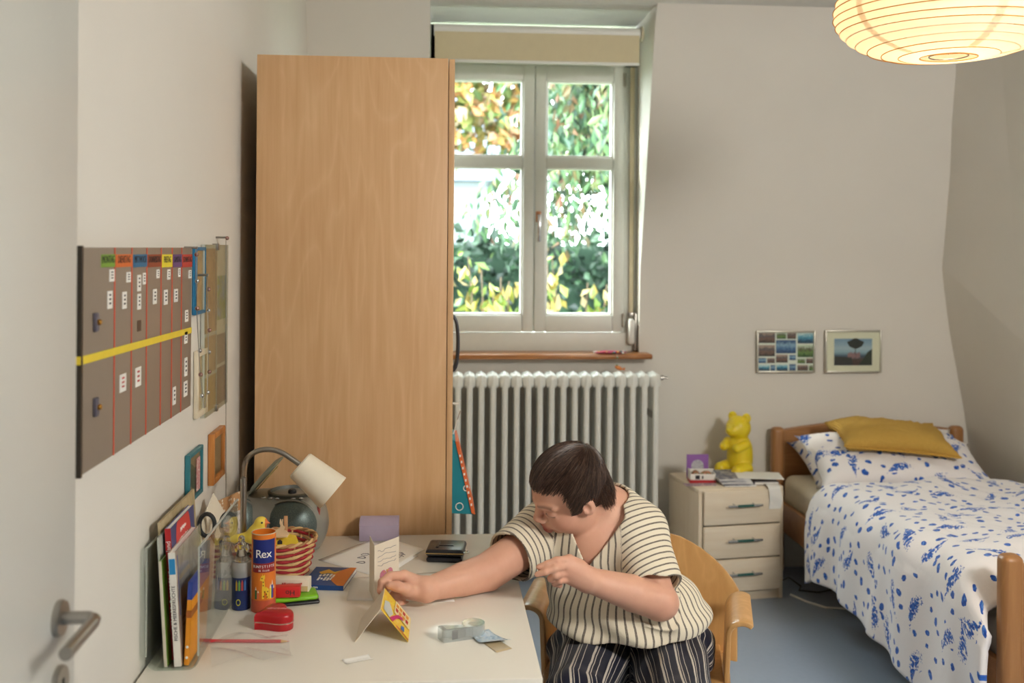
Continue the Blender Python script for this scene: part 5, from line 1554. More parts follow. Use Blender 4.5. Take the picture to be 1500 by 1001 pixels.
F.cone((0, 0, 0.004), (0, 0, 0.028), 0.016, 0.008, 0.004).ell((0, 0, 0.038), (0.012, 0.01, 0.011), None, 0.004).ell((0, 0, 0.052), (0.008, 0.008, 0.009), None, 0.002)
F.ell((0.012, 0.003, 0.030), (0.007, 0.005, 0.012), None, 0.002).ell((-0.012, 0.003, 0.030), (0.007, 0.005, 0.012), None, 0.002)
cg = NT('crystal'); cg.b.inputs['Transmission Weight'].default_value = 1; cg.b.inputs['Roughness'].default_value = 0.08; cg.b.inputs['IOR'].default_value = 1.5
cgo = F.build('crystal_body', cg.m, cr, 1)
obj('crystal_base', MB().lathe([(0.0, 0), (0.017, 0), (0.017, 0.004), (0.0, 0.004)], 20, cap=False), cg.m, cr)

# ---- heart tin, pencil, plastic bag
ht = dthing('heart_tin', 'red heart-shaped tin box in front of the pencil tube', 'tin', -0.362, 2.352, -62)
hp_ = []
for i in range(40):
    a = 2 * math.pi * i / 40
    hp_.append((0.0029 * 16 * math.sin(a) ** 3, 0.0029 * (13 * math.cos(a) - 5 * math.cos(2 * a) - 2 * math.cos(3 * a) - math.cos(4 * a))))
def inset(k): return [(x * k, y * k) for x, y in hp_]
def stack(levels):
    mb = MB(); n_ = len(hp_)
    vs, fs = [], []
    for k, z in levels: vs += [(x * k, y * k, z) for x, y in hp_]
    for l_ in range(len(levels) - 1):
        fs += [(l_ * n_ + i, l_ * n_ + (i + 1) % n_, (l_ + 1) * n_ + (i + 1) % n_, (l_ + 1) * n_ + i) for i in range(n_)]
    fs += [tuple(reversed(range(n_))), tuple((len(levels) - 1) * n_ + i for i in range(n_))]
    return mb.add(vs, fs)
obj('tin_base', stack([(0.97, 0), (0.985, 0.002), (0.985, 0.016)]), M['red'], ht)
obj('tin_seam', stack([(1.0, 0.015), (1.01, 0.0165), (1.0, 0.018)]), plain('tin_seam', (196, 150, 140), 0.25, 0.6), ht)
lid_ = obj('tin_lid', stack([(1.0, 0.0175), (1.0, 0.030), (0.96, 0.035), (0.86, 0.038), (0.6, 0.0395), (0.2, 0.040)]), M['red'], ht)
marks('lid_script', lid_, frame_m((0.002, 0.004, 0.0402), (0.55, 0.83, 0), (-0.83, 0.55, 0)), 0.05, 0.011, 13, plain('pale_script', (226, 150, 150), 0.5), 8)
pn = dthing('red_pencil', 'long pink-red wooden pencil lying under the plastic bag', 'pencil', -0.505, 2.262, -4)
hexp = [(0.0038 * math.cos(1.047 * i), 0.0038 * math.sin(1.047 * i)) for i in range(6)]
XA = Matrix.Rotation(math.radians(90), 4, 'Y')
obj('shaft', MB().prism(hexp, 0, 0.172, Matrix.Translation((0, 0, 0.0036)) @ XA), plain('pencil_red', (206, 60, 70), 0.4), pn)
obj('wood_cone', MB().lathe([(0.0036, 0.172), (0.0012, 0.186)], 10, Matrix.Translation((0, 0, 0.0036)) @ XA), plain('pencil_wood', (222, 178, 124), 0.6), pn)
obj('lead', MB().lathe([(0.0012, 0.186), (0.0002, 0.191)], 8, Matrix.Translation((0, 0, 0.0036)) @ XA), plain('pencil_lead', (190, 70, 60), 0.5), pn)
pb = dthing('plastic_bag', 'crumpled clear plastic bag lying over the red pencil', 'bag', -0.455, 2.118, 10)
obj('film', MB().sheet(lambda a, b: (0.165 * a - 0.01 * b, 0.13 * b + 0.015 * math.sin(a * 4), 0.004 + 0.014 * abs(math.sin(a * 5 + b * 3)) * abs(math.sin(b * 4 + a * 2)) + 0.010 * math.exp(-((b - 0.75) / 0.14) ** 2)), 26, 22), M['film'], pb, False)

# ---- stamps and ink pad
ip = dthing('green_ink_pad', 'flat bright green case beside the pencil tube', 'case', -0.345, 2.512, 14)
obj('case_base', MB().box(-0.062, 0.062, -0.036, 0.036, 0, 0.008, 0.004, 3), M['dark'], ip)
obj('case_lid', MB().box(-0.060, 0.060, -0.034, 0.034, 0.008, 0.021, 0.008, 3), plain('case_green', (124, 190, 36), 0.3), ip)
rs = thing('red_stamp_box', 'small red box with dark lettering lying on the green case', 'box', (-0.358, 2.487, DZ + 0.0215), math.radians(2))
obj('box_body', MB().box(-0.036, 0.036, -0.014, 0.014, 0, 0.026, 0.004, 2), plain('stamp_red', (206, 42, 42), 0.35), rs)
text('lettering', 'Ho', 0.018, frame_m((0.012, -0.0145, 0.013), (-1, 0, 0), (0, 0, -1)), M['ink'], rs)
cs = thing('cream_box', 'cream paper box with red script behind the red box', 'box', (-0.350, 2.530, DZ + 0.0215), math.radians(-4))
obj('box_body', MB().box(-0.045, 0.045, -0.012, 0.02, 0, 0.030, 0.001), M['paper_w'], cs)
marks('script', cs, frame_m((0.004, -0.0124, 0.020), (1, 0, 0), (0, 0, 1)), 0.05, 0.005, 12, M['red_ink'], 5)
obj('ribbed_end', MB().box(0.012, 0.042, -0.016, -0.012, 0.002, 0.014), plain('ribbed', (214, 190, 140), 0.5), cs)

# ---- picture book
bq = [dp(441, 857, 0.752), dp(503, 859, 0.752), dp(520, 833, 0.752), dp(462, 829, 0.752)]
bo_ = thing('picture_book', 'blue picture book with an orange curve lying on the desk', 'book', (bq[0].x, bq[0].y, DZ), math.atan2(bq[1].y - bq[0].y, bq[1].x - bq[0].x))
bw_ = (bq[1] - bq[0]).length; bh_ = 0.145
obj('pages', MB().box(0.001, bw_ - 0.001, 0.001, bh_ - 0.001, 0.001, 0.0105), M['paper'], bo_)
M['bk_blue'] = plain('book_blue', (34, 74, 136), 0.35, var=0.12, vscale=40)
cv = obj('cover', MB().box(0, bw_, 0, bh_, 0.0105, 0.012).box(0, bw_, 0, bh_, 0, 0.001).box(0, bw_, -0.001, 0.0005, 0, 0.012), M['bk_blue'], bo_)
cur = [(bw_, 0.0), (bw_, bh_)] + [(bw_ - 0.016 - 0.034 * math.sin(math.pi * (1 - i / 12)), bh_ * (1 - i / 12)) for i in range(13)]
obj('orange_curve', MB().prism(cur, 0.0121, 0.0125), plain('book_orange', (226, 130, 50), 0.4), cv)
obj('yellow_figure', MB().prism([(0.02, 0.10), (0.04, 0.125), (0.06, 0.105), (0.074, 0.118), (0.066, 0.09), (0.045, 0.095), (0.03, 0.085)], 0.0121, 0.0126), plain('book_yellow', (236, 186, 60), 0.4), cv)
for yy_, ww_ in ((0.075, 0.044), (0.048, 0.040)):
    marks('title_block', cv, frame_m((0.05, yy_, 0.0126), (1, 0.0, 0), (0, 1, 0)), ww_, 0.028, 5, M['white_ink'], int(yy_ * 1000))
marks('spine_print', cv, frame_m((0.024, -0.0014, 0.006), (1, 0, 0), (0, 0, 1)), 0.040, 0.006, 14, M['white_ink'], 6)

# ---- lilac box, papers
lb_ = dthing('lilac_box', 'lilac cardboard box standing against the wardrobe', 'box', -0.163, 3.045, 0)
obj('box_body', MB().box(-0.058, 0.058, -0.030, 0.028, 0, 0.046, 0.001), plain('lilac_card', (178, 164, 186), 0.6, bump=0.1), lb_)
obj('box_lid', MB().prism([(-0.030, 0.046), (0.029, 0.046), (0.029, 0.060), (-0.010, 0.060)], -0.058, 0.058, Matrix(((0, 0, 1, 0), (1, 0, 0, 0), (0, 1, 0, 0), (0, 0, 0, 1)))), plain('lilac_lid', (178, 164, 186), 0.6), lb_)
def sheet4(name, label, pts, mat, z, curl=0.0, cat='paper', th=0.0006):
    c = sum((Vector(p) for p in pts), Vector()) / 4
    t = thing(name, label, cat, (c.x, c.y, DZ + z))
    P4 = [Vector((p.x - c.x, p.y - c.y, 0)) for p in pts]
    def f(a, b):
        p = (P4[0] * (1 - a) + P4[1] * a) * (1 - b) + (P4[3] * (1 - a) + P4[2] * a) * b
        p.z = th + curl * (abs(a - 0.5) * 2) ** 3
        return p
    mb = MB().sheet(f, 10, 10)
    o = obj('sheet', mb, mat, t, True, fix=False)
    s_ = o.modifiers.new('thickness', 'SOLIDIFY'); s_.thickness = th
    return t
def scribble(t, n_, w, h, seed, mat, z=0.0012, cx=0, cy=0, r=0.001):
    rr_ = random.Random(seed); mb = MB()
    for k in range(n_):
        x, y = cx + rr_.uniform(-w, w), cy + rr_.uniform(-h, h)
        q = []
        for i in range(7):
            q.append((x + 0.012 * math.cos(i * rr_.uniform(0.8, 1.3)), y + 0.009 * math.sin(i * 1.1), z))
        mb.tube(q, r, 4)
    obj('drawing', mb, mat, t)['kind'] = 'stuff'
M['pencil_line'] = plain('pencil_line', (120, 116, 120), 0.7)
t = sheet4('drawing_sheet', 'sheet with a pencil drawing lying behind the standing card', [dp(466, 821), dp(560, 848), dp(612, 815), dp(538, 793)], M['paper'], 0.0, 0)
scribble(t, 7, 0.05, 0.05, 4, M['pencil_line'])
scribble(t, 1, 0.01, 0.01, 9, M['red_ink'], 0.0013, 0.02, -0.01, 0.0016)
t = sheet4('drawing_sheet', 'second drawing sheet under the standing card beside the wallet', [dp(545, 832), dp(582, 828), dp(622, 806), dp(575, 792)], plain('paper_2', (236, 230, 218), 0.7, var=0.01), 0.0012, 0)
scribble(t, 5, 0.03, 0.03, 14, M['pencil_line'])
t = sheet4('writing_paper', 'blank white sheet lying under the outstretched hand', [dp(508, 880), dp(666, 882), dp(650, 838), dp(515, 848)], M['paper'], 0.0, 0.0)

# ---- standing greeting card
gcd = thing('standing_card', 'open greeting card with handwriting standing upright on the desk', 'card', (0, 0, 0))
def cardpanel(name, b0, b1, h0, h1, mat, th=0.0012, parent=None):
    b0, b1 = Vector(b0), Vector(b1)
    d = (b1 - b0).normalized(); nn = Vector((-d.y, d.x, 0)) * th
    mb = MB().add([b0, b1, b1 + Vector((0, 0, h1)), b0 + Vector((0, 0, h0)), b0 + nn, b1 + nn, b1 + nn + Vector((0, 0, h1)), b0 + nn + Vector((0, 0, h0))], [(0, 1, 2, 3), (7, 6, 5, 4), (0, 4, 5, 1), (1, 5, 6, 2), (2, 6, 7, 3), (3, 7, 4, 0)])
    return obj(name, mb, mat, parent)
fold = dp(548, 884); fold.z = 0.7418
pa = dp(541, 867); pa.z = 0.7418
pb_ = dp(584, 868); pb_.z = 0.7418
cardpanel('left_panel', pa, fold, 0.139, 0.139, M['paper_w'], parent=gcd)
cp = cardpanel('right_panel', fold, pb_, 0.139, 0.139, M['paper_w'], parent=gcd)
dd = (pb_ - fold).normalized(); ndd = Vector((dd.y, -dd.x, 0)).normalized()
wr_ = MB()
rr_ = random.Random(2)
for k in range(4):
    z = 0.74 + 0.122 - 0.012 * k
    q = [fold + dd * (0.012 + 0.007 * i) + ndd * 0.0008 + Vector((0, 0, z - fold.z + rr_.uniform(-0.003, 0.003))) for i in range(11)]
    wr_.tube(q, 0.0005, 4)
obj('handwriting', wr_, plain('grey_ink', (150, 146, 150), 0.7), cp)
hc_ = fold + dd * 0.045 + ndd * 0.001 + Vector((0, 0, 0.05))
hq = [hc_ + dd * x * 0.55 + Vector((0, 0, y * 0.62)) for x, y in [(0.0029 * 16 * math.sin(a) ** 3, 0.0029 * (13 * math.cos(a) - 5 * math.cos(2 * a) - 2 * math.cos(3 * a) - math.cos(4 * a))) for a in [2 * math.pi * i / 24 for i in range(24)]]]
obj('pink_heart', MB().add(hq, [tuple(range(24))]), plain('pink_print', (206, 130, 150), 0.6), cp, False, fix=False)
fm_ = MB()
for k in range(10):
    q = fold + dd * rr_.uniform(0.01, 0.085) + ndd * 0.0009 + Vector((0, 0, rr_.uniform(0.03, 0.07)))
    fm_.ball(q, 0.0022, 6, 4)
obj('flower_print', fm_, plain('print_orange', (224, 160, 110), 0.6), cp)

# ---- folded card held by the hand
tc_ = thing('folded_card', 'tent-folded birthday card with yellow printed front held at its ridge', 'card', (0, 0, 0))
r0 = atZ(557.5, 892, 0.809); r1 = atZ(564.7, 855.5, 0.809)
ydir = (r1 - r0) * 0.82
r1 = r0 + ydir
bl_ = dp(520, 942); br_ = dp(598, 942)
bl_.z = br_.z = 0.7418
def panel(name, a, b, c, d, mat, th):
    nn = (b - a).cross(d - a).normalized() * th
    mb = MB().add([a, b, c, d, a + nn, b + nn, c + nn, d + nn], [(0, 1, 2, 3), (7, 6, 5, 4), (0, 4, 5, 1), (1, 5, 6, 2), (2, 6, 7, 3), (3, 7, 4, 0)])
    return obj(name, mb, mat, tc_)
panel('back_panel', r0, bl_, bl_ + ydir, r1, M['paper_w'], 0.001)
M['card_yellow'] = blotch('card_front', [(236, 200, 50), (244, 214, 70), (240, 190, 60), (246, 228, 150)], 40)
fp = panel('front_panel', r0, r1, br_ + ydir, br_, M['card_yellow'], 0.001)
e1 = (br_ - r0); nf = (r1 - r0).cross(e1).normalized()
if nf.x < 0: nf = -nf
def onf(a, b, k=0.0016): return r0 + e1 * a + ydir * b + nf * k     # a down the panel, b along the ridge
def pr(name, pts, mat, k=0.0016):
    return obj(name, MB().add([onf(a, b, k) for a, b in pts], [tuple(range(len(pts)))]), mat, fp, False, fix=False)
pr('cream_field', [(0.42, 0.45), (0.98, 0.45), (0.98, 0.99), (0.42, 0.99)], plain('print_cream', (240, 224, 170), 0.5))
pr('grey_shape', [(0.08, 0.10), (0.30, 0.05), (0.40, 0.32), (0.22, 0.62), (0.08, 0.5)], plain('print_grey', (200, 204, 196), 0.5))
pr('magenta_curve', [(0.30, 0.03), (0.42, 0.03), (0.50, 0.25), (0.60, 0.42), (0.74, 0.5), (0.70, 0.6), (0.56, 0.52), (0.46, 0.36)], plain('print_magenta', (206, 40, 110), 0.5), 0.002)
pr('blue_shape', [(0.70, 0.10), (0.82, 0.12), (0.80, 0.30), (0.70, 0.26)], plain('print_blue', (70, 110, 180), 0.5), 0.002)
pr('red_edge', [(0.55, 0.01), (0.98, 0.01), (0.98, 0.05), (0.55, 0.05)], plain('print_red', (214, 84, 60), 0.5), 0.002)
for i in range(4):
    for j in range(2):
        pr('letter_print', [(0.46 + 0.12 * i, 0.56 + 0.2 * j), (0.54 + 0.12 * i, 0.56 + 0.2 * j), (0.55 + 0.12 * i, 0.70 + 0.2 * j), (0.45 + 0.12 * i, 0.70 + 0.2 * j)], M['red_ink'] if (i + j) % 3 == 0 else plain('print_orange2', (230, 150, 50), 0.5), 0.002)
gi = MB().add([bl_ + (r0 - bl_) * 0.55 + ydir * 0.3 + Vector((0.004, 0, 0)), bl_ + (r0 - bl_) * 0.55 + ydir * 0.95 + Vector((0.004, 0, 0)), bl_ + (r0 - bl_) * 0.85 + ydir * 0.95 + Vector((0.004, 0, 0)), bl_ + (r0 - bl_) * 0.85 + ydir * 0.5 + Vector((0.004, 0, 0))], [(0, 1, 2, 3)])
obj('green_leaf_print', gi, plain('print_green', (120, 180, 90), 0.5), tc_, False, fix=False)

# ---- wallet
wl = dthing('wallet', 'black leather wallet with zip lying on the desk', 'wallet', 0.038, 2.845, -7)
obj('lower_half', MB().box(-0.054, 0.046, -0.05, 0.05, 0, 0.014, 0.006, 3), M['black'], wl)
up_ = obj('upper_half', MB().box(-0.056, 0.050, -0.054, 0.052, 0.017, 0.036, 0.009, 4), M['black'], wl)
obj('zip', MB().tube([(-0.056, -0.0545, 0.0265), (0.05, -0.0545, 0.0265)], 0.0016, 6), plain('brass_zip', (176, 150, 96), 0.3, 0.8), up_)
obj('clasp_strap', MB().box(-0.03, 0.018, -0.012, -0.004, 0.0355, 0.038, 0.001).box(-0.03, -0.022, -0.03, 0.03, 0.0355, 0.0385, 0.001), M['black'], up_)
obj('zip_pull', MB().tube([(0.05, -0.045, 0.027), (0.062, -0.03, 0.024), (0.060, -0.01, 0.022), (0.051, -0.02, 0.026)], 0.0015, 6), M['chrome'], up_)

# ---- tape dispenser
td = dthing('tape_dispenser', 'clear plastic tape dispenser on the desk near the loose photos', 'dispenser', 0.064, 2.262, 26)
outl = [(-0.052, 0.0)] + [(0.028 + 0.026 * math.cos(math.radians(a)), 0.012 + 0.026 * math.sin(math.radians(a))) for a in range(-80, 181, 20)] + [(-0.012, 0.014), (-0.028, 0.018), (-0.042, 0.030), (-0.052, 0.030)]
side = [(x, y - 0.013) for x, y in outl]
def ringprism(poly_, z0, z1, th):
    c = Vector((sum(p[0] for p in poly_) / len(poly_), sum(p[1] for p in poly_) / len(poly_)))
    inn = [(c.x + (x - c.x) * th, c.y + (y - c.y) * th) for x, y in poly_]
    n_ = len(poly_); mb = MB()
    vs = [(x, y, z0) for x, y in poly_] + [(x, y, z0) for x, y in inn] + [(x, y, z1) for x, y in poly_] + [(x, y, z1) for x, y in inn]
    fs = []
    for i in range(n_):
        j = (i + 1) % n_
        fs += [(i, j, n_ + j, n_ + i), (2 * n_ + i, 3 * n_ + i, 3 * n_ + j, 2 * n_ + j), (i, 2 * n_ + i, 2 * n_ + j, j), (n_ + i, n_ + j, 3 * n_ + j, 3 * n_ + i)]
    return mb.add(vs, fs)
tp = clear('tape_plastic', (0.86, 0.89, 0.89), 1.5, 0.04, 0.22)
obj('dispenser_shell', ringprism(side, 0, 0.028, 0.86), tp, td)
obj('dispenser_face', MB().prism(side, 0.0265, 0.028), tp, td)
obj('tape_roll', MB().lathe([(0.012, 0.004), (0.022, 0.004), (0.022, 0.025), (0.012, 0.025), (0.012, 0.004)], 32, Matrix.Translation((0.028, -0.001, 0)), cap=False), clear('tape_film', (0.9, 0.9, 0.86), 1.4, 0.15, 0.4), td)
obj('label', MB().box(-0.032, 0.002, -0.0145, -0.0135, 0.004, 0.024), M['dark'], td)
obj('label_grey', MB().box(0.002, 0.020, -0.0155, -0.0145, 0.006, 0.024), plain('label_grey', (120, 122, 126), 0.5), td)
# ---- loose photos and paper slip
t = sheet4('loose_photo', 'small loose photo lying underneath beside the tape dispenser', [dp(692, 932), dp(728, 957), dp(750, 951), dp(718, 930)], plain('photo_tan', (196, 176, 140), 0.4), 0.0, 0.0, 'photo')
t = sheet4('loose_photo', 'bluish loose photo on top beside the tape dispenser', [dp(690, 934), dp(706, 947), dp(749, 943), dp(716, 928)], blotch('photo_blue', [(120, 150, 180), (170, 196, 216), (206, 216, 224), (60, 110, 130)], 40), 0.0025, 0.006, 'photo')
t = sheet4('paper_slip', 'small torn white paper slip near the front of the desk', [dp(501, 970), dp(510, 975), dp(547, 968), dp(540, 962)], M['paper'], 0.0, 0.004)
# ================================================================== armchair
CA = math.radians(-15.5)
CC = Vector((0.573, 2.83, 0))
ac = thing('armchair', 'bent birch plywood armchair the person sits on', 'chair', CC, CA)
def ply_sheet(name, fn, nu, nv, th, parent=ac):
    o = obj(name, MB().sheet(fn, nu, nv), M['ply'], parent, True, 60, fix=False)
    s_ = o.modifiers.new('thickness', 'SOLIDIFY'); s_.thickness = th; s_.offset = 0
    b_ = o.modifiers.new('edge', 'BEVEL'); b_.width = 0.003; b_.segments = 2; b_.limit_method = 'ANGLE'; b_.angle_limit = math.radians(50)
    return o
ply_sheet('seat', lambda a, b: Vector(((a - 0.5) * 0.50 * (1 - 0.06 * b), -0.25 + 0.46 * b, 0.425 - 0.018 * math.sin(math.pi * a) + 0.012 * (1 - b) - 0.03 * max(0, 0.15 - b) / 0.15)), 16, 16, 0.012)
def back_fn(a, b):
    z = 0.39 + 0.345 * b
    wtop = 0.285 if b < 0.5 else 0.285 * math.sqrt(max(0.0, 1 - ((b - 0.5) / 0.5) ** 2.3)) * 0.60 + 0.285 * 0.40 * (1 - ((b - 0.5) / 0.5) ** 1.2) + 0.03 * b
    x = (a * 2 - 1) * wtop
    return Vector((x, 0.235 - 0.55 * x * x + 0.075 * b, z))
ply_sheet('backrest', back_fn, 24, 24, 0.012)
for s_ in (-1, 1):
    prof_ = [(0.245, 0.36), (0.250, 0.42), (0.253, 0.50), (0.255, 0.555)] + [(0.293 - 0.038 * math.cos(math.radians(a)), 0.570 + 0.038 * math.sin(math.radians(a))) for a in range(0, 131, 13)]
    def afn(a, b, s_=s_):
        k = b * (len(prof_) - 1); i = min(int(k), len(prof_) - 2); t_ = k - i
        x = prof_[i][0] * (1 - t_) + prof_[i + 1][0] * t_; z = prof_[i][1] * (1 - t_) + prof_[i + 1][1] * t_
        w = 0.125 * (0.85 + 0.15 * min(1, b * 1.5))
        return Vector((s_ * x, 0.02 + (a - 0.5) * 2 * w, z))
    ply_sheet('armrest', afn, 8, 40, 0.014)
for sx in (-1, 1):
    for sy in (-1, 1):
        p0 = (sx * 0.235, sy * 0.19 + 0.0, 0.415); p1 = (sx * 0.27, sy * 0.245, 0.0)
        mb = MB()
        w0, w1 = 0.026, 0.016
        mb.add([(p[0] + dx * w, p[1] + dy * 0.010, p[2]) for p, w in ((p0, w0), (p1, w1)) for dx, dy in ((-1, -1), (1, -1), (1, 1), (-1, 1))], [(0, 1, 2, 3), (7, 6, 5, 4)] + [(i, 4 + i, 4 + (i + 1) % 4, (i + 1) % 4) for i in range(4)])
        obj('leg', mb, M['ply'], ac)
obj('seat_rail', MB().box(-0.23, 0.23, -0.20, -0.17, 0.385, 0.415).box(-0.23, 0.23, 0.17, 0.20, 0.385, 0.415), M['ply'], ac)

# ================================================================== person
def npv(v): return np.array(v, np.float64)
CB = np.stack([npv(RT), npv(UP), npv(-FW)], 1)           # columns: right, up, towards the door
def A(u, v, d): return npv(at(u, v, d))
def cvec(r, u, t): return CB @ np.array([r, u, t])
hl, hf, hu = cvec(0.490, -0.399, 0.775), cvec(-0.814, -0.528, 0.243), cvec(-0.312, 0.750, 0.583)
HB = np.stack([hl, hf, hu], 1)
HC = A(834, 716, 2.62)
def Hd(x, y, z): return HC + HB @ np.array([x, y, z])

SH_R, EL_R, WR_R = A(806, 776, 2.74), A(713, 839, 2.57), A(624, 864, 2.445)
SH_L, EL_L, WR_L = A(929, 780, 2.68), A(963, 880, 2.545), A(860, 849, 2.475)
CHEST, BELLY, PELV = A(884, 806, 2.73), A(917, 886, 2.71), A(925, 952, 2.82)
NECK = A(893, 750, 2.71)

lo_p = A(540, 900, 2.3) - 0.05
lo_p[2] = 0.66
body = Field(lo_p, (0.80, 2.98, 1.16), 0.0026)
B_ = body
# trunk (under the blouse)
B_.ell(CHEST, (0.150, 0.140, 0.098), CB, 0.03).ell(BELLY, (0.19, 0.095, 0.14), CB, 0.05)
B_.cone(SH_R + cvec(0.02, -0.01, 0), SH_L, 0.055, 0.056, 0.04)
B_.ell(A(872, 802, 2.655), (0.085, 0.075, 0.05), CB, 0.04)
# neck
B_.cone(NECK, Hd(0, -0.025, -0.06), 0.060, 0.056, 0.03)
B_.cone(A(874, 772, 2.70), Hd(0, 0.015, -0.085), 0.042, 0.036, 0.025)
B_.cone(NECK + cvec(0.0, 0.0, -0.02), SH_L + cvec(0, 0.01, 0), 0.052, 0.045, 0.05)
# head
B_.ell(Hd(0, -0.006, 0.030), (0.074, 0.094, 0.086), HB, 0.02)
B_.ell(Hd(0, 0.030, -0.042), (0.061, 0.064, 0.073), HB, 0.03)
B_.ell(Hd(0, 0.068, -0.102), (0.027, 0.024, 0.021), HB, 0.028)
for s_ in (-1, 1):
    B_.ell(Hd(s_ * 0.037, 0.056, -0.040), (0.029, 0.030, 0.032), HB, 0.02)
    B_.ell(Hd(s_ * 0.045, 0.02, -0.072), (0.022, 0.035, 0.028), HB, 0.025)
    B_.cone(Hd(s_ * 0.012, 0.089, 0.028), Hd(s_ * 0.046, 0.070, 0.030), 0.010, 0.009, 0.012)
    B_.ell(Hd(s_ * 0.031, 0.101, 0.006), (0.019, 0.016, 0.012), HB, 0.010, 'cut')
    B_.ell(Hd(s_ * 0.031, 0.0735, 0.004), (0.0150, 0.0150, 0.0125), HB, 0.003)
    B_.cone(Hd(s_ * 0.020, 0.087, -0.010), Hd(s_ * 0.044, 0.074, -0.008), 0.004, 0.004, 0.006)
    B_.ell(Hd(s_ * 0.013, 0.100, -0.026), (0.0095, 0.011, 0.008), HB, 0.006)
    B_.ell(Hd(s_ * 0.079, -0.006, -0.008), (0.009, 0.018, 0.030), HB, 0.005)
    B_.ell(Hd(s_ * 0.0915, 0.001, -0.002), (0.0135, 0.0105, 0.019), HB, 0.003, 'cut')
    B_.ell(Hd(s_ * 0.081, 0.007, -0.014), (0.005, 0.006, 0.008), HB, 0.004)
B_.cone(Hd(0, 0.090, 0.018), Hd(0, 0.109, -0.018), 0.0085, 0.0100, 0.010)
B_.ell(Hd(0, 0.109, -0.020), (0.0115, 0.0105, 0.0095), HB, 0.005)
B_.ell(Hd(0, 0.088, -0.055), (0.026, 0.012, 0.011), HB, 0.012)
B_.ell(Hd(0, 0.0975, -0.0580), (0.023, 0.0105, 0.0062), HB, 0.004)
B_.ell(Hd(0, 0.0955, -0.0740), (0.0205, 0.0120, 0.0078), HB, 0.004)
B_.ell(Hd(0, 0.1080, -0.0660), (0.0200, 0.0095, 0.0030), HB, 0.002, 'cut')
# arms
B_.cone(SH_R, EL_R, 0.056, 0.047, 0.03).cone(EL_R, EL_R * 0.6 + WR_R * 0.4, 0.047, 0.041, 0.003).cone(EL_R * 0.6 + WR_R * 0.4, WR_R, 0.041, 0.027, 0.003)
B_.cone(SH_L, EL_L, 0.058, 0.047, 0.03).cone(EL_L, EL_L * 0.65 + WR_L * 0.35, 0.047, 0.045, 0.003).cone(EL_L * 0.65 + WR_L * 0.35, WR_L, 0.045, 0.029, 0.003)
B_.ell(EL_L + cvec(0.012, -0.008, 0), (0.04, 0.036, 0.036), CB, 0.02)
# her right hand, pinching the card
MR = [A(592, 844, 2.439), A(590, 852, 2.454), A(592, 861, 2.464), A(596, 869, 2.466)]
for m_, r in zip(MR, (0.0145, 0.0150, 0.0145, 0.013)):
    B_.cone(WR_R, m_, 0.025, r, 0.012)
B_.ell(A(604, 862, 2.454), (0.032, 0.024, 0.02), CB, 0.015)
fk = 0.0035
B_.chain([MR[0], A(571, 845, 2.409), A(560, 853, 2.396), A(557, 866, 2.396)], [0.0125, 0.0112, 0.0098, 0.0082], fk)
B_.chain([MR[1], A(571, 857, 2.429), A(562, 866, 2.416), A(560, 879, 2.422)], [0.0128, 0.0112, 0.0098, 0.0082], fk)
B_.chain([MR[2], A(577, 872, 2.439), A(582, 882, 2.439), A(590, 884, 2.454)], [0.0120, 0.0108, 0.0095, 0.0080], fk)
B_.chain([MR[3], A(584, 879, 2.454), A(589, 886, 2.454), A(596, 885, 2.466)], [0.0108, 0.0095, 0.0085, 0.0075], fk)
B_.chain([A(612, 868, 2.439), A(595, 864, 2.404), A(581, 859, 2.389), A(571, 858, 2.384)], [0.017, 0.0135, 0.0110, 0.0092], 0.010)
# her left hand, resting before the chest
ML = [A(834, 820, 2.454), A(829, 829, 2.444), A(828, 839, 2.447), A(833, 848, 2.457)]
for m_, r in zip(ML, (0.0130, 0.0135, 0.0130, 0.0120)):
    B_.cone(WR_L, m_, 0.026, r, 0.012)
B_.ell(A(845, 838, 2.462), (0.030, 0.030, 0.018), CB, 0.015)
B_.chain([ML[0], A(815, 822, 2.430), A(801, 827, 2.424), A(789, 831, 2.424)], [0.0112, 0.0096, 0.0084, 0.0068], fk)
B_.chain([ML[1], A(812, 833, 2.418), A(799, 838, 2.412), A(787, 842, 2.414)], [0.0114, 0.0098, 0.0086, 0.0070], fk)
B_.chain([ML[2], A(814, 843, 2.420), A(807, 848, 2.430), A(815, 850, 2.446)], [0.0112, 0.0098, 0.0086, 0.0072], fk)
B_.chain([ML[3], A(820, 851, 2.432), A(813, 855, 2.442), A(820, 858, 2.456)], [0.0102, 0.0090, 0.0080, 0.0070], fk)
B_.chain([A(852, 836, 2.484), A(835, 822, 2.477), A(818, 824, 2.462), A(806, 828, 2.454)], [0.016, 0.0125, 0.0100, 0.0082], 0.008)
# the arm and hand rest on the desk, not in it
gx = body.lo[0] + np.arange(body.n[0], dtype=np.float32) * body.h; gz = body.lo[2] + np.arange(body.n[2], dtype=np.float32) * body.h
over = (gx < 0.232)[:, None, None]
body.f = np.where(over, np.maximum(body.f, (0.7450 - gz)[None, None, :]), body.f).astype(np.float32)
V, Q = body.mesh()
person = np_obj('person', V, Q, None, None, 2)
tag(person, 'seated person in striped blouse reaching over the desk for the folded card', 'person')
co = np.empty(len(person.data.vertices) * 3, np.float32); person.data.vertices.foreach_get('co', co); co = co.reshape(-1, 3).astype(np.float64)
hloc = (co - HC) @ HB
def gauss(p, c, s): return np.exp(-(((p - np.array(c)) / np.array(s)) ** 2).sum(1))
base = np.array(lin((228, 178, 152)))[None].repeat(len(co), 0)
def blend(mask, colr):
    global base
    base = base * (1 - mask[:, None]) + np.array(lin(colr))[None] * mask[:, None]
inhead = (np.abs(hloc[:, 0]) < 0.1) & (hloc[:, 1] > -0.12) & (hloc[:, 1] < 0.15) & (np.abs(hloc[:, 2]) < 0.14)
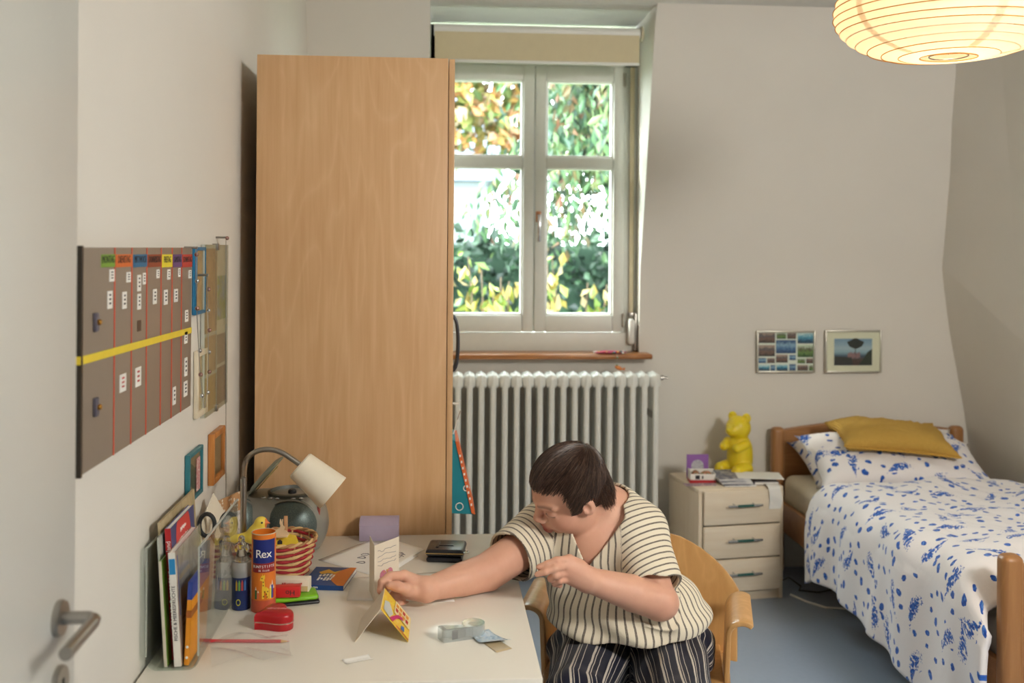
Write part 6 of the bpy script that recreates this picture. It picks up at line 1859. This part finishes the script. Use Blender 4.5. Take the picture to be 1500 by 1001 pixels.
blend(0.45 * inhead * np.clip(sum(gauss(hloc, (s_ * 0.045, 0.06, -0.038), (0.026, 0.04, 0.026)) for s_ in (-1, 1)), 0, 1), (214, 138, 116))
blend(0.40 * inhead * gauss(hloc, (0, 0.115, -0.022), (0.016, 0.02, 0.014)), (208, 132, 112))
lip = np.clip(gauss(hloc, (0, 0.104, -0.059), (0.022, 0.02, 0.0058)) + gauss(hloc, (0, 0.104, -0.0745), (0.020, 0.02, 0.0075)), 0, 1)
blend(np.clip(lip * 1.5, 0, 0.92) * inhead, (170, 66, 62))
for s_ in (-1, 1):
    xx_ = np.clip((hloc[:, 0] * s_ - 0.010) / 0.038, 0, 1)
    zc_ = 0.0290 + 0.006 * np.sin(xx_ * 2.2)
    brow = np.exp(-((hloc[:, 2] - zc_) / 0.0042) ** 2) * (hloc[:, 0] * s_ > 0.010) * (hloc[:, 0] * s_ < 0.050) * (hloc[:, 1] > 0.055)
    blend(0.75 * brow * inhead, (104, 78, 66))
    lash = np.exp(-((hloc[:, 2] + 0.0035 + 0.05 * (np.abs(hloc[:, 0]) - 0.031) ** 2 * 20) / 0.0017) ** 2) * (np.abs(hloc[:, 0] - s_ * 0.031) < 0.0145) * (hloc[:, 1] > 0.07)
    blend(0.9 * lash * inhead, (88, 58, 50))
for c in (A(590, 862, 2.33), A(815, 840, 2.47)):
    blend(0.45 * np.exp(-(((co - c) / 0.055) ** 2).sum(1)), (208, 136, 112))
for c in (EL_L, EL_R):
    blend(0.25 * np.exp(-(((co - c) / 0.06) ** 2).sum(1)), (212, 140, 118))
colattr(person, 'skin', base)
def skinmat():
    t = NT('skin')
    a = t.node('ShaderNodeVertexColor'); a.layer_name = 'skin'
    nz = t.noise(t.coord(), 55, 4, 0.6)
    t.link(t.mix(t.val('MULTIPLY', nz, 0.28), a.outputs[0], lin((190, 118, 96))), t.b.inputs['Base Color'])
    t.b.inputs['Roughness'].default_value = 0.5
    t.b.inputs['Subsurface Weight'].default_value = 0.12
    t.b.inputs['Subsurface Radius'].default_value = (0.012, 0.005, 0.003)
    t.b.inputs['Subsurface Scale'].default_value = 0.5
    t.bump(t.noise(t.coord(), 420, 3), 0.12, 0.001)
    return t.m
person.data.materials.append(skinmat())

# ---- blouse
BV = 0.0036
lo_b = np.minimum(A(715, 850, 2.5), A(715, 790, 2.9)) - 0.08
lo_b[2] = 0.57
bf = Field(lo_b, (0.86, 3.0, 1.08), BV)
bf.ell(CHEST, (0.168, 0.158, 0.118), CB, 0.03).ell(BELLY, (0.206, 0.112, 0.165), CB, 0.06)
bf.ell(BELLY + cvec(0.01, -0.035, 0.0), (0.218, 0.070, 0.178), CB, 0.03)
bf.cone(SH_R + cvec(0.02, -0.01, 0), SH_L + cvec(0, 0.003, 0), 0.068, 0.068, 0.045)
bf.ell(A(872, 800, 2.655), (0.105, 0.090, 0.064), CB, 0.04)
CU_R = SH_R + (EL_R - SH_R) * 0.66
CU_L = SH_L + (EL_L - SH_L) * 0.84
bf.cone(NECK + cvec(0.03, 0.0, -0.02), SH_L + cvec(0, 0.01, 0), 0.056, 0.062, 0.05)
bf.cone(NECK + cvec(-0.03, 0.0, -0.04), SH_R + cvec(0, 0.01, 0), 0.058, 0.060, 0.05)
ft = bf.f.copy()
def sleeve(a, b, ra, rb):
    g = Field(bf.lo, bf.lo + (bf.n - 1) * bf.h, bf.h)
    g.f = np.full(bf.n, 1.0, np.float32)
    g.cone(a, b, ra, rb, 0.0)
    return g.f[:bf.n[0], :bf.n[1], :bf.n[2]]
sR_f = sleeve(SH_R, SH_R + (EL_R - SH_R) * 0.95, 0.076, 0.072)
sL_f = sleeve(SH_L, SH_L + (EL_L - SH_L) * 0.95, 0.080, 0.078)
bf.cone(SH_R, SH_R + (EL_R - SH_R) * 0.95, 0.076, 0.072, 0.05)
bf.cone(SH_L, SH_L + (EL_L - SH_L) * 0.95, 0.080, 0.078, 0.03)
gx = [np.arange(bf.n[i], dtype=np.float32) * bf.h + bf.lo[i] for i in range(3)]
PX_, PY_, PZ_ = np.meshgrid(*gx, indexing='ij')
def dotp(o, d): return (PX_ - o[0]) * d[0] + (PY_ - o[1]) * d[1] + (PZ_ - o[2]) * d[2]
f0 = bf.f
# soft folds in the cloth
lat = dotp(BELLY, cvec(1, 0, 0)); ver = dotp(BELLY, cvec(0, 1, 0))
fold_ = 0.0035 * np.sin(46 * lat + 16 * ver + 2.0 * np.sin(9 * ver)) + 0.0060 * np.sin(74 * ver + 18 * lat + 2.4 * np.sin(11 * lat)) * np.exp(-((ver + 0.03) / 0.05) ** 2)
f0 = f0 + fold_
f0 = np.maximum(f0, -(f0 + 0.0075))
def cut_plane(f0, o, d, near=None, rad=0.12):
    """removes what lies beyond the plane, near the given point only"""
    s_ = dotp(o, d)
    r_ = np.sqrt((PX_ - o[0]) ** 2 + (PY_ - o[1]) ** 2 + (PZ_ - o[2]) ** 2)
    return np.where(r_ < rad, np.maximum(f0, s_), f0)
dR = (EL_R - SH_R) / np.linalg.norm(EL_R - SH_R); dL = (EL_L - SH_L) / np.linalg.norm(EL_L - SH_L)
wob = 0.005 * np.sin(60 * lat) 
axR = np.linalg.norm(np.cross(np.stack([PX_ - SH_R[0], PY_ - SH_R[1], PZ_ - SH_R[2]], -1), dR), axis=-1)
f0 = np.where((sR_f < ft) & (ft > 0.003), np.maximum(f0, dotp(CU_R, dR) + wob), f0)
axL = np.linalg.norm(np.cross(np.stack([PX_ - SH_L[0], PY_ - SH_L[1], PZ_ - SH_L[2]], -1), dL), axis=-1)
innerL = (sL_f < ft) & (ft > 0.003)
f0 = np.where(innerL, np.maximum(f0, dotp(CU_L, dL) + wob), f0)
shell_t = ft + fold_
f0 = np.minimum(f0, np.maximum(shell_t, -(shell_t + 0.0075)))
# hem
hem = 0.612 + 0.9 * np.clip(np.abs(lat) - 0.10, 0, 1) ** 2 - 0.004 * np.sin(40 * lat)
f0 = np.maximum(f0, hem - PZ_)
del PX_, PY_, PZ_, lat, ver, axR, axL, wob, fold_, innerL, hem
bf.f = f0.astype(np.float32)
# neckline: round at the neck, running to a point on the chest
bf.cone(NECK + cvec(-0.030, 0.03, 0.02), NECK + cvec(-0.030, 0.14, 0.02), 0.074, 0.10, 0.0, 'cut')
VB = A(860, 829, 2.60)
for k in np.linspace(-0.05, 0.07, 7):
    bf.cone(A(868, 745, 2.66) + cvec(0, 0, k), VB + cvec(0, 0, k), 0.080, 0.004, 0.0, 'cut')
V, Q = bf.mesh()
blouse = np_obj('blouse', V, Q, None, person, 2)
blouse['label'] = 'cream blouse with thin dark stripes and short sleeves'
co = np.empty(len(blouse.data.vertices) * 3, np.float32); blouse.data.vertices.foreach_get('co', co); co = co.reshape(-1, 3).astype(np.float64)
ca = (co - BELLY) @ CB
tor = np.arctan2(ca[:, 0] + 0.05 * np.clip(ca[:, 1], 0, 1), ca[:, 2] + 0.07) * 0.185 + 0.0022 * np.sin(55 * ca[:, 1])
aR = (co - SH_R) @ dR; aL = (co - SH_L) @ dL
sR = np.linalg.norm(np.cross(co - SH_R, dR), axis=1); sL = np.linalg.norm(np.cross(co - SH_L, dL), axis=1)
isL = (((co - SH_L) @ CB)[:, 0] > -0.045) & (aL < np.linalg.norm(CU_L - SH_L) + 0.01) & (sL < 0.10)
isR = (((co - SH_R) @ CB)[:, 0] < 0.005) & (sR < 0.10)
seamv = np.where(isL, aL + 0.25 * ((co - SH_L) @ CB)[:, 0] + 2.0, np.where(isR, aR * 0.95 + 4.0, tor))
attr(blouse, 'stripe', seamv)
def stripes(name, period, bands, ground, ink, attrn, wobble=0.0015, rough=0.8, nscale=60):
    t = NT(name)
    a = t.node('ShaderNodeAttribute'); a.attribute_name = attrn
    nz = t.noise(t.coord(), nscale, 3)
    x = t.val('ADD', a.outputs['Fac'], t.val('MULTIPLY', t.val('SUBTRACT', nz, 0.5), wobble * 4))
    fr_ = t.val('FRACT', t.val('ADD', t.val('DIVIDE', x, period), 50.0))
    m = None
    for lo_, hi_ in bands:
        b_ = t.val('MULTIPLY', t.val('GREATER_THAN', fr_, lo_), t.val('LESS_THAN', fr_, hi_))
        m = b_ if m is None else t.val('MAXIMUM', m, b_)
    n2 = t.noise(t.coord(), 420, 2)
    t.link(t.mix(t.val('MULTIPLY', m, t.val('ADD', t.val('MULTIPLY', n2, 0.6), 0.55), True), lin(ground), lin(ink)), t.b.inputs['Base Color'])
    t.b.inputs['Roughness'].default_value = rough
    t.b.inputs['Specular IOR Level'].default_value = 0.2
    t.b.inputs['Sheen Weight'].default_value = 0.1
    t.bump(n2, 0.25, 0.002)
    return t.m
blouse.data.materials.append(stripes('striped_cotton', 0.0168, [(0.0, 0.26)], (236, 226, 204), (86, 78, 72), 'stripe', 0.0006, nscale=30))

# ---- trousers
HP_R, KN_R = A(872, 962, 2.79), A(842, 1040, 2.37)
HP_L, KN_L = A(975, 962, 2.77), A(998, 1056, 2.34)
AN_R = KN_R + np.array([-0.02, 0.05, 0]); AN_R[2] = 0.10
AN_L = KN_L + np.array([0.01, 0.05, 0]); AN_L[2] = 0.10
tf = Field((0.10, 2.10, 0.06), (0.98, 3.06, 0.72), 0.005)
tf.ell(PELV, (0.235, 0.125, 0.155), CB, 0.03)
tf.cone(HP_R, KN_R, 0.108, 0.084, 0.03).cone(HP_L, KN_L, 0.108, 0.084, 0.012)
tf.cone(KN_R, AN_R, 0.080, 0.062, 0.02).cone(KN_L, AN_L, 0.080, 0.062, 0.02)
# the seat flattens what sits on it
g_ = np.meshgrid(*[tf.lo[i] + np.arange(tf.n[i], dtype=np.float32) * tf.h for i in range(3)], indexing='ij')
xl = (g_[0] - CC.x) * math.cos(CA) + (g_[1] - CC.y) * math.sin(CA); yl = -(g_[0] - CC.x) * math.sin(CA) + (g_[1] - CC.y) * math.cos(CA)
on_seat = (np.abs(xl) < 0.275) & (yl > -0.275) & (yl < 0.28)
tf.f = np.where(on_seat, np.maximum(tf.f, 0.455 - g_[2]), tf.f).astype(np.float32)
del g_, xl, yl, on_seat
V, Q = tf.mesh()
cl0 = (V - PELV) @ CB
trou = np_obj('trousers', V, Q, None, person, 3)
trou['label'] = 'dark navy wide trousers with white pinstripes'
co = np.empty(len(trou.data.vertices) * 3, np.float32); trou.data.vertices.foreach_get('co', co); co = co.reshape(-1, 3).astype(np.float64)
def axis_par(P, a, b):
    ab = b - a; t_ = np.clip(((P - a) @ ab) / (ab @ ab), 0, 1)
    q = P - a - t_[:, None] * ab
    return np.linalg.norm(q, axis=1), q
dr_, qr = axis_par(co, HP_R, KN_R); dl_, ql = axis_par(co, HP_L, KN_L)
right_leg = dr_ < dl_
q = np.where(right_leg[:, None], qr, ql) @ CB
sv_ = np.arctan2(q[:, 0], q[:, 1] + q[:, 2] * 0.3 + 0.02) * 0.105
sr_, pr_ = axis_par(co, KN_R, AN_R); sl_, pl_ = axis_par(co, KN_L, AN_L)
shin = np.where(right_leg, sr_ - 0.072 < dr_ - 0.095, sl_ - 0.072 < dl_ - 0.095)
qs = np.where(right_leg[:, None], pr_, pl_) @ CB
sv_ = np.where(shin, np.arctan2(qs[:, 0], qs[:, 2] + 0.02) * 0.105, sv_) + np.where(right_leg, 1.0, 3.0)
attr(trou, 'stripe', sv_)
# folds pressed into the mesh
nr = np.empty(len(trou.data.vertices) * 3, np.float32); trou.data.vertices.foreach_get('normal', nr); nr = nr.reshape(-1, 3)
cl = (co - PELV) @ CB
amp = 0.005 * np.sin(55 * cl[:, 1] + 22 * cl[:, 0] + 2 * np.sin(14 * cl[:, 0])) + 0.003 * np.sin(90 * cl[:, 0] + 30 * cl[:, 2])
trou.data.vertices.foreach_set('co', (co + nr * amp[:, None]).astype(np.float32).ravel())
trou.data.update()
trou.data.materials.append(stripes('pinstripe_viscose', 0.038, [(0.0, 0.13), (0.22, 0.27), (0.52, 0.56)], (24, 28, 48), (214, 206, 194), 'stripe', 0.0008, 0.6, 20))

# ---- shoes
for an, kn, lb in ((AN_R, KN_R, 'right'), (AN_L, KN_L, 'left')):
    fs_ = Field(an + np.array([-0.09, -0.24, -0.11]), an + np.array([0.09, 0.10, 0.05]), 0.005)
    fs_.cone(an + np.array([0, 0.02, -0.055]), an + np.array([0, -0.13, -0.065]), 0.042, 0.036, 0.02).cone(an, an + np.array([0, 0.02, -0.05]), 0.045, 0.042, 0.02)
    zg = np.arange(fs_.n[2], dtype=np.float32) * fs_.h + fs_.lo[2]
    fs_.f = np.maximum(fs_.f, (0.002 - zg)[None, None, :])
    fs_.build('shoe', plain('shoe_' + lb, (60, 58, 62), 0.6), person, 2)

# ---- hair
hair_f = Field(HC - 0.17, HC + 0.17, 0.0028)
hair_f.ell(Hd(0, -0.006, 0.034), (0.084, 0.104, 0.094), HB, 0.01)
hair_f.ell(Hd(0, -0.064, -0.035), (0.066, 0.045, 0.060), HB, 0.03)
gx = [np.arange(hair_f.n[i], dtype=np.float32) * hair_f.h + hair_f.lo[i] for i in range(3)]
G = np.stack(np.meshgrid(*gx, indexing='ij'), -1).reshape(-1, 3)
HLc = ((G - HC) @ HB).astype(np.float32)
x_, y_, z_ = HLc[:, 0], HLc[:, 1], HLc[:, 2]
# hairline: fringe over the forehead, sideburns before the ears, nape behind
jag = 0.006 * np.sin(x_ * 210 + 3 * np.sin(z_ * 90)) + 0.004 * np.sin(x_ * 480 + y_ * 300)
front = np.where(y_ > 0.030, 0.088 - 0.10 * np.clip(np.abs(x_) - 0.035, 0, 1) + jag, np.where(y_ > 0.006, -0.022 + jag + np.clip((np.abs(y_ - 0.018) - 0.004) * 1.5, 0, 1), np.where(y_ > -0.036, 0.022 + 0 * x_, -0.074 + 0.35 * (y_ + 0.036) * 0 + jag)))
tr1 = np.clip((y_ - 0.022) / 0.018, 0, 1)
front = np.where((y_ > 0.022) & (y_ <= 0.040), -0.022 * (1 - tr1) + (0.090 + jag) * tr1, front)
cutv = (front - z_).reshape(hair_f.f.shape)
fh = np.maximum(hair_f.f, cutv)
hair_f.f = fh.astype(np.float32)
rough_n = 0.0008 * np.sin(x_ * 60 + 40 * z_) * np.sin(y_ * 50 + 30 * x_)
hair_f.f += rough_n.reshape(hair_f.f.shape).astype(np.float32)
del G, HLc, x_, y_, z_
def hairmat():
    t = NT('dark_hair')
    nz = t.noise(t.coord('Object', (1, 1, 1)), 90, 4, 0.7)
    t.link(t.ramp(nz, [(0.25, lin((44, 32, 28))), (0.6, lin((72, 54, 46))), (0.85, lin((112, 92, 78)))]), t.b.inputs['Base Color'])
    t.b.inputs['Roughness'].default_value = 0.42
    t.b.inputs['Anisotropic'].default_value = 0.4
    return t.m
M['hair'] = hairmat()
V, Q = hair_f.mesh()
hair = np_obj('hair', V, Q, M['hair'], person, 2)
hair['label'] = 'short dark brown hair with a whorl at the crown'
# strands combed away from the crown whorl
V = relax(V.astype(np.float64), Q, 2)
hv_ = (V - HC) @ HB
cen = np.array([0, -0.006, 0.034]); whorl = np.array([-0.004, -0.080, 0.088])
rs_ = np.random.default_rng(4)
outer = np.where((((hv_ - cen) / np.array([0.082, 0.102, 0.092])) ** 2).sum(1) > 0.9)[0]
pick = rs_.choice(outer, 6500)
sv2, sf2 = [], []
rad = np.array([0.0848, 0.1048, 0.0948])
wdir = (whorl - cen) / rad
for pi_ in pick:
    p = hv_[pi_].copy()
    L = rs_.uniform(0.035, 0.06); lift = rs_.uniform(0.998, 1.025)
    pts = []
    nape = p[2] < 0.02 and p[1] < -0.045
    for k in range(6):
        nrm = (p - cen) / rad ** 2; nrm /= np.linalg.norm(nrm)
        away = p - whorl
        away = away - nrm * (away @ nrm)
        away = away / (np.linalg.norm(away) + 1e-6)
        side_ = np.cross(nrm, away)
        dirn = away + 0.35 * side_ * np.exp(-np.linalg.norm(p - whorl) / 0.05) + np.array([0, 0, -0.35]) * (p[2] < 0.06) + rs_.normal(0, 0.10, 3)
        dirn = dirn - nrm * (dirn @ nrm); dirn /= np.linalg.norm(dirn) + 1e-9
        if nape:
            nrm = p - np.array([0, -0.050, -0.03]); nrm = nrm / np.linalg.norm(nrm)
            dirn = np.array([0.0, 0.02, -1.0]) + rs_.normal(0, 0.12, 3); dirn = dirn / np.linalg.norm(dirn)
            pts.append((p + nrm * 0.0015, nrm, dirn)); p = p + dirn * L / 7
            continue
        pts.append((p.copy(), nrm, dirn))
        lim = 0.080 - 0.10 * max(0.0, abs(p[0]) - 0.035) if p[1] > 0.036 else (-0.030 if p[1] > 0.004 else (0.012 if p[1] > -0.034 else -0.095))
        step = L / 5 if p[2] > lim + 0.006 else 0.0008
        p = p + dirn * step
        if p[2] > -0.02:
            s_ = math.sqrt((((p - cen) / rad) ** 2).sum()); p = cen + (p - cen) / s_ * lift
    b0 = len(sv2)
    for k, (p, nrm, dirn) in enumerate(pts):
        sd = np.cross(nrm, dirn); w = 0.0006 * (1 - 0.75 * k / 5)
        for q in (p + sd * w, p - sd * w, p + nrm * w * 1.2):
            sv2.append(HC + HB @ q)
    for k in range(5):
        a_ = b0 + 3 * k
        for e in range(3):
            f_ = (e + 1) % 3
            sf2.append((a_ + e, a_ + f_, a_ + 3 + f_, a_ + 3 + e))
mb = MB(); mb.v = [tuple(p) for p in sv2]; mb.f = sf2
so = obj('hair_strands', mb, M['hair'], hair, True, 80, fix=False)
so['kind'] = 'stuff'
so.data.materials.clear(); so.data.materials.append(leafmat('hair_strand', [(42, 30, 26), (72, 52, 43), (90, 67, 54), (118, 94, 78)], 0.4))
attr(so, 'tint', np.repeat(rs_.random(len(pick)) ** 1.6, 18))
